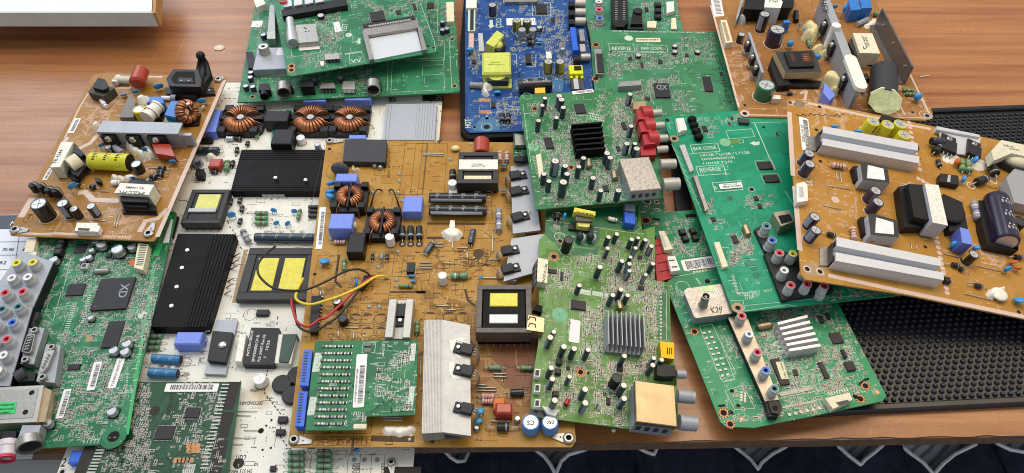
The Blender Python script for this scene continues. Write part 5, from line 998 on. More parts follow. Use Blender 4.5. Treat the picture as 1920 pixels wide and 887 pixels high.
# two white capped transformers
def ktr(P, h, t1, t2, lab, tape):
    o = quad(B, 'transformer', P, h, 'white', h*.05, ms=mat('pale_core', '#cfd2bc', .5), label=lab); b = MB(); B.text(t1[0], t1[1], t1[2], 'ink', h, mb=b)
    if t2: B.text(t2[0], t2[1], t2[2], 'ink', h, mb=b)
    b.build('printing', o); return o
o = ktr([a1(500, 680), a1(600, 682), a2(490, 58), a2(410, 60)], 17, ('TR-1244', a2(455, 30), a1(520, 745)), None, 'upright transformer with a white top and a cream winding', 'cream')
b = MB(); b.prism([B.L(*a1(x, y), .015) for x, y in ((608, 690), (690, 780), (660, 800), (600, 760))], .0, .015, 'black'); b.prism([B.L(*a2(x, y), .004) for x, y in ((500, 60), (690, 10), (640, 170), (590, 160))], 0, .004, 'black'); b.prism([B.L(*a1(x, y), .010) for x, y in ((545, 850), (610, 770), (700, 800), (720, 860), (640, 960), (590, 940))], .004, .010, 'black'); b.build('bobbin', o)
b = MB(); c0 = Vector((*B.L(*a1(570, 880), .012), .012)); c1 = Vector((*B.L(*a1(650, 830), .012), .012)); b.cyl(c0, c1, .0085, 'cream', 20); b.build('winding_tape', o)
o = ktr([a2(985, 188), a2(1262, 202), a2(1215, 285), a2(935, 268)], 18, ('IP92LC-PFC', a2(1190, 262), a2(970, 250)), ('KS-1244MK', a2(1180, 225), a2(1030, 215)), 'square transformer with a white printed top and black ribbed bobbin', 'black')
b = MB()
for i, (x0, y0, x1, y1, h) in enumerate(((985, 285, 1210, 345, 14), (1000, 320, 1200, 385, 10), (1010, 360, 1270, 410, 7), (1000, 400, 1280, 440, 3))): b.prism([B.L(*a2(x, y), h*MM) for x, y in ((x0, y0), (x1, y0+8), (x1, y1), (x0, y1-8))], 0 if i == 3 else (h-3.4)*MM, h*MM, 'black')
b.build('bobbin', o); b = MB(); b.prism([B.L(*a2(x, y), .012) for x, y in ((1060, 160), (1250, 175), (1270, 205), (1050, 190))], .001, .012, 'black'); b.build('bobbin', o)
# front row
cap(B, *a2(312, 355), 15, 20, 'black'); cap(B, *a2(508, 352), 10.5, 18, 'black'); cap(B, *a2(600, 398), 8, 13, 'black'); cap(B, *a2(742, 375), 8.2, 14, 'black')
for p in ((285, 225), (352, 232), (415, 260), (470, 268)):
    b = MB(); u, v = B.L(*a2(*p), .009); R_ = 7.4*B.mpp(*a2(*p)); b.rev([(R_*.9, .004), (R_, .0045), (R_, .0135), (R_*.9, .014), (0, .014)], 'black', (u, v, 0), (0, 0, 1), 18); b.tube([(u, v, 0), (u, v, .005)], .0008, 'pin', 6); b.tube([(u, v, .014), (u, v, .0155), (u+.004, v, .0155), (u+.0055, v-.001, .01), (u+.0055, v-.001, 0)], .0006, 'pin', 6); b.build('upright_diode', B.r)
discc(B, *a2(590, 210), 8.5, 60, 9, lean=20); diode(B, a2(615, 195), a2(650, 210), 4, 3); quad(B, 'transistor', [a2(765, 140), a2(820, 150), a2(825, 180), a2(780, 175)], 7, 'chip', 2)
for a, c in ((a2(740, 220), a2(775, 222)), (a2(1300, 65), a2(1350, 68)), (a2(1290, 95), a2(1335, 98)), (a2(1230, 135), a2(1280, 140)), (a2(1090, 165), a2(1250, 175)), (a2(1290, 120), a2(1330, 122))): diode(B, a, c, 4.5, 5)
discc(B, *a2(1085, 145), 5, 20, 5, lean=30)
for a, c in ((a2(750, 490), a2(870, 505)), (a2(960, 450), a2(935, 550)), (a2(985, 455), a2(955, 555)), (a2(1220, 320-250), a2(1330, 70)), (a2(820, 260), a2(890, 262)), (a2(1150, 560-300), a2(1150, 262)), (a1(1240, 820), a1(1300, 822))): 
    if a != c and abs(a[0]-c[0])+abs(a[1]-c[1]) > 4: jumper(B, a, c, r=.5)
o = quad(B, 'connector', [a2(630, 512), a2(800, 515), a2(770, 585), a2(610, 580)], 7, 'white'); b = MB(); b.prism([B.L(*a2(x, y), .0072) for x, y in ((642, 555), (735, 560), (725, 580), (635, 575))], .0070, .00725, 'dark'); b.prism([B.L(*a2(x, y), .007) for x, y in ((770, 520), (822, 545), (800, 590), (760, 580))], .001, .0069, 'white'); b.build('socket_opening', o)
B.hole(*a1(1640, 140), 2); B.finish()
# ---------------------------------------------------------------- green board with silver sockets, lower left
a3 = K(0, 480, 4.4364); a4 = K(0, 660, 3.906)
B = Board([(70, 440), (326, 396), (331, 400), (234, 822), (222, 832), (-90, 850)], [(100, 450, .020), (320, 420, .022), (200, 820, .024)], ((-80, 850), (222, 832)), mask='#1f6743', trace='#328a5c', seed=6)
B.root('circuit_board', 'green board with silver phono socket panels and a square black XD chip, lower left', 'circuit board', G1)
B.traces([(60, 450, 320, 830, 90)]); B.smd([(60, 450, 300, 830, 780), (150, 480, 290, 640, 260), (100, 660, 220, 800, 160)], 1.15, marks=1.2); B.marks([(60, 450, 310, 830, 170)], 'silk', 'solder')
B.line([a3(500, 15), a3(480, 120), a3(430, 300), a3(520, 300), a3(590, 20), a3(500, 15)], .4); B.line([a3(420, 320), a3(380, 480), a3(440, 540), a3(505, 320), a3(420, 320)], .4); B.line([a3(375, 260), a3(300, 600)], .5)
B.line([(318, 403), (292, 480)], 6, mat('bright_mask', '#2fa35c', .4)); B.line([(316, 412), (308, 456)], 9, 'pwhite'); B.line([(290, 490), (238, 815)], 3, mat('bright_mask', '#2fa35c', .4))
chip(B, a3(840, 190), a3(1045, 435), 3, label='large square black chip with grey marking', text=(('XD', a3(1010, 235), a3(980, 350), ),)); 
chip(B, a3(577, 235), a3(680, 322), 2); chip(B, a3(905, 545), a3(970, 755), 1.8, 'x'); chip(B, a4(503, 90), a4(575, 125), 1.8, 'y')
chip(B, a2(625, 690), a2(690, 755), 1.8); u, v = B.L(*a3(1188, 490)); B.b.disc(u, v, .0042, .00012, 'silk', 24)
for p in ((1050, 725), (940, 780), (1035, 790)): smdcap(B, *a3(*p), 8.5, 6)
smdcap(B, *a3(750, 510), 5.5, 5); smdcap(B, *a4(815, 430), 9, 6); smdcap(B, *a4(340, 515), 8.5, 7); smdcap(B, *a3(735, 5), 6, 5); smdcap(B, *a3(685, 25), 5.5, 5); smdcap(B, *a3(440, 25), 8, 7)
smdcap(B, *a2(825, 685), 9, 7); smdcap(B, *a2(955, 725), 11, 9); smdcap(B, *a2(1075, 705), 8, 6); smdcap(B, *a2(780, 655), 7, 6); smdcap(B, *a2(745, 735), 5, 5)
o = B; b = MB(); T, L = B.fr(a3(790, 120), a3(880, 115), .004); b.M = T; b.rev([(.0028, .0), (.0028, L)], 'steel', (0, 0, .002), (1, 0, 0), 14); b.ell((0, 0, .002), (.0028, .0028, .0028), 'steel'); b.ell((L, 0, .002), (.0028, .0028, .0028), 'steel'); b.build('crystal', B.r)
for p, s in (((470, 745), 14), ((480, 705), 12), ((500, 660), 12)): coil(B, *a2(*p), s, 7, 'black')
coil(B, *a3(700, 80), 13, 4, 'greyp'); coil(B, *a2(885, 775), 9, 3)
B.patch([a3(718, 660), a3(780, 655), a3(775, 710), a3(710, 715)], 'tan', .2); B.patch([a3(1080, 30), a3(1125, 30), a3(1120, 80), a3(1075, 80)], 'orange', .2)
o = quad(B, 'connector', [a2(1130, 680), a2(1215, 690), a2(1170, 900), a2(1095, 880)], 8, 'cream'); b = MB(); q = [Vector(B.L(*a2(x, y), .0081)) for x, y in ((1145, 700), (1200, 705), (1165, 880), (1110, 870))]
for i in range(12): f = i/12; l = q[0].lerp(q[3], f); r_ = q[1].lerp(q[2], f-.03); b.ribbon([tuple(l), tuple(r_)], .0009, .00815, 'dark')
b.build('slot_row', o)
quad(B, 'connector', [a2(225, 640), a2(300, 640), a2(270, 760), a2(195, 760)], 6, 'cream'); quad(B, 'connector', [a2(190, 755), a2(300, 750), a2(290, 790), a2(185, 795)], 6, 'white')
B.hole(*a4(832, 620), 5.5, 'trace_x' if False else 'silk', 1.9); u, v = B.L(*a4(832, 620)); B.b.disc(u, v, .0105, .00014, B.pm, 20); B.b.disc(u, v, .0048, .00018, 'hole', 16); B.circ(*a4(832, 620), 11); B.circ(*a4(628, 605), 3); B.circ(*a4(758, 598), 3)
for i, y in enumerate((340, 450)): pass
for i in range(16): B.line([a3(1245-i*1.5, 180+i*14), a3(1290-i*1.5, 180+i*14)], .5)
for i in range(13): B.line([a3(600-i*5.5, 400+i*18), a3(640-i*5.5, 400+i*18)], .8)
for i in range(15): B.line([a3(735-i*4.5, 330+i*16), a3(762-i*4.5, 330+i*16)], .8)
for i in range(12): B.line([a4(930-i*1, 90+i*15), a4(945-i*1, 88+i*15)], .5)
for i in range(6): B.line([a4(610+i*26, 670), a4(625+i*26, 630)], .6)
sticker(B, a4(470, 275), a4(405, 490), 14, .5, (.08, .92, .35, .9), seed=31); sticker(B, a4(690, 75), a4(632, 285), 15, .5, (.1, .9, .35, .85), seed=33); sticker(B, a4(860, 48), a4(785, 268), 15, .5, None, txt=(('22.C3WR 27008 8T.2', .07, .93, .35),))
# phono socket panels
def panel(P, h, jacks, label, ribs=6):
    o = quad(B, 'socket_panel', P, h, 'alud', h-1, label=label); b = MB(); q = [B.L(*p, (h-1)*MM) for p in P]; b.prism(q, .0002, (h-1.05)*MM, 'black'); b.build('housing', o)
    for (x, y, c) in jacks: 
        u, v = B.L(*a3(x, y), (h+9)*MM); R_ = 8.7*B.mpp(*a3(x, y), (h+9)*MM); H = (h+9)*MM; g = h*MM; b = MB(); b.rev([(R_*1.25, g), (R_*1.22, g+.004), (R_*1.05, g+.0055), (R_, H-.001), (R_, H), (R_*.88, H), (R_*.88, H-.001)], 'greyp', (u, v, 0), (0, 0, 1), 24); b.rev([(R_*.87, H-.0008), (R_*.87, H), (R_*.45, H), (R_*.45, H-.005)], c, (u, v, 0), (0, 0, 1), 20); b.rev([(R_*.44, H-.0045), (0, H-.0045)], 'hole', (u, v, 0), (0, 0, 1), 16); b.build('phono_socket', o)
    return o
panel([(40, 470), (100, 491), (62, 576), (-30, 570)], 13, [(135, 55, 'yelring'), (270, 50, 'yelring'), (95, 180, 'whtring'), (228, 172, 'whtring'), (40, 305, 'redring'), (185, 295, 'redring')], 'upper silver panel with six phono sockets')
panel([(-30, 572), (62, 573), (18, 724), (-90, 722)], 13, [(15, 440, 'tealring'), (148, 420, 'tealring'), (-30, 570, 'bluring'), (100, 552, 'bluring'), (-60, 700, 'redring'), (52, 690, 'redring'), (25, 822, 'whtring'), (-20, 950, 'whtring')], 'lower silver panel with blue, red and white phono sockets')
for i in range(7): quad(B, 'contact_rib', [a3(420-i*22, 60+i*50), a3(450-i*22, 80+i*50), a3(430-i*22, 115+i*50), a3(395-i*22, 95+i*50)], 6, 'greyp', 1)
for i in range(2): quad(B, 'contact_rib', [a3(290-i*30, 460+i*60), a3(325-i*30, 470+i*60), a3(300-i*30, 530+i*60), a3(265-i*30, 520+i*60)], 7, 'dark', 1)
# D-sub sockets
def dsub(P, Q, h, nuts, pins):
    o = quad(B, 'video_socket', P, h-4, 'alud', 1); b = MB(); q = [B.L(*p, h*MM) for p in Q]; b.prism(q, (h-4)*MM, h*MM, 'steel'); cx = sum(p[0] for p in q)/len(q); cy = sum(p[1] for p in q)/len(q); b.prism([(cx+(x-cx)*.84, cy+(y-cy)*.9) for x, y in q], h*MM, (h+.1)*MM, 'chip' if pins else 'greyp'); b.build('shell', o)
    for p in nuts: u, v = B.L(*p, h*MM); b = MB(); b.rev([(.0032, (h-4)*MM), (.0032, h*MM), (.0018, h*MM), (.0018, (h-2)*MM)], 'steel', (u, v, 0), (0, 0, 1), 6, smooth=False); b.rev([(.0017, (h-1)*MM), (0, (h-1)*MM)], 'hole', (u, v, 0)); b.build('hex_nut', o)
    return o
o = dsub([a3(240, 600), a3(370, 600), a3(280, 900), a3(170, 895)], [a3(225, 655), a3(290, 650), a3(262, 790), a3(245, 805), a3(185, 800), a3(180, 785)], 13, [a3(283, 612), a3(205, 858)], True)
b = MB()
for i in range(5):
    for j in range(3): u, v = B.L(*a3(245-i*9-j*-14-8, 680+i*24-j*4), .0133); b.disc(u, v, .0006, .0133, 'pin', 8)
b.build('contact_pin', o)
o = dsub([a3(385, 735), a3(505, 745), a4(400, 225), a4(265, 215)], [a3(370, 790), a3(455, 780), a4(350, 110), a4(310, 150), a4(290, 140)], 13, [a3(425, 755), a4(308, 180)], False)
b = MB()
for i in range(5): u, v = B.L(*a4(355-i*11, 20+i*22), .015); b.rev([(.0009, .012), (.0009, .0165), (0, .017)], 'pin', (u, v, 0), (0, 0, 1), 8)
b.build('contact_pin', o)
o = quad(B, 'audio_jack', [a4(125, 190), a4(165, 135), a4(265, 150), a4(250, 210), a4(130, 215)], 10, 'black', label='black headphone jack'); 
b = MB(); T, L = B.fr(a4(120, 190), a4(190, 150), .010); b.M = T; b.rev([(0, 0), (.0055, 0), (.0055, L), (0, L)], 'dark', (0, 0, .010), (1, 0, 0), 18); b.build('barrel', o)
# tuner can with green label
o = quad(B, 'tuner_box', [a4(-80, 262), a4(320, 243), a4(268, 512), a4(-160, 530)], 13, 'alu', 1, ms=mat('tuner_side', '#b9ad98', .4, .6), label='silver tuner can with a bright green sticker')
b = MB(); b.prism([B.L(*a4(x, y), .0133) for x, y in ((-60, 285), (282, 268), (240, 480), (-120, 500))], .0131, .0134, 'steel'); b.build('raised_lid', o)
b = MB(); b.prism([B.L(*a4(x, y), .0137) for x, y in ((-80, 375), (122, 362), (108, 450), (-100, 462))], .0135, .01375, 'lgreen'); B.text('ENA5052101', a4(105, 378), a4(-10, 385), 'ink', 13.8, mb=b); B.text('ENT-ZT030', a4(100, 408), a4(-10, 414), 'ink', 13.8, mb=b); B.text('X480018', a4(80, 436), a4(-10, 440), 'ink', 13.8, mb=b); b.build('green_sticker', o)
b = MB()
for x, y in ((232, 297), (185, 440)): u, v = B.L(*a4(x, y), .0136); b.disc(u, v, .0022, .0136, 'hole', 14)
b.build('adjust_hole', o)
b = MB(); b.prism([B.L(*a4(x, y), .011) for x, y in ((325, 260), (378, 280), (330, 510), (275, 515))], .002, .011, 'gold'); b.build('side_shield', o)
o = quad(B, 'video_jack', [a4(165, 535), a4(300, 535), a4(270, 640), a4(125, 650)], 11, 'alud', 1, label='grey din socket at the near edge'); b = MB(); T, L = B.fr(a4(215, 640), a4(222, 700), .007); b.M = T; b.rev([(0, 0), (.0095, 0), (.0095, L), (.0080, L), (.0080, L-.002), (0, L-.002)], 'steel', (0, 0, .007), (1, 0, 0), 24, ['steel']*4+['chip']); b.build('socket_barrel', o)
o = quad(B, 'audio_jack', [a4(20, 580), a4(120, 580), a4(110, 650), a4(0, 660)], 10, 'black', 1, label='white and pink phono socket over the near edge'); b = MB(); T, L = B.fr(a4(65, 665), a4(45, 790), .008); b.M = T; b.rev([(.0085, 0), (.0078, L*.3), (.007, L*.35), (.0062, L*.8), (.0066, L), (.004, L)], mat('clear_white', '#cfc8cc', .3), (0, 0, .008), (1, 0, 0), 22, [mat('clear_white', '#cfc8cc', .3)]*3+['redring', 'redring']); b.build('socket_barrel', o)
quad(B, 'audio_jack', [a4(-60, 590), a4(15, 580), a4(-5, 650), a4(-80, 660)], 10, 'black', 1)
B.finish()
# ---------------------------------------------------------------- two green boards, top centre left
t5 = K(430, 0, 4.267); k5 = K(360, 150, 4)
B = Board([(445, 192), (860, 173), (862, 170), (851, -30), (486, -30)], [(445, 192, .024), (861, 173, .024), (640, 0, .024)], ((445, 192), (861, 173)), mask='#276c48', trace='#388a60', seed=7)
B.root('circuit_board', 'large green signal board with a row of sockets along its near edge, upper centre', 'circuit board', G1)
B.traces([(450, 0, 860, 190, 60)]); B.smd([(470, 120, 700, 180, 200), (790, 0, 850, 90, 130), (480, 0, 520, 100, 90), (660, 130, 700, 170, 40)], 1.1); B.marks([(450, 0, 860, 190, 130)], 'silk', 'solder')
for a, c in ((t5(1305, 480), t5(1720, 720)), (t5(1545, 525), t5(1718, 595)), (t5(1310, 378), t5(1722, 480))): B.outline(a, c, .4)
B.line([t5(1670, 0), t5(1665, 260), t5(1580, 250)], .5); B.line([t5(1660, 325), t5(1760, 322), t5(1780, 715)], .4); B.line([t5(1270, 490), t5(1265, 730)], .4)
for i in range(9): B.text('V', t5(1395+i*22, 482-i*1), t5(1412+i*22, 482-i*1), maxh=3)
o = block(B, 'tuner_box', t5(225, 385), t5(460, 548), 10, 'alud', label='grey tuner can with one upright socket'); cap(B, *t5(270, 368), 10, 18, 'white', name='socket_barrel', cross=False, parent=o) if False else rca(B, *t5(268, 368), 9.5, 20, 'captop', 'alu', 'aerial_socket', dark='dark')
b = MB(); r = B.rect(t5(390, 385), t5(460, 440), .0101); b.flat(*r, .0102, 'paper'); b.build('paper_label', o)
for i in range(14): r = B.rect(t5(352+i*18, 572), t5(358+i*18, 615)); B.b.box(*r, 0, .001, 'pin')
quad(B, 'tuner_box', [t5(325, 40), t5(360, 40), t5(368, 310), t5(300, 310)], 12, 'steel')
quad(B, 'audio_jack', [t5(130, 415), t5(185, 415), t5(215, 500), t5(205, 545), t5(150, 545)], 9, 'black')
b = MB(); r = B.rect(t5(185, 168), t5(258, 215), .0003); b.flat(*r, .0003, 'paper'); b.build('paper_label', B.r)
quad(B, 'connector', [t5(195, 0), t5(270, -10), t5(290, 30), t5(215, 60)], 9, 'white')
for p in ((270, 275), (170, 575), (165, 615), (128, 685), (185, 690), (888, 620), (680, 640), (1705, 170), (1705, 235), (1740, 225)): cap(B, *t5(*p), 5.5, 7, 'small', cross=False)
def jackm(B, P, h, m, face=None, label=None, name='audio_jack'):
    o = quad(B, name, P, h, m, label=label)
    if face:
        (A, C2, r, mm) = face; b = MB(); T, L = B.fr(A, C2, h*.5*MM); b.M = T; R_ = r*B.mpp(*A); b.rev([(0, 0), (R_, 0), (R_, L), (R_*.82, L), (R_*.82, L*.5), (0, L*.5)], mm, (0, 0, max(h*.5*MM, R_*1.02)), (1, 0, 0), 24, [mm]*4+['hole']); b.build('socket_ring', o)
    return o
jackm(B, [t5(240, 668), t5(318, 666), t5(325, 720), t5(232, 722)], 10, 'black', (t5(280, 735), t5(282, 775), 8, 'black'), 'small black headphone jack')
jackm(B, [t5(390, 650), t5(492, 648), t5(500, 690), t5(380, 695)], 12, 'black', (t5(440, 700), t5(440, 760), 13, 'steel'), 'round black din socket left of the square optical socket')
jackm(B, [t5(570, 645), t5(668, 643), t5(675, 690), t5(568, 694)], 13, 'black', None, 'square black optical socket')
def metalsock(B, P, h, lab, name='video_socket', slotm='hole', n=4):
    o = quad(B, name, P, h, 'steel', 1, label=lab); q = [Vector(B.L(*p, h*MM)) for p in P]; a, c = q[3], q[2]; d = (c-a).normalized(); nn = Vector((d.y, -d.x)); b = MB()
    b.prism([tuple(a+d*.0012+nn*.0001), tuple(c-d*.0012+nn*.0001), tuple(c-d*.0012+nn*.0003), tuple(a+d*.0012+nn*.0003)], h*.25*MM, h*.85*MM, slotm); L = (c-a).length
    for i in range(n): p = a+d*(L*(i+.7)/(n+.4))+nn*.0004; b.box(p.x-.0005, p.x+.0005, p.y-.0003, p.y+.0003, h*.3*MM, h*.6*MM, 'pin')
    b.build('socket_opening', o); return o
metalsock(B, [t5(735, 665), t5(838, 662), t5(850, 705), t5(722, 708)], 7, 'flat silver video socket'); metalsock(B, [t5(912, 650), t5(1000, 648), t5(1005, 715), t5(900, 715)], 7, 'silver usb socket', 'usb_socket', 'whtring', 2)
jackm(B, [t5(1105, 612), t5(1200, 610), t5(1210, 665), t5(1100, 668)], 12, 'black', (t5(1155, 680), t5(1155, 735), 13, 'steel'), 'round black din socket at the right end of the row')
block(B, 'connector', t5(1735, 15), t5(1800, 170), 6, 'cream'); 
for i in range(16): r = B.rect(t5(1722, 25+i*10), t5(1738, 29+i*10)); B.b.box(*r, 0, .0008, 'pin')
chip(B, t5(1580, 20), t5(1640, 60), 2)
for p in ((185, 775), (1783, 312), (1803, 687)): B.hole(*t5(*p), 3.5, 'tan', 1.5)
for p in ((1720, 350), (1752, 562), (1285, 580)): u, v = B.L(*t5(*p)); B.b.disc(u, v, .0016, .0002, 'cupad', 12)
B.finish()
B = Board([(539, 141), (547, 143), (822, 97), (818, 90), (786, -30), (506, -30)], [(539, 141, .046), (820, 95, .046), (640, 0, .050)], ((547, 143), (822, 97)), mask='#286b49', trace='#3a8a62', seed=8)
B.root('circuit_board', 'green signal board with a metal framed card slot, lying on top of another green board', 'circuit board', G1)
B.traces([(510, 0, 820, 140, 60)]); B.smd([(590, 20, 640, 80, 120), (600, 60, 640, 110, 60), (640, 0, 700, 20, 40), (760, 0, 800, 60, 50), (570, 100, 620, 125, 50), (700, 10, 760, 30, 60)], 1.1); B.marks([(520, 0, 820, 130, 110)], 'silk', 'solder')
B.hole(*t5(497, 528), 4.2, 'cupad', 1.7); B.hole(*t5(497, 562), 4.2, 'cupad', 1.7); B.outline(t5(465, 190), t5(730, 420), .5); B.patch([t5(1030, 305), t5(1052, 310), t5(1045, 330), t5(1055, 335), t5(1040, 355), t5(1012, 330), t5(1028, 325)], 'silk')
B.text('TEST', t5(935, 255), t5(950, 190)); B.circ(*t5(955, 280), 6, None, 3); B.line([t5(960, 430), t5(965, 510), t5(1080, 490), t5(1075, 440)], .4); B.text('VV', t5(975, 508), t5(1060, 495), maxh=7); B.outline(t5(825, 150), t5(915, 305), .4)
for i in range(10): B.line([t5(925+i*14, 440-i*2), t5(935+i*14, 425-i*2)], .9)
o = quad(B, 'socket_panel', [t5(415, 80), t5(935, -20), t5(945, 40), t5(425, 130)], 8, 'black', label='black housing of the phono socket row')
for i, c in enumerate(('redring', 'whtring', 'whtring', 'whtring')): u = 430+i*85; quad(B, 'phono_socket', [t5(u, 5-i*12), t5(u+65, -8-i*12), t5(u+70, 45-i*12), t5(u+5, 58-i*12)], 10, 'captop'); 
b = MB(); u, v = B.L(*t5(430, 5), .012); b.rev([(.005, .010), (.005, .013), (.003, .013)], 'redring', (u, v, 0)); b.build('coloured_ring', B.r)
cap(B, *t5(515, 90), 7, 6, 'black', cross=False); cap(B, *t5(625, 72), 7, 6, 'black', cross=False); cap(B, *t5(730, 120), 7, 5, 'black', cross=False)
o = quad(B, 'tuner_box', [t5(530, 200), t5(688, 190), t5(715, 330), t5(540, 345)], 7, 'steel', label='flat steel tuner can beside a stepped socket'); b = MB(); q = [B.L(*p, .0001) for p in (t5(545, 350), t5(715, 335), t5(722, 392), t5(560, 405))]; b.prism(q, 0, .0003, 'paper'); b.build('paper_label', o)
b = MB(); p0 = Vector((*B.L(*t5(485, 160), .006), .0065)); p1 = Vector((*B.L(*t5(510, 350), .006), .0065)); dd = p1-p0; b.rev([(0, 0), (.0048, 0), (.0048, dd.length*.35), (.0056, dd.length*.38), (.0056, dd.length*.55), (.0066, dd.length*.6), (.0066, dd.length), (.005, dd.length), (.005, dd.length*.9), (0, dd.length*.9)], 'captop', p0, dd, 20); b.build('aerial_socket', B.r)
b = MB(); 
for x, y in ((610, 250), (635, 248), (612, 228), (600, 222)): u, v = B.L(*t5(x, y), .0072); b.disc(u, v, .0010, .0072, 'hole', 8)
b.build('adjust_hole', o)
b = MB(); q = B.rect(t5(830, 180), t5(895, 250), .0003); b.flat(*q, .0003, 'paper'); b.build('paper_label', B.r)
chip(B, t5(1118, 100), t5(1252, 155), 2, 'xy'); chip(B, t5(1330, 85), t5(1375, 108), 1.5, 'y'); chip(B, t5(1463, 30), t5(1500, 70), 2, 'xy'); 
metalsock(B, [t5(760, 432), t5(872, 425), t5(882, 470), t5(765, 478)], 5, 'small silver video socket'); block(B, 'connector', t5(725, 492), t5(758, 522), 3, 'white')
# card slot frame: three sides
o = quad(B, 'card_slot', [t5(1060, 205), t5(1500, 140), t5(1520, 218), t5(1085, 285)], 6, mat('slot_steel', '#9c9894', .35, .7), 1, label='metal framed card slot with a white opening')
b = MB(); b.prism([B.L(*t5(x, y), .006) for x, y in ((1060, 240), (1110, 280), (1155, 470), (1120, 478))], .001, .0059, mat('slot_steel', '#9c9894', .35, .7)); b.build('side_rail', o); b = MB(); b.prism([B.L(*t5(x, y), .006) for x, y in ((1500, 200), (1530, 212), (1580, 395), (1545, 400))], .001, .0059, mat('slot_steel', '#9c9894', .35, .7)); b.build('side_rail', o)
b = MB(); b.prism([B.L(*t5(x, y), .0015) for x, y in ((1110, 310), (1500, 245), (1540, 402), (1158, 478))], 0, .0015, mat('slot_card', '#c4cbd2', .5, 0, .03)); b.build('white_card', o)
b = MB(); b.prism([B.L(*t5(x, y), .007) for x, y in ((1062, 195), (1480, 125), (1490, 150), (1070, 222))], .001, .007, 'chip')
for i in range(26): u, v = B.L(*t5(1120+i*13, 212-i*2.1), .0065); b.box(u-.0007, u+.0007, v-.002, v+.001, .006, .0074, 'pin')
b.build('contact_row', o)
B.hole(*t5(1592, 370), 2.6); B.hole(*t5(1634, 382), 2.6); B.line([t5(1530, 30), t5(1640, 330), t5(1650, 400)], .5); B.finish()
# ---------------------------------------------------------------- blue board on its black tray
b7 = K(860, 0, 6.823); b8 = K(860, 120, 6.335); e1 = K(850, 0, 3.286)
B = Board([(872, -30), (1080, -30), (1112, 120), (1112, 238), (985, 246), (880, 249), (872, 242)], [(872, 0, .016), (1090, 0, .016), (900, 248, .016)], ((875, 200), (1110, 196)), mask='#153f80', trace='#285796', edge='edgek', seed=10)
B.root('circuit_board', 'blue circuit board with a large pale yellow transformer, sitting in a black tray', 'circuit board')
b = MB(); b.prism([B.L(*p) for p in ((863, 78), (872, -30), (1085, -30), (1118, 120), (1118, 243), (990, 252), (878, 258), (863, 244))], -.010, -.0018, 'anod'); b.build('backing_tray', B.r)
B.traces([(875, 0, 1110, 245, 50)]); B.smd([(925, 0, 1060, 30, 60), (1010, 20, 1060, 110, 130), (880, 85, 905, 130, 60), (930, 190, 970, 235, 70), (960, 50, 1000, 100, 60), (1050, 60, 1070, 150, 60), (880, 0, 900, 60, 20), (915, 90, 930, 140, 20), (1060, 110, 1085, 150, 40), (875, 0, 1080, 240, 240)], 1.15, marks=1.4); B.marks([(875, 0, 1110, 245, 110)], 'silk', 'solder')
B.text('HOT', b8(142, 760), b8(142, 655), 'silk'); B.text('COLD', b7(545, 355), b7(545, 232), 'silk'); B.patch([b7(395, 255), b7(438, 255), b7(438, 325), b7(458, 325), b7(412, 362), b7(372, 325), b7(395, 325)], 'silk'); B.patch([b8(170, 795), b8(215, 700), b8(280, 630), b8(420, 630), b8(490, 690), b8(490, 790)], mat('slate_mask', '#3a6a92', .4)); B.patch([b8(660, 190), b8(1100, 130), b8(1250, 190), b8(1230, 330), b8(640, 330)], mat('slate_mask', '#3a6a92', .4)) 
B.circ(*b8(333, 748), 10.5, None, .5); B.hole(*b8(333, 748), 5.5, mat('slate_mask', '#3a6a92', .4), 1.3); B.circ(*b8(188, 752), 4); B.hole(*b8(188, 752), 3.6); B.line([b7(650, 690), b7(740, 700), b7(745, 860)], .5); B.line([b7(740, 780), b7(680, 780)], .5); B.patch([b8(335, 610), b8(358, 650), b8(335, 662), b8(312, 650)], 'silk')
for y in range(8):
    for x in range(14):
        if (x < 7 or y < 0): u, v = B.L(*b8(150+x*17, 400+y*28)); B.b.disc(u, v, .0005, .00012, 'hole', 6)
B.patch([b8(240, 408), b8(380, 410), b8(380, 448), b8(240, 446)], 'cupad'); B.patch([b8(240, 550), b8(382, 550), b8(382, 590), b8(240, 588)], 'cupad')
chip(B, b8(385, 445), b8(440, 510), 2, 'x'); chip(B, b7(985, 55), b7(1135, 170), 2.4, 'xy'); chip(B, b7(1175, 225), b7(1235, 275), 2); chip(B, b7(850, 690), b7(935, 805), 3, 'x'); chip(B, b7(165, 760), b7(225, 810), 2)
B.line([b7(940, 40), b7(1175, 35), b7(1180, 200), b7(945, 205), b7(940, 40)], .7); B.line([b7(575, -10), b7(580, 45), b7(1010, 20)], 1); B.line([b7(990, 690), b7(985, 850), b7(865, 850)], .6)
block(B, 'screen_box', b7(585, -60), b7(1010, 18), 5, 'steel')
o = block(B, 'transformer', b7(298, 662), b8(625, 105), 18, 'tapeg', 9, c=.0022, label='large pale yellow taped transformer'); b = MB(); B.text('BT2G-060', b7(410, 802), b7(525, 802), 'silkd', 18, mb=b, maxh=1.7); B.text('OUTPUT:18YRC 63', b7(375, 832), b7(585, 832), 'silkd', 18, mb=b, maxh=1.7); b.build('printing', o)
b = MB(); q = [B.L(*b8(x, y), .009) for x, y in ((290, 130), (630, 130), (628, 235), (285, 225))]; b.prism(q, 0, .003, 'tapeg'); q = [B.L(*b8(x, y), .012) for x, y in ((330, 60), (600, 60), (590, 195), (340, 195))]; b.prism(q, .003, .011, 'ferrite')
q = Vector(B.L(*b8(455, 130), .010)); b.rev([(.012, 0), (.012, .0015), (0, .0015)], 'tapeg', (q.x, q.y, .0105), (0, 0, 1), 20); b.build('bobbin', o)
b = MB()
for i in range(6): T, L = B.fr(b8(385+i*34, 180), b8(375+i*38, 238), .004); b.M = T; b.tube([(0, 0, .009), (L*.6, 0, .004), (L, 0, 0)], .0009, 'pin', 6)
b.build('pin_row', o)
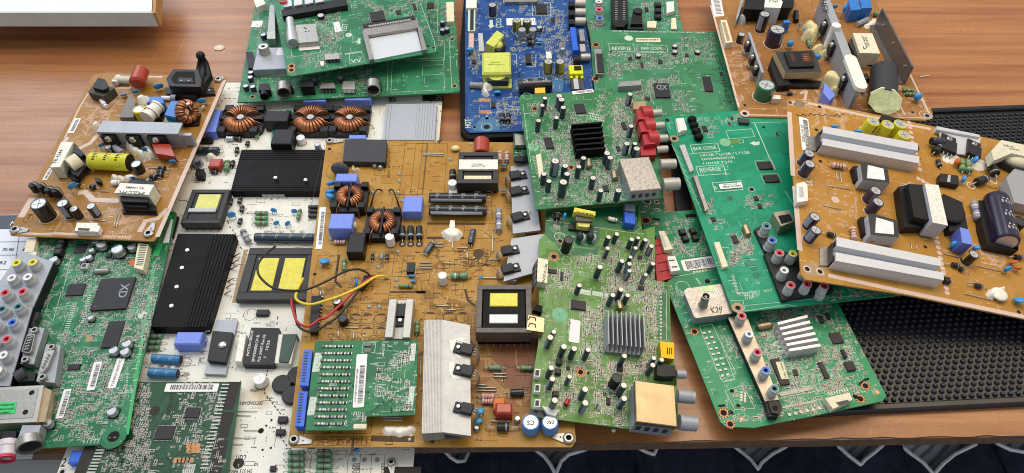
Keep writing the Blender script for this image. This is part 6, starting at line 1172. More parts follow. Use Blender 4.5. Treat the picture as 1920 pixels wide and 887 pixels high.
o = quad(B, 'transformer', [b7(345, 550), b7(490, 390), b7(580, 445), b7(450, 600)], 17, 'tapeg', 4, label='smaller yellow taped transformer set at an angle'); b = MB(); b.prism([B.L(*b7(x, y), .012) for x, y in ((445, 620), (580, 460), (600, 560), (520, 660))], 0, .012, 'ferrite'); c0 = Vector((*B.L(*b7(500, 560), .013), .010)); b.ell(c0, (.007, .008, .006), 'tapeg'); b.build('bobbin', o)
for p in ((745, 258), (875, 258)): cap(B, *b7(*p), 8.6, 17, 'olive')
for p in ((1148, 785), (1298, 785)): cap(B, *b7(*p), 8.6, 17, 'olive')
for p in ((812, 375), (950, 372)): cap(B, *b7(*p), 7, 14, 'pale')
lcap(B, b8(1105, 245), b8(715, 265), 13, 'black', bands=3, lift=1, leads=5); quad(B, 'yellow_tab', [b8(905, 285), b8(1025, 280), b8(1030, 345), b8(905, 348)], 17, 'goldy', 12)
discc(B, *b7(140, 635), 7.2, 20, 7, fat=.7, lean=50); discc(B, *b7(725, 445), 5.5, 70, 6, lean=20); discc(B, *b8(722, 85), 6, 80, 6, lean=20); discc(B, *b8(460, 330), 7, 0, 4, lean=60); 
resistor(B, b8(130, 250), b8(290, 255), 6, 'resgy', (), lead=0); blob(B, [b8(310, 270), b8(340, 240), b8(310, 320), b8(330, 345), b8(370, 260)], 5.5, 7, 'white'); cap(B, *b7(430, 60), 8, 16, 'navy'); cap(B, *b7(1035, 345), 6, 6, 'black', cross=False)
for y in (490, 545): diode(B, b7(880, y), b7(970, y), 5, 9, 'smdk')
for x in (520, 590): diode(B, b8(x, 600), b8(x-5, 680), 5, 3, 'smdk')
block(B, 'film_capacitor', b7(1010, 490), b7(1062, 520), 6, 'blue'); block(B, 'marking_plate', b7(610, 235), b7(985, 318), .3, 'paper'); cap(B, *b7(1330, 620), 4, 9, 'pale', cross=False); block(B, 'connector', b7(1115, 660), b7(1192, 745), 5, 'white')
block(B, 'connector', b7(120, 115), b7(212, 395), 4, 'silk', c=.0003) ; block(B, 'socket_opening', b7(150, 120), b7(190, 385), 4.3, 'chip', 4.05); quad(B, 'socket_shell', [b7(130, 425), b7(195, 430), b7(190, 620), b7(125, 640)], 5, 'respk'); quad(B, 'connector', [b7(248, 425), b7(305, 425), b7(330, 655), b7(260, 655)], 3, 'greyp'); block(B, 'connector', b7(95, -20), b7(230, 100), 7, 'white'); 
block(B, 'yellow_relay', (1066, 122), (1094, 138), 9, 'ylw', c=.0008) ; block(B, 'relay', b8(1370, 20), b8(1460, 60), 11, 'black'); block(B, 'coil_box', b8(1330, 175), b8(1500, 300), 7, 'dark'); block(B, 'coil_stripe', b8(1360, 172), b8(1430, 295), 7.3, 'greyp', 7.05)
b = MB(); 
for i in range(3): block(B, 'yellow_tab', (1068+i*10, 136), (1074+i*10, 146), 6, 'ylw')
# sockets facing right
for y in (45, 160, 275): o = block(B, 'phono_socket', b7(1405, y-32), b7(1488, y+28), 11, 'black'); barrel(B, b7(1490, y), b7(1620, y), 8, 6, 'alu', parent=o)
o = block(B, 'video_socket', b7(1425, 345), b7(1530, 640), 11, 'conblue', label='blue video socket on the board edge'); b = MB(); r = B.rect(b7(1535, 375), b7(1620, 520), .009); b.box(*r, .001, .009, 'steel'); r = B.rect(b7(1545, 545), b7(1630, 640), .009); b.box(*r, .001, .007, 'pin'); b.build('shell', o)
o = block(B, 'audio_jack', b7(1470, 700), b7(1560, 770), 10, 'black'); barrel(B, b7(1562, 735), b7(1680, 730), 7, 6, 'alu', parent=o)
B.finish()
# ---------------------------------------------------------------- green board with the scart socket
k7 = K(1080, 0, 4.433)
B = Board([(1088, -30), (1262, -30), (1281, 60), (1290, 175), (1115, 180)], [(1100, 20, .008), (1270, 20, .008), (1180, 150, .008)], ((1100, 50), (1280, 50)), mask='#357659', trace='#489678', seed=11)
B.root('circuit_board', 'green signal board with a long black socket, partly hidden below the board marked REVERSE', 'circuit board', G1)
B.traces([(1100, 0, 1280, 60, 20)]); B.smd([(1190, 0, 1270, 55, 150), (1095, 40, 1130, 60, 30)], 1.2); B.marks([(1100, 0, 1280, 160, 60)], 'silk', 'solder')
o = quad(B, 'scart_socket', [k7(295, -60), k7(425, -60), k7(437, 180), k7(395, 222), k7(330, 222), k7(300, 180)], 14, 'black'); b = MB()
for i in range(11):
    for x in (335, 400): u, v = B.L(*k7(x, -20+i*18), .0142); b.box(u-.0016, u+.0016, v-.0006, v+.0006, .0141, .0145, 'pin')
b.build('contact_row', o)
o = quad(B, 'audio_jack', [k7(475, 75), k7(545, 75), k7(555, 200), k7(455, 200)], 12, 'black'); b = MB(); u, v = B.L(*k7(515, 95), .013); b.rev([(.006, .0121), (.006, .0145), (0, .015)], 'chip', (u, v, 0), (0, 0, 1), 18); b.build('cap_ring', o); quad(B, 'jack_base', [k7(445, 205), k7(560, 205), k7(565, 240), k7(435, 240)], 7, 'dark')
for x, y, c in ((190, 10, 'whtring'), (192, 78, 'redring'), (198, 150, 'bluring')): rca(B, *k7(x, y), 7, 9, c, 'greyp', 'phono_socket')
for y in (30, 80, 130): coil(B, *k7(682, y), 12, 5, 'black')
quad(B, 'connector', [k7(592, 175), k7(670, 175), k7(665, 230), k7(590, 228)], 6, 'cream'); quad(B, 'connector', [k7(795, 150), k7(830, 150), k7(838, 240), k7(790, 240)], 6, 'cream'); quad(B, 'connector', [k7(752, 15), k7(812, 12), k7(818, 90), k7(755, 110)], 5, 'white'); chip(B, k7(570, 62), k7(605, 90), 2); 
block(B, 'socket_box', (1108, 100), (1112, 140), 4, 'steel'); B.finish()
# ---------------------------------------------------------------- green board marked REVERSE
B = Board([(1106, 58), (1110, 56), (1343, 60), (1346, 63), (1410, 262), (1122, 268)], [(1106, 57, .020), (1345, 60, .020), (1120, 200, .020)], ((1107, 57), (1345, 60)), mask='#35744f', trace='#428862', seed=12)
B.root('circuit_board', 'green signal board marked REVERSE BAR CODE near its top edge, under the top right boards', 'circuit board', G1)
B.traces([(1110, 60, 1390, 220, 70)]); B.smd([(1140, 95, 1165, 150, 70), (1170, 95, 1260, 130, 150), (1258, 80, 1340, 120, 110), (1215, 145, 1275, 160, 60), (1270, 60, 1345, 90, 60), (1190, 160, 1225, 210, 120), (1260, 170, 1300, 210, 50)], 1.1); B.marks([(1110, 60, 1390, 220, 80)], 'silk', 'solder')
B.outline(k7(272, 364), k7(488, 430), .6); B.text('REVERSE', k7(300, 414), k7(460, 414)); B.outline(k7(505, 374), k7(765, 440), .5); B.text('BAR CODE', k7(545, 412), k7(718, 412)); B.text('PCBQ10RANGE1', k7(545, 435), k7(735, 436), maxh=2); B.text('LD03E  EAX67001403(1.0) 16.03.02 Y.Y.H  PCB SIZE:174X183', k7(300, 262), k7(1085, 278), maxh=2.4)
sticker(B, k7(500, 350), k7(705, 350), 12, .1, (.05, .95, .35, .75), 'cream', seed=70); B.text('XD', k7(755, 707), k7(665, 707), 'sgrey', 2.6) ; u, v = B.L(*k7(438, 318)); B.b.disc(u, v, .0055, .00013, 'silk', 20); B.circ(*k7(908, 572), 3); B.circ(*k7(980, 708), 3)
chip(B, k7(645, 690), k7(790, 808), 2.5, label='large square black chip'); chip(B, k7(1048, 635), k7(1145, 755), 2.2, 'xy', label='dark square chip near the handwriting'); chip(B, k7(430, 470), k7(470, 498), 1.5); chip(B, k7(535, 518), k7(563, 560), 1.5); chip(B, k7(680, 495), k7(722, 525), 1.5); chip(B, k7(905, 445), k7(940, 470), 1.5); chip(B, k7(570, 805), k7(618, 840), 2)
for p in ((518, 455), (822, 378), (822, 425), (1012, 425)): cap(B, *k7(*p), 6, 4, 'black', cross=False)
for y in (372, 655): B.hole(*k7(165, y), 5, 'cupad', 1.6, petals=8)
o = block(B, 'video_socket', k7(150, 405), k7(232, 615), 5, 'steel', label='flat steel socket with a black insert'); block(B, 'insert', k7(168, 445), k7(235, 600), 6, 'chip', 5.1, parent=o)
o = quad(B, 'usb_socket', [k7(360, 680), k7(535, 668), k7(545, 700), k7(352, 712)], 8, 'steel'); b = MB(); q = [B.L(*p, .008) for p in (k7(352, 712), k7(545, 700), k7(545, 705), k7(352, 718))]; b.prism(q, 0, .0078, 'alud'); b.build('front_plate', o)
m_ = M['ink']
for i, s in enumerate(('CTPZ', 'MNIN', '607')): y = 460+i*140; B.text(s, k7(1150+i*38, y), k7(1195+i*32, y+125), m_, maxh=5)
B.finish()
# ---------------------------------------------------------------- small dark green board between
B = Board([(963, 249), (1060, 256), (1232, 262), (1248, 400), (1262, 528), (1226, 530), (1190, 384), (1000, 330), (988, 300), (963, 302)], [(963, 249, .044), (1247, 262, .012), (1247, 400, .012)], ((965, 250), (1232, 262)), mask='#145036', trace='#1c6443', seed=14)
B.root('circuit_board', 'dark green board showing only as slivers behind the one with red sockets', 'circuit board', G1)
B.marks([(965, 250, 990, 300, 12), (1200, 380, 1247, 400, 10)], 'silk', 'solder'); B.hole(1213, 377, 6, 'solder', 1.2); B.hole(1231, 379, 3, 'tan', 1.6); B.hole(972, 284, 2.5); o = quad(B, 'phono_socket', [(1226, 450), (1242, 446), (1262, 520), (1232, 530)], 8, 'red', 0, label='red socket housing glimpsed at the right'); b = MB()
for i in range(4): b.ribbon([B.L(1227+i*3, 462+i*16, .0081), B.L(1247+i*3, 458+i*16, .0081)], .0008, .0082, 'hole')
b.build('housing_rib', o); quad(B, 'connector', [(965, 252), (985, 253), (986, 272), (966, 272)], 6, 'steel'); quad(B, 'connector', [(966, 292), (988, 293), (988, 302), (966, 302)], 4, 'black'); B.finish()
# ---------------------------------------------------------------- green board with black heat sink
e2 = K(960, 160, 2.956)
B = Board([(973, 184), (977, 178), (1110, 171), (1138, 169), (1148, 164), (1156, 176), (1224, 192), (1244, 371), (1005, 393)], [(973, 180, .058), (1230, 190, .050), (1004, 392, .058)], ((1004, 393), (1244, 371)), mask='#2f6e42', trace='#42895a', seed=13)
B.root('circuit_board', 'green signal board with black finned heat sink, red sockets and a speckled tuner can', 'circuit board', G1)
B.traces([(975, 180, 1240, 390, 70)]); B.smd([(1030, 205, 1130, 260, 160), (1150, 185, 1190, 290, 240), (1010, 300, 1160, 385, 240), (1000, 250, 1070, 310, 130), (1120, 280, 1180, 380, 140), (990, 190, 1050, 215, 50), (1120, 170, 1150, 220, 30), (985, 200, 1180, 385, 160)], 1.1, marks=1.3); B.marks([(980, 185, 1200, 385, 90)], 'silk', 'solder')
for i in range(6):
    for j in range(3): B.line([e2(425+i*14+j*4, 150+j*14+i*3), e2(435+i*14+j*4, 160+j*14+i*3)], 1.1)
hs = fins(B, 'heat_sink', [e2(330, 215), e2(498, 200), e2(520, 350), e2(358, 362)], 12, 6, 'anod', .3, along='b', duty=.35, label='black finned heat sink'); b = MB(); u0, u1, v0, v1 = B.rect(e2(330, 225), e2(530, 375), 0); b.box(u0, u1, v0, v1, 0, .0015, 'alud'); b.build('clip_plate', hs)
CP = [(183, 70, 5), (168, 110, 5), (262, 58, 6.5), (275, 78, 6.5), (285, 122, 5.5), (247, 178, 5), (147, 195, 5.2), (240, 418, 8.5), (295, 445, 6.5), (305, 490, 6), (285, 535, 8), (205, 530, 5.5), (177, 490, 6), (397, 402, 5.5), (370, 450, 5.5), (450, 512, 6), (492, 582, 5.5), (590, 582, 6), (528, 375, 6.5), (545, 400, 6), (655, 48, 5.5), (660, 225, 5.5), (637, 322, 6), (682, 322, 5), (692, 350, 6.5)]
for x, y, r in CP: cap(B, *e2(x, y), r, 15 if r < 8 else 20, 'teal')
chip(B, e2(342, 105), e2(415, 150), 2, 'xy'); chip(B, e2(175, 290), e2(235, 345), 2, 'xy'); chip(B, e2(603, 205), e2(640, 240), 2, 'xy'); chip(B, e2(500, 555), e2(540, 585), 1.6); chip(B, e2(575, 335), e2(605, 362), 1.6)
B.hole(*e2(125, 130), 4, 'cupad', 1.9, petals=9); B.hole(*e2(328, 455), 4, 'cupad', 1.9, petals=8); B.circ(*e2(85, 60), 9); B.circ(*e2(120, 340), 9, None, .8); u, v = B.L(*e2(118, 342)); B.b.disc(u, v, .006, .00012, mat('mint', '#6fae86', .6), 20)
sticker(B, e2(338, 52), e2(455, 38), 9, .3, (.2, .95, .2, .85), seed=90); o = quad(B, 'connector', [e2(133, 385), e2(160, 380), e2(178, 505), e2(150, 510)], 5, 'cream'); B.line([e2(60, 105), e2(105, 430)], .4)
for i in range(13): B.line([e2(110+i*2, 395+i*8), e2(128+i*2, 393+i*8)], .6)
for a, c in ((e2(425, 415), e2(430, 455)), (e2(565, 480), e2(572, 520))): b = MB(); T, L = B.fr(a, c, .003); b.M = T; b.rev([(0, 0), (.003, 0), (.003, L), (0, L)], 'gold', (0, 0, .003), (1, 0, 0), 14); b.build('crystal', B.r)
for y, x in ((155, 700), (225, 715), (295, 735)):
    o = quad(B, 'phono_socket', [e2(x-12, y-22), e2(x+50, y-28), e2(x+60, y+28), e2(x, y+34)], 15, 'red'); b = MB(); c0 = Vector((*B.L(*e2(x+18, y), .013), .011)); c1 = Vector((*B.L(*e2(x+70, y-5), .013), .011)); b.cyl(c0, c1, .009, 'red', 20); b.build('barrel_shroud', o); barrel(B, e2(x+72, y+2), e2(x+125, y-3), 7.5, 10, 'alu', parent=o)
o = quad(B, 'phono_socket', [e2(712, 340), e2(795, 338), e2(800, 385), e2(715, 390)], 9, 'red', label='lowest red socket block'); barrel(B, e2(800, 358), e2(860, 352), 7, 7, 'alu', parent=o); quad(B, 'connector', [e2(668, 92), e2(740, 88), e2(745, 128), e2(675, 132)], 6, 'tan')
o = tuner(B, e2(598, 410), e2(825, 570), 15, 'tin', label='speckled tuner can'); barrel(B, e2(820, 440), e2(905, 435), 10, 9, 'alu', parent=o); barrel(B, e2(835, 550), e2(925, 545), 12, 9, 'alu', parent=o)
B.text('MODEL', e2(172, 635), e2(235, 628), maxh=4); B.finish()
# ---------------------------------------------------------------- green board with silver heat sink
c1 = K(960, 370, 5.542); c2 = K(990, 520, 5.542); c3 = K(990, 660, 5.542)
B = Board([(1018, 384), (1198, 380), (1204, 431), (1228, 424), (1228, 526), (1255, 530), (1258, 640), (1268, 700), (1272, 802), (1178, 804), (1040, 786), (993, 780), (1000, 700), (1010, 640), (1011, 449), (1024, 438), (1023, 400)], [(1012, 450, .046), (990, 780, .042), (1265, 640, .026)], ((993, 780), (1176, 803)), mask='#4d7a30', trace='#739c56', seed=15)
B.root('circuit_board', 'yellowish green signal board with an upright finned silver heat sink and a gold tuner can', 'circuit board', G1)
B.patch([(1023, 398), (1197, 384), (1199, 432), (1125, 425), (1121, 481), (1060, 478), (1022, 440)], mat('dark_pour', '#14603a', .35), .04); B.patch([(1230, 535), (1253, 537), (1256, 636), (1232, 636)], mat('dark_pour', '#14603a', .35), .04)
for i in range(13):
    for x in (1320, 1380): u, v = B.L(*c2(x, 170+i*38)); B.b.disc(u, v, .0011, .00012, 'solder', 8)
B.line([c1(360, 240), c1(1270, 372), c1(1345, 310)], .5); B.line([c2(1300, 120), c2(1310, 640)], .4); B.line([c2(1440, 130), c2(1440, 650)], .4)
B.traces([(1010, 450, 1255, 800, 110), (1020, 540, 1080, 640, 30)]); B.smd([(1080, 480, 1140, 500, 50), (1140, 450, 1225, 540, 200), (1130, 540, 1170, 570, 40), (1090, 570, 1130, 700, 170), (1205, 550, 1230, 700, 160), (1140, 680, 1225, 700, 110), (1030, 680, 1080, 760, 90), (1110, 700, 1175, 800, 110), (1140, 520, 1240, 570, 140), (1020, 480, 1230, 780, 200), (1035, 400, 1060, 430, 16), (1020, 500, 1070, 540, 70)], 1.15, marks=1.2); B.marks([(1015, 400, 1255, 795, 150)], 'silk', 'solder')
B.hole(*c1(435, 618), 5, 'cupad', 2, petals=10); B.hole(*c3(545, 210), 5, 'cupad', 2, petals=10); B.hole(*c1(500, 455), 4, 'tan', 1.5); B.hole(*c3(625, 218), 2.5); B.circ(*c1(570, 660), 9.5, None, .5); B.circ(*c1(495, 410), 10, None, .5); B.circ(*c2(1090, 75), 8); B.circ(*c2(1250, 45), 8); B.circ(*c1(1275, 740), 8)
u, v = B.L(*c2(330, 390)); B.b.disc(u, v, .0072, .00012, mat('mint', '#6fae86', .6), 20); B.line([c3(755, 432), c3(930, 450)], 3, 'hole', .1); B.patch([c2(540, 120), c2(655, 140), c2(650, 190), c2(535, 170)], 'silk'); B.patch([c2(670, 140), c2(840, 170), c2(835, 215), c2(665, 185)], 'silk')
for i in range(4): u, v = B.L(*c2(560+i*24, 150+i*4)); B.b.disc(u, v, .0012, .0003, 'solder', 8)
for i in range(6): u, v = B.L(*c2(692+i*26, 170+i*5)); B.b.disc(u, v, .0012, .0003, 'solder', 8)
CP = [(c1, 1090, 380, 5), (c1, 1005, 412, 5.2), (c1, 995, 528, 5), (c1, 1245, 435, 5), (c1, 1312, 420, 4.2), (c1, 1388, 440, 5), (c1, 1285, 525, 4.4), (c1, 1450, 505, 5.2), (c1, 1232, 620, 4.2), (c1, 1145, 660, 5.4), (c1, 1222, 690, 5), (c1, 1222, 762, 4.6), (c1, 1465, 688, 5), (c1, 1390, 802, 4.4), (c1, 915, 722, 6), (c2, 535, 82, 5.2), (c2, 968, 125, 5.8), (c2, 882, 182, 5.5), (c2, 1037, 185, 5.2), (c2, 270, 565, 5), (c2, 232, 622, 6.4), (c2, 375, 718, 6.2), (c2, 482, 740, 6), (c2, 627, 750, 5.6), (c2, 1003, 815, 5.4), (c2, 1308, 838, 5), (c2, 1390, 855, 5), (c3, 1298, 135, 5.4), (c3, 243, 162, 6), (c3, 255, 278, 6), (c3, 433, 255, 5), (c3, 595, 385, 6.6), (c3, 598, 527, 6.6), (c3, 997, 345, 6.4), (c3, 1000, 480, 6.4), (c3, 280, 500, 6.5)]
for k, x, y, r in CP: cap(B, *k(x, y), r, 17 if r > 5.2 else 14, 'teal', cross=False)
cap(B, *c1(590, 440), 9, 18, 'choke', cross=False); cap(B, *c3(925, 268), 10, 14, 'choke', cross=False)
for x in (705, 815): discc(B, *c1(x, 405), 9, 90, 5, mat('dark_inductor', '#2a3230', .4), 'inductor', .7); wire(B, [c1(x+20, 375)+(6,), c1(x+50, 400)+(8,), c1(x+45, 440)+(6,), c1(x+15, 470)+(1,)], .9, 'greyp', 'lead')
hs = fins(B, 'heat_sink', [c2(828, 342), c2(1205, 378), c2(1222, 730), c2(838, 690)], 17, 9, 'alud', .18, along='a', duty=.22, label='upright finned silver heat sink'); 
chip(B, c2(450, 230), c2(603, 340), 2.4, 'xy'); chip(B, c1(370, 735), c1(465, 790), 1.8, 'y'); chip(B, c3(400, 140), c3(440, 180), 2); chip(B, c3(925, 135), c3(990, 195), 2.4); chip(B, c3(815, 470), c3(860, 545), 2, 'x'); chip(B, c1(1305, 600), c1(1355, 640), 1.8); chip(B, c2(1145, 85), c2(1210, 130), 1.8); chip(B, c1(505, 770), c1(535, 860), 1.5, 'x')
for p in ((325, 95), (315, 195), (290, 430)): coil(B, *c3(*p), 11, 4, 'ferrite')
b = MB(); T, L = B.fr(c2(955, 250), c2(955, 335), .003); b.M = T; b.rev([(0, 0), (.0032, 0), (.0032, L), (0, L)], 'gold', (0, 0, .003), (1, 0, 0), 14); b.build('crystal', B.r)
sticker(B, c2(440, 435), c2(422, 670), 19, .2, None, seed=5); b = MB(); T, L = B.fr(c3(395, 540), c3(425, 485), .006); b.M = T; b.rev([(.0022, 0), (.0022, L), (0, L+.001)], 'red', (0, 0, .004), (1, 0, 0), 12); b.build('red_diode', B.r); discc(B, *c3(720, 555), 4.5, 50, 4, 'bsleeve')
o = quad(B, 'transformer', [c1(650, 105), c1(870, 150), c1(865, 190), c1(640, 150)], 16, 'tapey', 8, label='small transformer with a yellow printed top'); b = MB(); B.text('EE.M1B10C', c1(840, 172), c1(660, 140), 'ink', 16, mb=b, maxh=3); b.build('printing', o); b = MB(); b.prism([B.L(*c1(x, y), .012) for x, y in ((665, 180), (850, 200), (835, 250), (660, 240))], .003, .012, mat('brown_ferrite', '#5b544e', .5)); b.prism([B.L(*c1(x, y), .009) for x, y in ((660, 235), (825, 250), (800, 310), (690, 300))], .003, .009, 'tapepale'); b.prism([B.L(*c1(x, y), .003) for x, y in ((600, 270), (850, 300), (830, 355), (590, 325))], 0, .003, 'ferrite'); b.build('bobbin', o)
discc(B, *c1(548, 190), 6, 80, 10, fat=.5); diode(B, c1(465, 230), c1(475, 165), 6, 3, 'smdk'); diode(B, c1(1000, 220), c1(1090, 240), 4, 3, 'white'); block(B, 'mains_socket', c1(1170, 150), c1(1285, 280), 9, 'conblue', label='blue terminal block'); block(B, 'clear_cap', c1(1175, 60), c1(1285, 145), 8, 'sgrey')
o = quad(B, 'digit_display', [c1(270, 625), c1(375, 650), c2(200, 60+0), c2(92, 40)], 9, mat('display_case', '#e3dcc2', .5), 0, label='white numeric display standing on its edge'); b = MB(); B.text('NKT-D-3D7W2', c1(345, 690), c2(140, 70), 'ink', 9, mb=b, maxh=3.4); b.build('printing', o)
b = MB(); q = [(c1(270, 632), .009), (c2(90, 40), .009), (c2(40, 190), .001), (c1(210, 745), .001)]; vs = [(*B.L(*p, h), h) for p, h in q]; b.add(vs, [(0, 1, 2, 3), (3, 2, 1, 0)], 'chip'); 
seg = mat('segment_grey', '#55565a', .5)
for i in range(4):
    f = (i+.15)/4.1; g = (i+.85)/4.1; A_ = Vector(vs[0]).lerp(Vector(vs[1]), f); B_ = Vector(vs[0]).lerp(Vector(vs[1]), g); C_ = Vector(vs[3]).lerp(Vector(vs[2]), g); D_ = Vector(vs[3]).lerp(Vector(vs[2]), f); pp = [A_.lerp(D_, .2), B_.lerp(C_, .2), B_.lerp(C_, .8), A_.lerp(D_, .8)]; up = Vector((-.0003, 0, .0004))
    b.tube([p+up for p in pp+[pp[0]]], .0005, seg, 5); b.tube([(pp[0]+pp[1])/2+up, (pp[2]+pp[3])/2+up], .0005, seg, 5)
b.build('display_face', o)
o = quad(B, 'usb_socket', [c2(5, 390), c2(170, 425), c2(162, 570), c2(-15, 545)], 9, 'gold', 1, label='gold coloured usb socket on the left edge'); b = MB(); 
for y in (410, 478): b.ribbon([B.L(*c2(5, y+35), .0091), B.L(*c2(20, y), .0091), B.L(*c2(75, y+10), .0091), B.L(*c2(80, y+45), .0091)], .0009, .0092, 'hole')
b.build('spring_slots', o); quad(B, 'infrared_receiver', [c2(80, 285), c2(155, 295), c2(145, 365), c2(50, 340)], 6, 'anod')
for y in (215, 372, 530): o = quad(B, 'push_button', [c3(75, y-40), c3(130, y-38), c3(125, y+42), c3(65, y+38)], 6, 'whtring', 0); quad(B, 'button_face', [c3(80, y-28), c3(118, y-26), c3(112, y+28), c3(74, y+26)], 6.4, 'ferrite', 6.05, parent=o)
quad(B, 'light_guide', [c3(145, 560), c3(325, 605), c3(285, 668), c3(200, 640)], 5, mat('frosted_plastic', '#c9cfc8', .3), 2); B.patch([c3(15, 590), c3(200, 620), c3(180, 680), c3(15, 660)], 'dark', .1)
o = tuner(B, c3(1118, 300), c3(1545, 770), 22, 'gold', label='gold tinted tuner can with two sockets', side='alud'); barrel(B, c3(1550, 455), c3(1725, 475), 12, 12, 'alud', parent=o); barrel(B, c3(1570, 730), c3(1745, 750), 14, 12, 'alud', parent=o)
o = quad(B, 'video_socket', [c2(1370, 665), c2(1515, 680), c2(1520, 850), c2(1385, 830)], 9, mat('yellow_shell', '#c69a12', .35, .5), 1, label='yellow metal video socket'); b = MB(); 
for k in range(3): b.ribbon([B.L(*c2(1450+k*22, 730), .0091), B.L(*c2(1450+k*22, 800), .0091)], .0008, .0092, 'hole')
b.build('slot_row', o)
o = quad(B, 'phono_socket', [c3(1345, 130), c3(1530, 140), c3(1535, 250), c3(1420, 255), c3(1340, 240)], 10, 'chip', 0, label='black phono socket block on the right edge'); barrel(B, c3(1540, 230), c3(1635, 235), 8, 8, 'alud', parent=o)
B.finish()
# ---------------------------------------------------------------- green board with the jack strip, lower right
c4 = K(1190, 380, 4.031); c5 = K(1340, 560, 3.697); c6 = K(1240, 200, 4.436)
B = Board([(1200, 404), (1206, 401), (1296, 394), (1480, 380), (1560, 540), (1570, 566), (1662, 742), (1655, 752), (1530, 779), (1458, 793), (1415, 802), (1360, 800), (1350, 790), (1247, 533), (1258, 521), (1230, 444), (1206, 428)], [(1200, 403, .018), (1354, 798, .018), (1655, 752, .020)], ((1354, 800), (1655, 752)), mask='#1a7a50', trace='#319668', seed=16)
B.root('circuit_board', 'green board with a strip of five phono sockets and white heat sink, lower right', 'circuit board', G1)
B.traces([(1210, 400, 1650, 800, 130)]); B.smd([(1245, 410, 1300, 440, 40), (1230, 440, 1330, 480, 110), (1420, 575, 1480, 700, 260), (1440, 570, 1560, 600, 110), (1470, 650, 1600, 740, 260), (1350, 560, 1400, 680, 80), (1540, 590, 1620, 740, 120), (1250, 540, 1290, 640, 50), (1460, 745, 1550, 780, 70), (1360, 720, 1450, 790, 50)], 1.05, marks=1.3); B.marks([(1210, 400, 1650, 800, 220)], 'silk', 'solder')
for p, r in ((c4(85, 135), 6.5), (c5(62, 792), 6), (c5(108, 870), 5.5), (c5(1045, 605), 5.5), (c5(1010, 695), 5.5), (c4(865, 0), 0), ((1281, 697), 0), ((1272+30, 622), 5)):
    if r: B.hole(*p, r, 'cupad', 1.7, petals=11)
for p, r in ((c5(112, 790), 5), (c5(120, 640), 4), (c5(162, 740), 3.5), (c5(975, 680), 5), (c4(550, 595), 5)): B.hole(*p, r)
B.line([c5(1000, 600), c5(1030, 565), c5(1070, 555)], 2, 'hole', .12); B.line([c4(385, 105), c4(465, 95)], 5, 'hole', .12); B.line([c4(135, 120), c4(190, 130)], 3, 'hole', .12); B.line([c5(25, 745), c5(75, 740)], 2, 'hole', .12)
B.circ(*c4(362, 635), 13, None, .5); B.line([c4(255, 570), c4(640, 500)], .5); B.line([c4(465, 570), c4(500, 620)], 1)
B.line([c5(0, 470), c5(60, 580), c5(140, 560), c5(60, 350)], .5); B.line([c5(70, 640), c5(195, 600), c5(280, 760), c5(140, 770), c5(70, 640)], .5)
for i in range(9):
    for j in range(2): u, v = B.L(1320+i*4.3+j*10-(0), 625+i*10-j*2); r = 1; B.b.box(u-.0014, u+.0014, v-.0010, v+.0010, 0, .0008, 'solder')
B.line([(1311, 612), (1335, 608), (1380, 700), (1352, 712), (1311, 612)], .5)
for i in range(8): u, v = B.L(*c5(185+(i % 2)*25, 650+i*9)); B.b.disc(u, v, .0012, .0004, 'solder', 8)
for i in range(36): u, v = B.L(*c5(455+i*6, 665-i*1.3)); B.b.box(u-.0003, u+.0003, v-.002, v+.002, 0, .0005, 'solder')
B.line([c5(455, 650), c5(700, 605), c5(715, 640), c5(470, 685), c5(455, 650)], .5)
for i in range(36): u, v = B.L(*c5(470+i*6.3, 755-i*1.2)); B.b.box(u-.0003, u+.0003, v-.001, v+.001, 0, .0005, 'solder')
for i in range(6): u, v = B.L(*c5(518+i*41, 805-i*9)); B.b.disc(u, v, .0015, .0006, 'solder', 10)
B.text('S', c5(440, 378), c5(500, 352), maxh=11); B.line([c5(430, 330), c5(455, 372), c5(500, 370)], .8)
for p in ((1425, 390), (395, 205), (1125, 650), (185, 835)): pass
for p in (c5(1125, 648), c5(185, 835), c4(167, 160)): u, v = B.L(*p); B.b.flat(u-.0022, u+.0022, v-.0022, v+.0022, .0001, 'cupad'); B.b.disc(u, v, .0012, .0002, 'solder', 10)
o = fins(B, 'heat_sink', [c5(435, 165), c5(640, 112), c5(738, 330), c5(520, 365)], 12, 6, mat('white_anodised', '#d5d2d4', .4, .4), .25, along='b', duty=.5, label='white finned heat sink')
chip(B, c5(790, 240), c5(900, 300), 2.2, 'x'); chip(B, c5(715, 440), c5(800, 548), 2, 'y'); o = chip(B, c5(385, 420), c5(525, 590), 2.4, 'xy', label='large chip carrying a cream paper label'); 
sticker(B, c5(422, 440), c5(462, 560), 14, 2.6, None, 'cream', txt=(('SP0601A  V0012', .05, .95, .55),)); chip(B, c5(540, 490), c5(585, 528), 1.8, 'y'); chip(B, c5(875, 352), c5(925, 402), 3, 'x'); chip(B, c5(895, 440), c5(985, 490), 2.5, 'x'); chip(B, c5(715, 120), c5(765, 160), 2.5, 'x'); chip(B, c5(765, 98), c5(808, 140), 2.5, 'x')
b = MB(); T, L = B.fr(c5(310, 195), c5(380, 182), .003); b.M = T; b.rev([(.0032, 0), (.0032, L)], 'gold', (0, 0, .003), (1, 0, 0), 14); b.ell((0, 0, .003), (.0032, .0032, .0032), 'gold'); b.ell((L, 0, .003), (.0032, .0032, .0032), 'gold'); b.build('crystal', B.r)
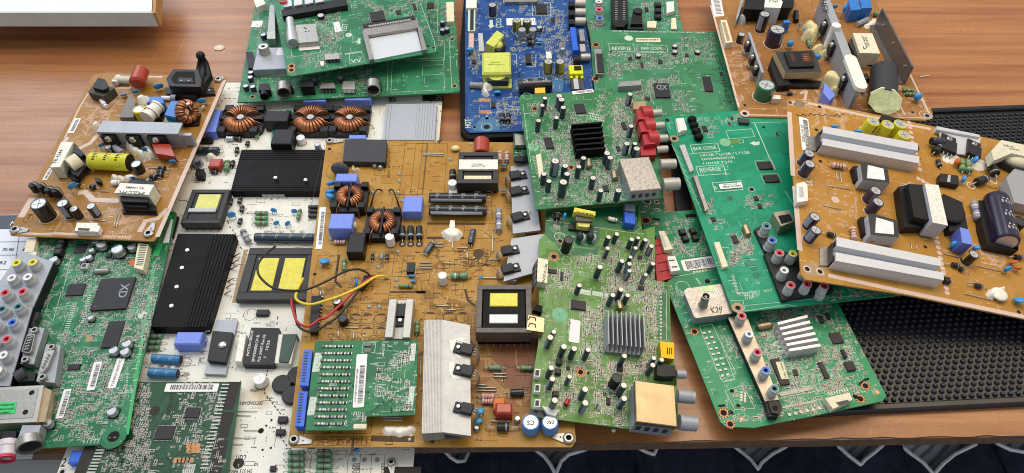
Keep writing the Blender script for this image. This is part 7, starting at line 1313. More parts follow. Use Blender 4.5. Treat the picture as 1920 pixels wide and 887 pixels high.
# strip of five upright sockets
o = quad(B, 'socket_strip', [c5(92, 128), c5(218, 108), c5(445, 700), c5(350, 712)], 9, mat('warm_reflection_steel', '#a69a8c', .35, .6), 7.8, label='long metal fronted strip of five phono sockets'); b = MB(); b.prism([B.L(*p, .0078) for p in (c5(94, 128), c5(216, 108), c5(470, 760), c5(440, 815), c5(380, 815), c5(350, 712))], .0002, .0077, 'chip'); b.prism([B.L(*p, .010) for p in (c5(370, 715), c5(432, 700), c5(462, 770), c5(440, 800), c5(395, 790))], .0078, .010, 'chip'); u, v = B.L(*c5(420, 758), .0102); b.disc(u, v, .0024, .0102, 'hole', 16); b.build('housing', o)  # strip front: plain steel, its warm reflection painted into the base colour
for x, y, c in ((188, 118, 'redring'), (240, 243, 'whtring'), (297, 370, 'redring'), (355, 495, 'bluring'), (415, 622, 'tealring')):
    u, v = B.L(*c5(x, y), .019); R_ = 8.6*B.mpp(*c5(x, y), .019); b = MB(); b.rev([(R_*1.1, .009), (R_*1.1, .014), (R_, .0145), (R_, .019), (R_*.86, .019), (R_*.86, .0182)], 'greyp', (u, v, 0), (0, 0, 1), 24); b.rev([(R_*.85, .0184), (R_*.85, .0189), (R_*.45, .0189), (R_*.45, .015)], c, (u, v, 0), (0, 0, 1), 20); b.rev([(R_*.44, .0150), (0, .0150)], 'hole', (u, v, 0)); b.build('phono_socket', o)
o = quad(B, 'connector', [c5(765, 690), c5(935, 650), c5(955, 700), c5(820, 765)], 7, 'cream', label='white edge connector'); b = MB(); b.prism([B.L(*c5(x, y), .0071) for x, y in ((840, 720), (925, 700), (935, 722), (860, 742))], .007, .0072, 'dark')
for i in range(8): u, v = B.L(*c5(795+i*18, 672-i*4), .0065); b.box(u-.0004, u+.0004, v, v+.003, .0071, .0075, 'pin')
b.build('socket_opening', o)
quad(B, 'connector', [c4(180, 215), c4(225, 212), c4(290, 350), c4(225, 360)], 7, 'cream'); quad(B, 'socket_opening', [c4(190, 245), c4(212, 242), c4(245, 330), c4(222, 335)], 7.3, 'greyp', 7.05); o = quad(B, 'connector', [c4(248, 408), c4(305, 402), c4(345, 510), c4(275, 520)], 7, 'white'); quad(B, 'shadow_slot', [c4(258, 432), c4(300, 430), c4(302, 438), c4(260, 440)], 7.3, 'dark', 7.05, parent=o); quad(B, 'shadow_slot', [c4(278, 482), c4(322, 478), c4(324, 487), c4(282, 490)], 7.3, 'dark', 7.05, parent=o)
for x, y in ((362, 215), (442, 208), (385, 265), (460, 260)): coil(B, *c4(x, y), 12, 4, 'black')
sticker(B, c4(375, 520), c4(660, 480), 26, .3, (.1, .95, .3, .85), seed=61, txt=(('BN9609  00120', .1, .8, .1),)); 
for i in range(8): u, v = B.L(*c4(450+i*22, 525-i*3)); B.b.disc(u, v, .0012, .0004, 'gold', 8)
# tuner with upright aerial socket
o = quad(B, 'tuner_box', [c4(370, 670), c4(395, 648), c4(660, 612), c4(748, 820), c4(740, 835), c4(465, 872), c4(450, 862)], 13, 'tin', 11.5, ms='alud', label='tuner can with K29 written on it and an upright aerial socket'); b = MB(); b.prism([B.L(*p, .0115) for p in (c4(378, 672), c4(655, 618), c4(740, 828), c4(462, 868))], 0, .0114, 'alud'); 
b.build('can_side', o)
b = MB(); u, v = B.L(*c4(540, 705), .028); R_ = 7.8*B.mpp(*c4(540, 705), .028); b.rev([(R_*1.25, .013), (R_*1.1, .0145), (R_, .027), (R_, .028), (R_*.82, .028), (R_*.82, .022), (R_*.3, .022), (R_*.3, .027), (R_*.15, .027), (R_*.15, .022), (0, .022)], mat('aerial_metal', '#8d918e', .35, .7), (u, v, 0), (0, 0, 1), 24, [mat('aerial_metal', '#8d918e', .35, .7)]*5+['hole']*2+['steel']*2+['hole']); b.build('aerial_socket', o)
b = MB(); 
for pts in ((c4(572, 792), c4(590, 832)), (c4(600, 790), c4(580, 812), c4(608, 832)), (c4(608, 800), c4(622, 790), c4(630, 806), c4(614, 830), c4(632, 826)), (c4(655, 805), c4(640, 806), c4(640, 790), c4(655, 788), c4(656, 812), c4(648, 835))): b.ribbon([B.L(*p, .013) for p in pts], .0007, .0131, 'ink')
b.build('handwriting', o)
b = MB(); b.prism([B.L(*p, .0131) for p in (c4(492, 648), c4(600, 620), c4(632, 660), c4(570, 672), c4(490, 665))], .01305, .0132, 'pgreen'); 
for i in range(5): b.ribbon([B.L(*c4(590+i*16, 662-i*6), .0131), B.L(*c4(632+i*14, 740-i*14), .0131)], .0012, .01325, 'pin')
b.build('green_sticker', o); B.finish()
# ---------------------------------------------------------------- bright green board marked BAR CODE
B = Board([(1244, 224), (1249, 219), (1480, 200), (1560, 260), (1760, 540), (1690, 553), (1385, 586), (1373, 582)], [(1244, 222, .034), (1374, 583, .036), (1690, 552, .034)], ((1385, 586), (1690, 553)), mask='#0d8460', trace='#1f9a76', seed=17)
B.root('circuit_board', 'bright green board marked BAR CODE and REVERSE with a block of coloured phono sockets', 'circuit board', G1)
DM = mat('dark_mask', '#0b5a44', .4); B.patch([c6(600, 60), c6(780, 130), c6(1120, 900), (1560, 430), (1500, 200)], DM, .03) if False else None
B.traces([(1300, 340, 1460, 460, 60), (1280, 220, 1420, 330, 16), (1340, 460, 1420, 560, 16), (1500, 545, 1690, 575, 14), (1400, 430, 1480, 500, 12)], 'silkk' if False else None)
B.smd([(1305, 220, 1345, 258, 60), (1355, 215, 1400, 235, 30), (1395, 365, 1445, 390, 40), (1325, 375, 1340, 400, 18), (1375, 440, 1410, 480, 90), (1330, 410, 1350, 430, 10), (1365, 470, 1385, 500, 30), (1560, 545, 1650, 560, 30)], 1.1); B.marks([(1290, 270, 1400, 330, 10), (1330, 400, 1440, 560, 40), (1540, 545, 1680, 570, 20), (1250, 225, 1300, 260, 8)], 'silk', None)
def box4(P, wd=.5, m=None): B.line(P+[P[0]], wd, m)
box4([c6(240, 320), c6(465, 302), c6(488, 372), c6(265, 390)], .7); B.text('BAR CODE', c6(272, 365), c6(460, 352)); B.text('LB12B / LJ12B / LT12B', c6(325, 415), c6(738, 390), maxh=3.4); B.text('EAX64405601(0)', c6(338, 447), c6(612, 430), maxh=3.4); B.text('110425 P.J.H.', c6(352, 482), c6(602, 466), maxh=3.4)
box4([c6(288, 500), c6(515, 484), c6(538, 558), c6(312, 574)], .7); B.text('REVERSE', c6(325, 545), c6(500, 532)); box4([c6(422, 634), c6(660, 615), c6(680, 690), c6(448, 710)], .7); B.text('B', c6(448, 690), c6(466, 688)); box4([c6(535, 202), c6(750, 185), c6(775, 250), c6(562, 270)], .6)
B.line([c6(775, 138), c6(940, 520)], .9); B.line([c6(750, 135), c6(1010, 128)], .5); B.line([c6(1030, 700), c6(1120, 860)], .5); B.line([c6(1000, 400), c6(1130, 395)], .4, 'silkd'); u, v = B.L(*c6(530, 297)); B.b.disc(u, v, .0062, .00012, mat('mint', '#6fae86', .6), 20)
B.patch([c6(735, 305), c6(775, 285), c6(775, 295), c6(818, 290), c6(815, 318), c6(780, 320), c6(785, 328)], 'silk'); B.patch([c6(565, 285), c6(640, 275), c6(650, 305), c6(575, 315)], mat('olive_pad', '#5f7a2c', .5), .1); box4([c6(640, 278), c6(680, 275), c6(685, 300), c6(650, 305)], .5)
B.text('HannStar J', c4(818, 695), c4(945, 675), maxh=2.8); B.text('RV-1', c4(985, 680), c4(1040, 665), maxh=2.8); B.text('94V-0 UL', c4(832, 715), c4(948, 698), maxh=2.8); B.text('11336', c4(840, 735), c4(905, 722), maxh=2.8); B.text('S1', c4(870, 448), c4(866, 420), 'silkk', maxh=4)
for p in ((895, 492), (917, 550)): B.circ(*c4(*p), 6, 'silkk', .4); B.line([c4(p[0]-22, p[1]), c4(p[0]+22, p[1])], .4, 'silkk'); B.line([c4(p[0]-3, p[1]-20), c4(p[0]+3, p[1]+20)], .4, 'silkk')
B.text('9F', c6(570, 790), c6(610, 775), 'silkd', maxh=7); B.line([c4(725, 740), c4(818, 738), c4(835, 820), c4(1160, 770), c4(1220, 790)], .4); B.line([c4(832, 778), (1700, 545)], .4)
for i in range(9): B.line([c6(100+i*20, 340+i*52), c6(145+i*22, 390+i*52)], .35)
B.line([c6(85, 310), c6(335, 870)], .4)
for p, r, g in ((c6(107, 267), 4.6, 1.9), (c4(780, 795), 5, 2.3)): B.hole(*p, r, 'tan', g)
B.hole(*c6(48, 112), 4, 'dark', 1.2); B.hole(*c6(750, 688), 4.5, 'solder', 1.35); B.hole(*c6(850, 172), 3)
for y, x in ((100, 257), (148, 273), (196, 293), (245, 313)): u, v = B.L(*c6(x, y), .005); b = MB(); b.ell((u, v, .0035), (.0052, .0052, .0042), 'anod'); b.build('inductor', B.r)
quad(B, 'connector', [c6(120, 100), c6(185, 92), c6(215, 190), c6(145, 215)], 6, 'white'); quad(B, 'connector', [c6(130, 110), c6(160, 106), c6(190, 195), c6(160, 200)], 7, 'white', 6.05)
quad(B, 'ribbon_socket', [c6(150, 320), c6(195, 315), c6(270, 525), c6(240, 545)], 3, 'greyp', label='pale ribbon socket'); quad(B, 'ribbon_socket', [c6(255, 580), c6(298, 572), c6(390, 845), c6(365, 870)], 4, 'steel', label='steel ribbon socket with a dark slot'); quad(B, 'slot_shadow', [c6(256, 583), c6(268, 580), c6(362, 850), c6(352, 852)], 4.2, 'chip', 4.03)
quad(B, 'ribbon_socket', [c4(600, 300), c4(640, 295), c4(705, 480), c4(665, 492)], 4, 'cream', label='cream ribbon socket')
for i in range(13): B.line([c4(730+i*3, 548+i*11), c4(750+i*3, 546+i*11)], .7, 'solder')
for A_, C_ in (((805, 460), (928, 512)), ((855, 572), (980, 620))): P = [c6(A_[0]-8, A_[1]), c6(C_[0]-18, A_[1]-6), c6(C_[0]+8, C_[1]), c6(A_[0]+15, C_[1]+6)]; quad(B, 'chip', P, 2, 'chip', .2); box4([c6(A_[0]-32, A_[1]-8), c6(C_[0]-15, A_[1]-18), c6(C_[0]+22, C_[1]+8), c6(A_[0]+5, C_[1]+20)], .6, 'solder')
chip(B, c6(335, 162), c6(392, 202), 1.8); chip(B, c4(725, 248), c4(790, 300), 1.8); chip(B, c6(765, 745), c6(812, 772), 1.6, 'x'); chip(B, c6(795, 808), c6(842, 838), 1.6, 'x'); chip(B, c4(575, 108), c4(618, 140), 1.6, 'y'); chip(B, c6(575, 85), c6(600, 102), 1.5); chip(B, c6(555, 128), c6(580, 148), 1.5); chip(B, c6(950, 215), c6(978, 240), 1.5)
b = MB(); T, L = B.fr(c4(835, 180), c4(860, 245), .003); b.M = T; b.rev([(0, 0), (.0032, 0), (.0032, L), (0, L)], 'gold', (0, 0, .003), (1, 0, 0), 14); b.build('crystal', B.r)
sticker(B, c6(492, 688), c6(680, 672), 13, .4, (.15, .95, .2, .5), seed=12, txt=(('EBT61312105', .2, .8, .62),))
# network socket and the socket block
o = quad(B, 'network_socket', [c4(1045, 75), c4(1170, 55), c4(1215, 80+60), c4(1105, 178)], 13, mat('socket_steel', '#a39c8a', .4, .6), 0, label='steel network socket with a dark opening'); b = MB(); b.prism([B.L(*c4(x, y), .0132) for x, y in ((1085, 100), (1170, 85), (1195, 135), (1110, 160))], .01305, .0133, 'hole'); b.build('socket_opening', o)
o = quad(B, 'socket_base', [c4(905, 200), c4(960, 170), c4(1060, 330), c4(1050, 370), c4(985, 370)], 4, 'chip', 0, label='small black base of the blue and teal sockets')
quad(B, 'socket_base', [c4(980, 385), c4(1175, 370), (1503, 470), (1560, 520), (1562, 546), c4(1115, 735)], 5, 'chip', 0, label='black base of the larger socket group')
for x, y, c in ((998, 175, 'tealring'), (1040, 282, 'bluring')): rca(B, *c4(x, y), 8.3, 16, c, 'greyp', 'phono_socket')
for x, y, c in ((1462, 474, 'redring'), (1487, 475, 'yelring'), (1471, 506, 'whtring'), (1512, 505, 'blkring'), (1483, 534, 'redring'), (1514, 532, 'redring'), (1546, 536, 'redring')): rca(B, x, y, 8.3, 17, c, 'greyp', 'phono_socket')
quad(B, 'round_seal', [c6(640, 90), c6(735, 105), c6(735, 135), c6(650, 130)], 4, 'dark'); B.finish()
# ---------------------------------------------------------------- amber board, top right
d1 = K(1330, 0, 4.03); d2 = K(1540, 0, 4.032)
B = Board([(1326, -30), (1625, -30), (1640, 0), (1749, 212), (1744, 222), (1735, 226), (1396, 219), (1386, 212)], [(1331, 0, .034), (1640, 0, .034), (1560, 222, .034)], ((1392, 219), (1742, 224)), mask='#926533', trace='#a07442', edge='edgeo', silk='silkp', seed=18, rough=.42)
B.root('power_board', 'amber power board with upright aluminium plates and a green capacitor, top right', 'circuit board', G2)
B.traces([(1350, 90, 1400, 210, 30), (1480, 150, 1560, 215, 10), (1580, 170, 1740, 220, 16), (1540, 20, 1600, 100, 8)], 'silkp', .3); B.marks([(1350, 30, 1740, 215, 190), (1360, 100, 1400, 215, 40)], 'silkp', 'solder'); B.line([(1333, 10), (1385, 200)], 2.5, 'lay'); B.line([(1655, 35), (1742, 212)], 2.2, 'lay'); B.line([(1395, 215), (1735, 221)], 1.4, 'lay'); B.line([(1500, 175), (1512, 172), (1510, 185), (1498, 192)], 3, 'lay'); B.outline(d1(290, 820), d1(520, 875), .4)
B.hole(*d1(268, 858), 4.5, 'lay', 2); B.hole(*d1(268, 795), 3); B.hole(*d2(690, 850), 3); B.hole(*d2(800, 875), 4, 'solder', 2); B.circ(*d2(790, 870), 12, 'silkp', .8)
for i in range(5): B.line([d2(455+i*30, 830), d2(500+i*24, 780+i*4)], 1.2, 'lay')
B.line([d2(570, 750), d2(632, 870)], 1.8, 'lay'); B.line([d2(440, 810), d2(460, 870), d2(600, 872)], .7, 'silkp'); B.line([d2(470, 868), d2(530, 830), d2(590, 868)], 1.2, 'lay')
sticker(B, d1(60, 128), d1(-5, -20), 12, .2, (.05, .95, .15, .85), seed=77) if False else None; b = MB(); b.prism([B.L(*p) for p in (d1(5, -20), d1(85, -20), d1(113, 122), d1(38, 128))], .0001, .0003, 'paper')
for i in range(12): y = -5+i*10; b.ribbon([B.L(*d1(40+y*.22-12, y)), B.L(*d1(85+y*.22-12, y-2))], .0011 if i % 3 else .0018, .00036, 'ink')
b.build('barcode_label', B.r)
o = quad(B, 'connector', [d1(85, 152), d1(130, 148), d1(178, 318), d1(125, 325)], 9, 'cream', label='narrow cream socket'); b = MB(); b.prism([B.L(*p, .0092) for p in (d1(95, 165), d1(118, 163), d1(158, 305), d1(134, 308))], .009, .00925, 'tan'); b.build('socket_opening', o)
# upright plates built standing on the board from two ground points
def plate(A, C2, h, t=1.6, m='alud', z0=0, name='heat_sink', label=None, cap_=0, hole_=()):
    """upright metal plate whose TOP edge runs from A to C2"""
    T, L = B.fr(A, C2, h*MM); b = MB(); b.M = T; b.box(0, L, -t*MM/2, t*MM/2, z0*MM, h*MM, m, .0002)
    o = b.build(name, B.r)
    if label: o['label'] = label
    return o, T, L
def sidedev(o, T, L, f, s, h0, w=8.5, hh=13, t=1.6, m='chip', depth=4.4, name='transistor'):
    """transistor screwed flat against one face of an upright plate; s = +1 or -1 face"""
    b = MB(); b.M = T; y0 = s*t*MM/2; y1 = y0+s*depth*MM; x = L*f
    b.box(x-w*MM/2, x+w*MM/2, min(y0, y1), max(y0, y1), (h0-hh*.35)*MM, (h0+hh*.22)*MM, m); b.box(x-w*MM/2, x+w*MM/2, min(y0, y0+s*depth*.5*MM), max(y0, y0+s*depth*.5*MM), (h0+hh*.22)*MM, (h0+hh*.6)*MM, m)
    b.rev([(.0034, 0), (.0034, .001), (.0022, .0022), (0, .0024)], 'screw', (x, y0+s*depth*.5*MM, (h0+hh*.40)*MM), (0, s, 0), 14)
    for k in (-1, 0, 1): b.tube([(x+k*.0026, y1*.8, (h0-hh*.35)*MM), (x+k*.0026, y1*.8+s*.002, .003), (x+k*.0026, y1*.8+s*.002, 0)], .0005, 'pin', 6)
    return b.build(name, B.r)
o, T, L = plate(d1(302, 245), d1(405, 548), 20, 3, label='short grey upright plate with three screwed transistors')
for f in (.22, .56, .82): sidedev(o, T, L, f, -1, 11, t=3)
o = quad(B, 'heat_sink', [d1(240, -10), d1(262, -10), d1(225, 110), d1(202, 158), d1(205, 120)], 12, 'alud', 0); blob(B, [d1(240, 130), d1(255, 150)], 6, 12, 'greyp', 'bracket')
o, T, L = plate(d1(890, -40), d2(335, 690), 30, 2, label='long tall grey plate across the board') if False else (None, None, None)
# the long channel: top flange, one web either side
TA, TB, TC, TD = d2(0, -30), d2(55, -30), d2(340, 692), d2(262, 690)
q = [Vector(B.L(*p, .030)) for p in (TA, TB, TC, TD)]; b = MB(); b.prism([tuple(p) for p in q], .0285, .030, 'alud'); dl = (q[3]-q[0]).normalized(); nn = Vector((-dl.y, dl.x)); 
if nn.dot(q[1]-q[0]) < 0: nn = -nn
b.prism([tuple(q[0]), tuple(q[0]+nn*.0018), tuple(q[3]+nn*.0018), tuple(q[3])], .0005, .0284, 'alud'); e0 = q[3]; 
b.prism([tuple(e0+nn*.0018), tuple(e0+nn*.004+dl*.0), tuple(e0+nn*.010-dl*.012), tuple(e0+nn*.008-dl*.012)], .001, .0283, 'alud'); b.prism([tuple(q[1]-nn*.0016), tuple(q[1]), tuple(q[2]), tuple(q[2]-nn*.0016)], .022, .0284, 'alud'); o = b.build('heat_sink', B.r, label='long aluminium channel with writing on its top'); 
t = MB(); B.text('K3H', d2(60, 95), d2(35, 0), 'ink', 30, mb=t, maxh=8); t.build('handwriting', o)
T = Matrix(((dl.x, -nn.x, 0, q[0].x), (dl.y, -nn.y, 0, q[0].y), (0, 0, 1, 0), (0, 0, 0, 1))); LL = (q[3]-q[0]).length
for f in (.25, .48, .82): sidedev(o, T, LL, f, 1, 14, w=12, hh=17, t=0)
cap(B, *d2(115, 188), 8.5, 35, 'white', name='rubber_foot', cross=False); 
u = [Vector(B.L(*p, .035)) for p in (d2(222, 440), d2(300, 640))]; b = MB(); dd = (u[1]-u[0]).normalized(); n2 = Vector((-dd.y, dd.x)); R_ = .0068; P = [u[0]+(dd*math.cos(a)+n2*math.sin(a))*R_ for a in [pi/2+i*pi/8 for i in range(9)]]+[u[1]+(dd*math.cos(a)+n2*math.sin(a))*R_ for a in [-pi/2+i*pi/8 for i in range(9)]]; b.prism([tuple(p) for p in P], .0302, .035, 'white'); b.build('rubber_foot', B.r, label='long rounded white foam pad on the channel')
for y in (700, 760): pass
# right plate with three studs
o, T, L = plate(d2(465, 62), d2(695, 505), 26, 2, m=mat('brown_grey_plate', '#77706a', .4, .6), label='right upright plate with three rivets')
b = MB(); b.M = T; b.box(0, L, -.008, -.0011, 0, .0016, mat('brown_grey_plate', '#77706a', .4, .6)); b.build('flange', o)
for f in (.18, .5, .88):
    b = MB(); b.M = T; b.rev([(.0015, 0), (.0015, .0014), (0, .0016)], 'screw', (L*f, -.001, .016), (0, -1, 0), 12); b.build('rivet', o); sidedev(o, T, L, f, 1, 14, w=9, t=2)
# transformers
o = quad(B, 'transformer', [d1(495, 390), d1(600-10, 388), d1(785, 378), d1(850, 545), d1(575, 550)], 18, 'ferrite', 9, ms=mat('tan_core', '#b8a47c', .5), label='boxy transformer with cream sides and copper windows on top'); b = MB(); b.prism([B.L(*d1(x, y), .021) for x, y in ((565, 390), (770, 390), (795, 500), (610, 505))], .0181, .021, 'black'); 
for P in (((605, 405), (630, 405), (655, 465), (625, 462)), ((695, 405), (755, 402), (782, 468), (710, 465))): b.prism([B.L(*d1(*p), .0211) for p in P], .0210, .0212, 'copperd')
for i in range(4): b.tube([(*B.L(*d1(703+i*3, 418+i*13), .0213), .0213), (*B.L(*d1(757+i*6, 415+i*13), .0213), .0213)], .0005, 'copper', 6)
b.build('bobbin', o); b = MB(); b.prism([B.L(*d1(x, y), .009) for x, y in ((475, 420), (560, 560), (620, 640), (520, 650), (455, 480))], 0, .009, 'black'); b.prism([B.L(*d1(x, y), .004) for x, y in ((560, 600), (845, 610), (830, 655), (500, 650))], 0, .004, 'black'); b.build('bobbin_foot', o)
o = quad(B, 'transformer', [d2(238, 250), d2(385, 252), d2(445, 405), d2(290, 400)], 22, mat('old_white', '#d3cfb8', .5), 0, label='boxy off white transformer with a V mark'); b = MB(); B.text('V', d2(305, 370), d2(340, 380), 'ink', 22, mb=b); B.text('RLE-4001', d2(350, 355), d2(318, 275), 'ink', 22, mb=b, maxh=2.2); B.text('ER2828', d2(365, 345), d2(340, 280), 'ink', 22, mb=b, maxh=2.2); b.build('printing', o); b = MB(); b.prism([B.L(*d2(x, y), .017) for x, y in ((205, 320), (238, 260), (288, 400), (270, 440))], 0, .017, 'ferrite'); b.build('bobbin', o)
o = quad(B, 'transformer', [d1(425, -30), d1(520, -30), d1(555, 15), d1(540, 60), d1(415, 55)], 24, 'white', 0, ms=mat('pale_side', '#c6d2d6', .5), label='white sided transformer at the top edge'); b = MB(); B.text('DC 5', d1(515, 5), d1(450, 3), 'ink', 24.2, mb=b); b.build('printing', o)
b = MB()
for i in range(8):
    z = .003+.0026*i
    for P in (((270, -10), (425, -10), (415, 75), (262, 70)), ((550, -10), (640, -10), (635, 60), (545, 60))): b.prism([B.L(x_/4.03+1330, y_/4.03, z) for x_, y_ in P], z-.001, z+.0003, 'black')
for P in (((285, -10), (420, -10), (410, 60), (275, 60)), ((550, -10), (625, -10), (620, 50), (545, 50))): b.prism([B.L(x_/4.03+1330, y_/4.03, .02) for x_, y_ in P], 0, .02, 'black')
b.build('bobbin', o)
# capacitors and small parts
cap(B, *d1(432, 640), 17, 18, 'green', label='green sleeved capacitor'); cap(B, *d1(420, 105), 10, 24, 'black'); cap(B, *d1(515, 220), 15.5, 22, 'purple' if False else 'navy'); cap(B, *d1(245, 258), 7, 12, 'black', cross=False)
block(B, 'film_capacitor', d1(560, 150), d1(612, 172), 15, 'boxblue'); discc(B, *d1(612, 330), 7, 20, 8, fat=.7); discc(B, *d1(685, 185), 5, 60, 10); discc(B, *d1(715, 220), 4.5, 60, 9); discc(B, *d1(820, 430), 6, 20, 10, 'blue', fat=.8); lcap(B, d1(655, 90), d1(655, 160), 5, 'black')
blob(B, [d1(750, 190), d1(775, 220), d1(740, 255), d1(780, 270), d1(800, 240)], 9, 14, 'gluey'); blob(B, [d1(805, 370), d1(840, 350), d1(870, 400)], 8, 12, 'gluey'); blob(B, [d1(885, 600), d1(920, 590), d2(90, 620), d2(120, 640), d2(100, 680), d2(60, 600)], 9, 16, 'gluey')
quad(B, 'film_capacitor', [d1(870, 625), d1(925, 680), d1(950, 720), d1(910, 760), d1(860, 700)], 14, 'filmblue', 1); discc(B, *d2(65, 772), 6, 20, 5); resistor(B, d1(745, 300), d1(765, 350), 4.5, 'resg', lead=2)
quad(B, 'connector', [d1(485, 718), d1(535, 720), d1(540, 748), d1(478, 748)], 7, 'white'); diode(B, d1(590, 708), d1(630, 705), 3, 4); jumper(B, d1(545, 715), d1(580, 700))
quad(B, 'film_capacitor', [d2(205, 0), d2(270, -12), d2(302, 70), d2(225, 80)], 18, 'boxblue', 1); quad(B, 'film_capacitor', [d2(290, -10), d2(365, -20), d2(388, 60), d2(305, 62)], 18, 'boxblue', 1); discc(B, *d2(178, 60), 8, 60, 14, fat=.4); discc(B, *d2(95, 52), 7, 0, 8, lean=30); lcap(B, d2(272, 185), d2(350, 145), 5, 'pale', name='fuse'); resistor(B, d2(395, 100), d2(430, 108), 5, 'resg', lead=2); blob(B, [d2(350, 190), d2(380, 170), d2(400, 150)], 6, 4)
diode(B, d2(330, 480), d2(400, 485), 6, 5); lcap(B, d2(330, 570), d2(345, 610), 5, 'black'); resistor(B, d2(615, 680), d2(700, 685), 3.6, 'resg', lead=3); resistor(B, d2(635, 710), d2(705, 714), 3.6, 'resg', lead=2); discc(B, *d2(730, 730), 8, 20, 7, fat=.8)
# big coil with a pale green eight sided end
u = Vector((*B.L(*d2(470, 545), .012), .014)); w = Vector((*B.L(*d2(487, 725), .022), .019)); dd = (w-u); dd.z = 0; b = MB(); b.rev([(0, 0), (.0140, 0), (.0150, .001), (.0150, dd.length*.95), (0, dd.length*.95)], mat('black_wrap', '#2a2b30', .5, bump=.4), u, dd, 26); o = b.build('wrapped_coil', B.r)
dn = dd.normalized(); e = u+dd*.97+dn*.010+Vector((0, 0, .007)); sx = Vector((dn.y, -dn.x, 0)); P = [e+sx*.0180*math.cos(a)+(Vector((0, 0, 1))*.52-dn*.85)*.0155*math.sin(a) for a in [pi/8+i*pi/4 for i in range(8)]]; b = MB(); b.add([tuple(p) for p in P]+[tuple(p+dn*-.0015) for p in P], [tuple(range(8))[::-1], tuple(range(8)), tuple(range(8, 16))]+[(i, (i+1) % 8, 8+(i+1) % 8, 8+i) for i in range(8)], mat('cream_green_paper', '#dce5b8', .6)); b.build('end_disc', o); B.finish()
# ---------------------------------------------------------------- amber board, right, lying on others
d3 = K(1470, 180, 4.435); d4 = K(1470, 370, 4.031); d5 = K(1680, 190, 3.696); d6 = K(1700, 400, 4.223)
B = Board([(1475, 189), (1482, 184), (1500, 186), (1697, 226), (1868, 262), (2020, 292), (2100, 350), (2100, 642), (1920, 598), (1700, 553), (1510, 524), (1502, 514), (1490, 360)], [(1475, 190, .064), (1505, 518, .066), (1920, 598, .030)], ((1510, 521), (1920, 598)), mask='#a87930', trace='#b48840', edge='edgeo', silk='silkp', seed=19, rough=.4)
B.root('power_board', 'amber power board with two long aluminium channels and a big purple capacitor, right', 'circuit board', G2)
B.line([(1480, 210), (1487, 330)], 5, 'lay'); B.line([(1490, 350), (1500, 470)], 5, 'lay'); B.line([d3(200, 60), (1690, 232), (1745, 242)], 4, 'lay'); B.line([d4(335, 590), (1700, 548), (1920, 594)], 4.5, 'lay'); B.marks([(1490, 290, 1690, 500, 110), (1700, 250, 1900, 590, 130), (1500, 200, 1640, 235, 40), (1520, 310, 1600, 420, 40)], 'silkp', 'solder'); B.traces([(1520, 200, 1600, 230, 10), (1860, 470, 1900, 500, 6)], 'silkp', .3)
for k in range(11): t_ = k/10; 
for pts in ([d3(1040, 220), d3(1070, 385), d3(1130, 610), d3(1180, 660)], [(1722, 335), (1748, 350), (1752, 440)], [d4(1150, 300), d4(1190, 500), d4(1240, 760)]):
    for i in range(len(pts)-1):
        (x0, y0), (x1, y1) = pts[i], pts[i+1]; n = max(1, int(math.hypot(x1-x0, y1-y0)/9))
        for k in range(n): u, v = B.L(x0+(x1-x0)*k/n, y0+(y1-y0)*k/n); B.b.disc(u, v, .0026, .00012, 'lay', 14)
b = MB()
for A_, C_ in (((100, 150), (130, 160)), ((128, 162), (160, 148)), ((158, 150), (190, 160)), ((190, 158), (225, 142)), ((222, 145), (270, 152)), ((275, 150), (305, 140)), ((300, 160), (350, 148)), ((345, 150), (400, 165)), ((398, 165), (440, 150)), ((440, 152), (480, 165)), ((470, 140), (498, 150))):
    m_ = ((A_[0]+C_[0])/2, (A_[1]+C_[1])/2+12); B.line([d3(*A_), d3(*m_), d3(*C_)], .9, 'ink', .15)
sticker(B, d3(122, 172), d3(150, 450), 16, .2, (.06, .94, .42, .9), seed=52, txt=(('EAY61770002', .25, .75, .1),)); B.text('UL', d3(238, 750), d3(232, 700), 'pwhite', maxh=6); B.text('2', d4(330, 235), d4(355, 235), 'silkp', maxh=4); B.circ(*d4(343, 225), 5, 'silkp'); u, v = B.L(*d4(388, 18)); B.b.disc(u, v, .0042, .0001, 'lay', 20); B.text('REV 1.0', d4(510, 150), d4(508, 95), 'silkp', maxh=2.4); B.text('12.02.10', d4(530, 155), d4(525, 60), 'silkp', maxh=2.4); B.text('PCB:EAX64744301', d4(555, 165), d4(548, 5), 'silkp', maxh=2.4)
for i in range(3): B.outline(d6(585, 315+i*38), d6(745, 348+i*36), .3)
for i, s in enumerate(('LGP2600-12P', 'LGP32-12P', 'LGP37-12PL')): B.text(s, d6(715+i*8, 362+i*35-25), d6(585, 330+i*33-18), 'silkp', maxh=2.6)
for p in (d3(295, 90), d3(270, 282), d3(303, 543), d3(1120, 518), d4(1068, 375), d6(887, 782)): B.hole(*p, 3.2)
B.patch([d3(100, 30), d3(190, 55), d3(160, 90), d3(110, 95), d3(75, 70)], 'gold', .1); B.patch([d3(30, 40), d3(190, 45), d3(185, 80), d3(40, 75)], 'lay', .07); B.patch([d4(140, 520), d4(190, 500), d4(240, 490), d4(320, 540), d4(310, 600), d4(160, 590)], 'tan', .08); B.hole(*d4(175, 542), 4.5, 'lay', 1.6); B.hole(*d4(272, 562), 4.5, 'lay', 1.6); B.hole(*d3(50, 55), 3, 'solder', 1.6)
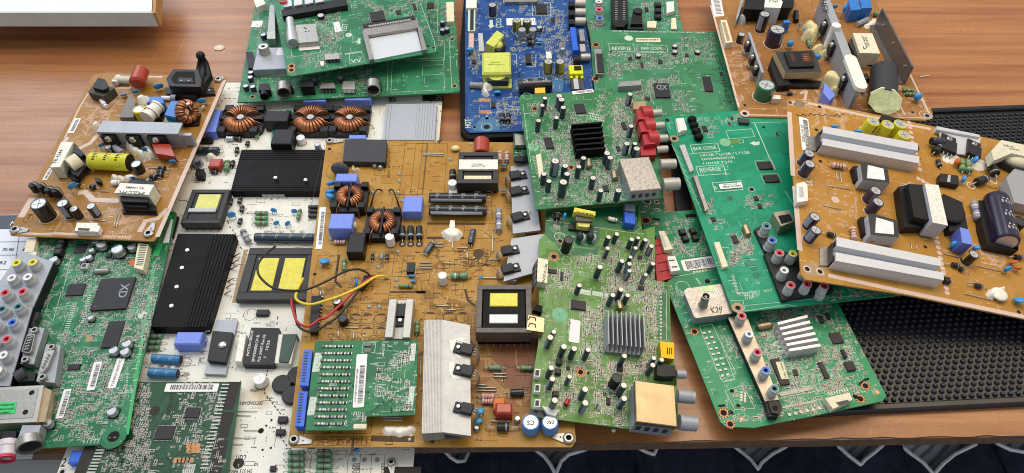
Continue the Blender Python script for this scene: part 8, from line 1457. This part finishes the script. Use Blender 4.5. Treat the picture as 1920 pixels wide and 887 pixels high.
def channel(Pt, h, lab, notch):
    """extruded aluminium channel: high back ridge, groove, low front ridge"""
    (a, bq, c, d) = Pt; q = [Vector(B.L(*p, h*MM)) for p in Pt]; b = MB(); L = lambda s, t: q[0].lerp(q[1], s).lerp(q[3].lerp(q[2], s), t)
    b.prism([tuple(L(0, 0)), tuple(L(1, 0)), tuple(L(1, .40)), tuple(L(0, .40))], (h-1.6)*MM, h*MM, 'bright'); b.prism([tuple(L(0, 0)), tuple(L(1, 0)), tuple(L(1, .06)), tuple(L(0, .06))], 0, (h-1.65)*MM, 'bright')
    b.prism([tuple(L(.0, .35)), tuple(L(1, .35)), tuple(L(1, .40)), tuple(L(.0, .40))], (h-9)*MM, (h-1.65)*MM, 'bright'); b.prism([tuple(L(0, .405)), tuple(L(1.03, .405)), tuple(L(1.03, .62)), tuple(L(0, .62))], (h-9)*MM, (h-7.6)*MM, 'bright')
    b.prism([tuple(L(0, .625)), tuple(L(1.03, .625)), tuple(L(1.03, 1.0)), tuple(L(0, 1.0))], (h-4)*MM, (h-2.0)*MM, 'bright'); b.prism([tuple(L(0, .95)), tuple(L(1.03, .95)), tuple(L(1.03, 1.0)), tuple(L(0, 1.0))], 0, (h-4.05)*MM, 'bright')
    b.prism([tuple(L(0, .625)), tuple(L(1.03, .625)), tuple(L(1.03, .67)), tuple(L(0, .67))], (h-9)*MM, (h-4.05)*MM, 'bright')
    o = b.build('heat_sink', B.r, label=lab); b = MB(); b.prism([tuple(L(-.09, .15)), tuple(L(-.01, .1)), tuple(L(-.01, .9)), tuple(L(-.09, .95))], 0, .0015, 'steel'); b.prism([tuple(L(-.015, .1)), tuple(L(0, .1)), tuple(L(0, .9)), tuple(L(-.015, .9))], .0016, .009, 'dark'); b.build('end_clip', o); return o
channel([d3(325, 250), d3(1115, 395), d3(1112, 545), d3(330, 395)], 15, 'upper long aluminium channel', 0); channel([d4(398, 300), d4(1182, 462), d4(1196, 612), d4(400, 470)], 15, 'lower long aluminium channel', 0)
for p in ((745, 210), (868, 235), (972, 232), (1003, 320)): cap(B, *d3(*p), 10.5, 15, 'yellow')
quad(B, 'relay', [d3(815, 160), d3(1000, 195), d3(985, 215), d3(800, 200)], 8, 'black'); discc(B, *d3(425, 250), 7, 10, 4, lean=50); discc(B, *d3(620, 290), 7, 10, 4, lean=50)
for p in ((d3, 212, 475, 11), (d3, 218, 562, 11), (d3, 765, 785, 11), (d3, 785, 880, 11), (d4, 720, 35, 0), (d4, 235, 145, 11), (d4, 243, 245, 11)):
    if p[3]: cap(B, *p[0](p[1], p[2]), p[3]*.88, 15, 'navy')
quad(B, 'connector', [d3(105, 730), d3(170, 712), d3(195, 745), d3(200, 870), d3(110, 885)], 7, 'white', 0, label='white side entry socket'); quad(B, 'socket_opening', [d3(125, 758), d3(158, 752), d3(165, 835), d3(130, 842)], 7.3, 'greyp', 7.05)
resistor(B, d3(400, 572), d3(505, 590), 4.8, 'respk', ('bandr', 'bandr', 'bandr'), lead=4); resistor(B, d4(520, 230), d4(532, 315), 5.2, 'respk', ('bandr', 'bandr', 'bandr'), lead=1)
for P, h, lab in (([d3(635, 565), d3(665, 545), d3(860, 590), d3(880, 725), d3(655, 700)], 14, 'upper small transformer with a white taped window'), ([d4(635, 130), d4(665, 122), d4(860, 175), d4(868, 305), d4(655, 285)], 14, 'lower small transformer with a white taped window')):
    o = quad(B, 'transformer', P, h, 'ferrite', 1, ms=mat('blue_grey_core', '#a9adb6', .45), label=lab); cx_ = sum(p[0] for p in P[1:])/4; cy_ = sum(p[1] for p in P[1:])/4
    Q = [(cx_+(p[0]-cx_)*.64, cy_+(p[1]-cy_)*.70) for p in (P[0], P[2], P[3], P[4])]; Q = [(cx_+(p[0]-cx_)*.66, cy_+(p[1]-cy_)*.70) for p in (P[1], P[2], P[3], P[4])]; quad(B, 'winding_tape', Q, h+.9, 'tapew', h+.05, parent=o); W_ = [(P[0][0]-14, P[0][1]+4), (P[0][0]-2, P[0][1]+4), (P[4][0]-2, P[4][1]+2), (P[4][0]-12, P[4][1]-2)]; quad(B, 'bobbin', W_, 7, 'black', 0, parent=o)
# large transformer with bent leads
o = quad(B, 'transformer', [d4(1100, -20), d4(1200, 0), d4(1240, 205), d4(1130, 160)], 20, mat('worn_white_tape', '#dedcd4', .6, 0, .2, 400), 0, ms=mat('blue_grey_core', '#a9adb6', .45), label='large black transformer with a worn white tape band'); 
P = [d5(200, 572), d5(295, 580), d5(360, 860), d5(255, 840)]; o2 = o
bpy.data.objects.remove(o); o = quad(B, 'transformer', P, 22, mat('worn_white_tape', '#dedcd4', .6, 0, .2, 400), 2, ms=mat('blue_grey_core', '#a9adb6', .45), label='large black transformer with a worn white tape band')
b = MB(); b.prism([B.L(*p, .018) for p in (d5(85, 572), d5(188, 578), d5(235, 825), d5(125, 800))], .001, .018, 'black'); b.prism([B.L(*p, .010) for p in (d5(20, 590), d5(90, 580), d5(200, 870), d5(60, 870))], .0, .010, 'black'); b.build('bobbin', o)
u = Vector(B.L(*d5(365, 745), .012)); b = MB(); b.rev([(.017, .002), (.017, .012), (.015, .013), (0, .013)], 'black', (u.x, u.y, 0), (0, 0, 1), 30); b.prism([B.L(*p, .008) for p in (d5(330, 640), d5(460, 700), d5(500, 887), d5(370, 900))], 0, .008, 'black'); b.build('coil_cover', o)
b = MB()
for i in range(9): y = 590+i*30; x = 35+i*9; b.tube([(*B.L(*d5(x-18, y+6), .0), .0005), (*B.L(*d5(x-10, y+4), .006), .006), (*B.L(*d5(x+62, y-22), .012), .012), (*B.L(*d5(x+72, y-8), .010), .010)], .0007, 'copper' if i % 3 else 'pin', 6)
b.build('lead_row', o)
# right part
o = quad(B, 'heat_sink', [d5(300, 212), d5(590, 250), d5(560, 380), d5(412, 360), d5(305, 240)], 4, 'bright', 2.5, label='flat grey plate carrying two transistors'); b = MB(); q = [B.L(*d5(x, y), .007) for x, y in ((282, 172), (580, 232), (580, 248), (285, 195))]; b.prism(q, 0, .007, 'bright'); b.build('back_flange', o)
to220(B, d5(380, 225), d5(372, 340), 22, 4.1); to220(B, d5(555, 262), d5(545, 370), 20, 4.1)
for c_, n_ in (((375, 385), 5), ((575, 430), 5)): blob(B, [d5(c_[0]-40, c_[1]-15), d5(c_[0]-20, c_[1]+15), d5(c_[0]+20, c_[1]+20), d5(c_[0]+35, c_[1]-5), d5(*c_)], 7, 1.6)
lcap(B, d5(330, 285), d5(245, 275), 6, 'purple' if False else 'navy', lift=3); diode(B, d5(270, 350), d5(305, 315), 6, 3); discc(B, *d5(425, 418), 6.5, 70, 6, 'orange', fat=.6); discc(B, *d5(550, 405), 6.5, 70, 7, fat=.5); discc(B, *d5(470, 540), 6, 70, 6, fat=.5)
resistor(B, d5(455, 410), d5(460, 480), 5, 'resg', ('bandy', 'bandr', 'bandy'), lead=3); resistor(B, d5(500, 425), d5(508, 490), 5, 'resg', ('bandy', 'bandr', 'bandy'), lead=3); o = quad(B, 'relay', [d5(310, 498), d5(430, 515), d5(440, 580), d5(305, 555)], 7, 'chip', 0, label='black optocoupler pair'); quad(B, 'joint_strip', [d5(362, 510), d5(380, 512), d5(375, 560), d5(355, 558)], 7.6, 'greyp', 7.05, parent=o)
diode(B, d5(290, 410), d5(305, 450), 3.5, 3); diode(B, d5(560, 560), d5(625, 535), 6.5, 5); diode(B, d5(665, 455), d5(690, 505), 7, 5); chip(B, d5(125, 295), d5(165, 330), 4, ''); chip(B, d6(300, 498), d6(358, 545), 5, ''); B.circ(*d5(520, 585), 7, 'pwhite', 1); B.circ(*d5(672, 548), 7, 'pwhite', 1); B.text('GA', d5(640, 600), d5(715, 620), 'silkd', maxh=4); B.circ(*d5(165, 525), 10, 'pred', .5)
resistor(B, d5(540, 700), d5(570, 820), 6.2, 'resgy', ('pwhite', 'bandv', 'pwhite'), lead=3)
ca, cb = d5(668, 690), d6(800, 215); lcap(B, cb, ca, 19, 'purple', label='very large dark purple capacitor lying on its side', bands=3, lift=2) if 'purple' in CAPK else None
CAPK['purple'] = ('purple', 'captop', 'sgrey'); o = lcap(B, d6(790, 232), d5(690, 675), 19, 'purple', label='very large dark purple capacitor lying on its side', bands=3, lift=1)
b = MB(); b.prism([B.L(*p, .009) for p in (d5(575, 685), d5(625, 690), d6(700, 200), d6(870, 295), d6(640, 250), d6(600, 110))], 0, .009, 'black'); b.prism([B.L(*p, .009) for p in (d5(800, 790), d6(830, 60), d6(890, 180), d6(885, 290), d6(868, 200))], 0, .009, 'black'); b.build('capacitor_cradle', B.r)
o = quad(B, 'transformer', [d5(660, 345), d5(730, 268), d5(980, 320), d5(980, 400), d5(800, 360), d5(680, 410)], 18, mat('old_white', '#d3cfb8', .5), 8, label='white topped transformer at the right edge'); b = MB(); B.text('CRD-60', d5(745, 310), d5(815, 322), 'ink', 18, mb=b, maxh=2.4); B.text('LTPW3', d5(790, 335), d5(860, 345), 'ink', 18, mb=b, maxh=2.4); b.build('printing', o); b = MB(); b.prism([B.L(*p, .008) for p in (d5(660, 345), d5(700, 400), d5(850, 480), d5(960, 480), d5(980, 400), d5(700, 300))], 0, .0079, 'ferrite'); u = Vector((*B.L(*d5(840, 420), .008), .009)); b.ell(u, (.016, .009, .007), 'cream'); b.build('bobbin', o)
o = quad(B, 'heat_sink', [d5(765, 530), d5(820, 468), d5(990, 510), d5(990, 740), d5(820, 700)], 13, 'alud', 1, label='pale boxed heat sink at the right edge'); quad(B, 'end_clip', [d5(735, 580), d5(760, 560), d5(805, 690), d5(790, 715)], 3, 'steel', 0, parent=o)
quad(B, 'film_capacitor', [d6(418, 108), d6(490, 130), d6(528, 245), d6(430, 335), d6(380, 320), d6(440, 220)], 15, 'filmblue', 1) if False else quad(B, 'film_capacitor', [d6(420, 110), d6(490, 128), d6(525, 250), d6(440, 232)], 16, 'filmblue', 1, ms=mat('film_side', '#5868c4', .45)); cap(B, *d6(535, 322), 8.5, 13, 'brown'); discc(B, *d6(375, 245), 7, 20, 6, fat=.7); discc(B, *d6(552, 275), 6.5, 20, 10, fat=.6, lean=30); discc(B, *d6(800, 440), 7, 20, 6, fat=.5); discc(B, *d6(895, 685), 9, 30, 5, lean=50); discc(B, *d6(845, 385), 7, 30, 5, 'orange', lean=30); discc(B, *d6(880, 435), 6, 0, 5, 'orange', lean=30)
for a, c in ((d6(360, 405), d6(410, 415)), (d6(420, 435), d6(450, 450)), (d6(545, 570), d6(595, 580)), (d6(860, 345), d6(910, 350)), (d4(330, 275), d4(385, 290))): diode(B, a, c, 4, 6)
for a, c in ((d6(555, 420), d6(755, 465)), (d6(460, 640), d6(665, 690)), (d6(300, 325), d6(430, 355)), (d6(485, 550), d6(540, 562)), (d3(370, 750), d3(550, 780)), (d4(295, 65), d4(430, 95)), (d4(470, 180), d4(472, 230)), (d4(955, 340), d4(960, 395)), (d4(990, 345), d4(995, 395)), (d3(425, 620), d3(440, 700)), (d3(460, 625), d3(475, 725))): jumper(B, a, c, r=.45)
discc(B, *d6(735, 640), 14.5, 20, 4, 'glue', 'glue_disc', .9, .25); blob(B, [d6(690, 610), d6(680, 640), d6(760, 600)], 6, 7); cap(B, *d6(900, 60), 11, 14, 'dark' if False else 'choke', cross=False); discc(B, *d4(655, 330), 7, 10, 3, 'orange', lean=50); B.finish()
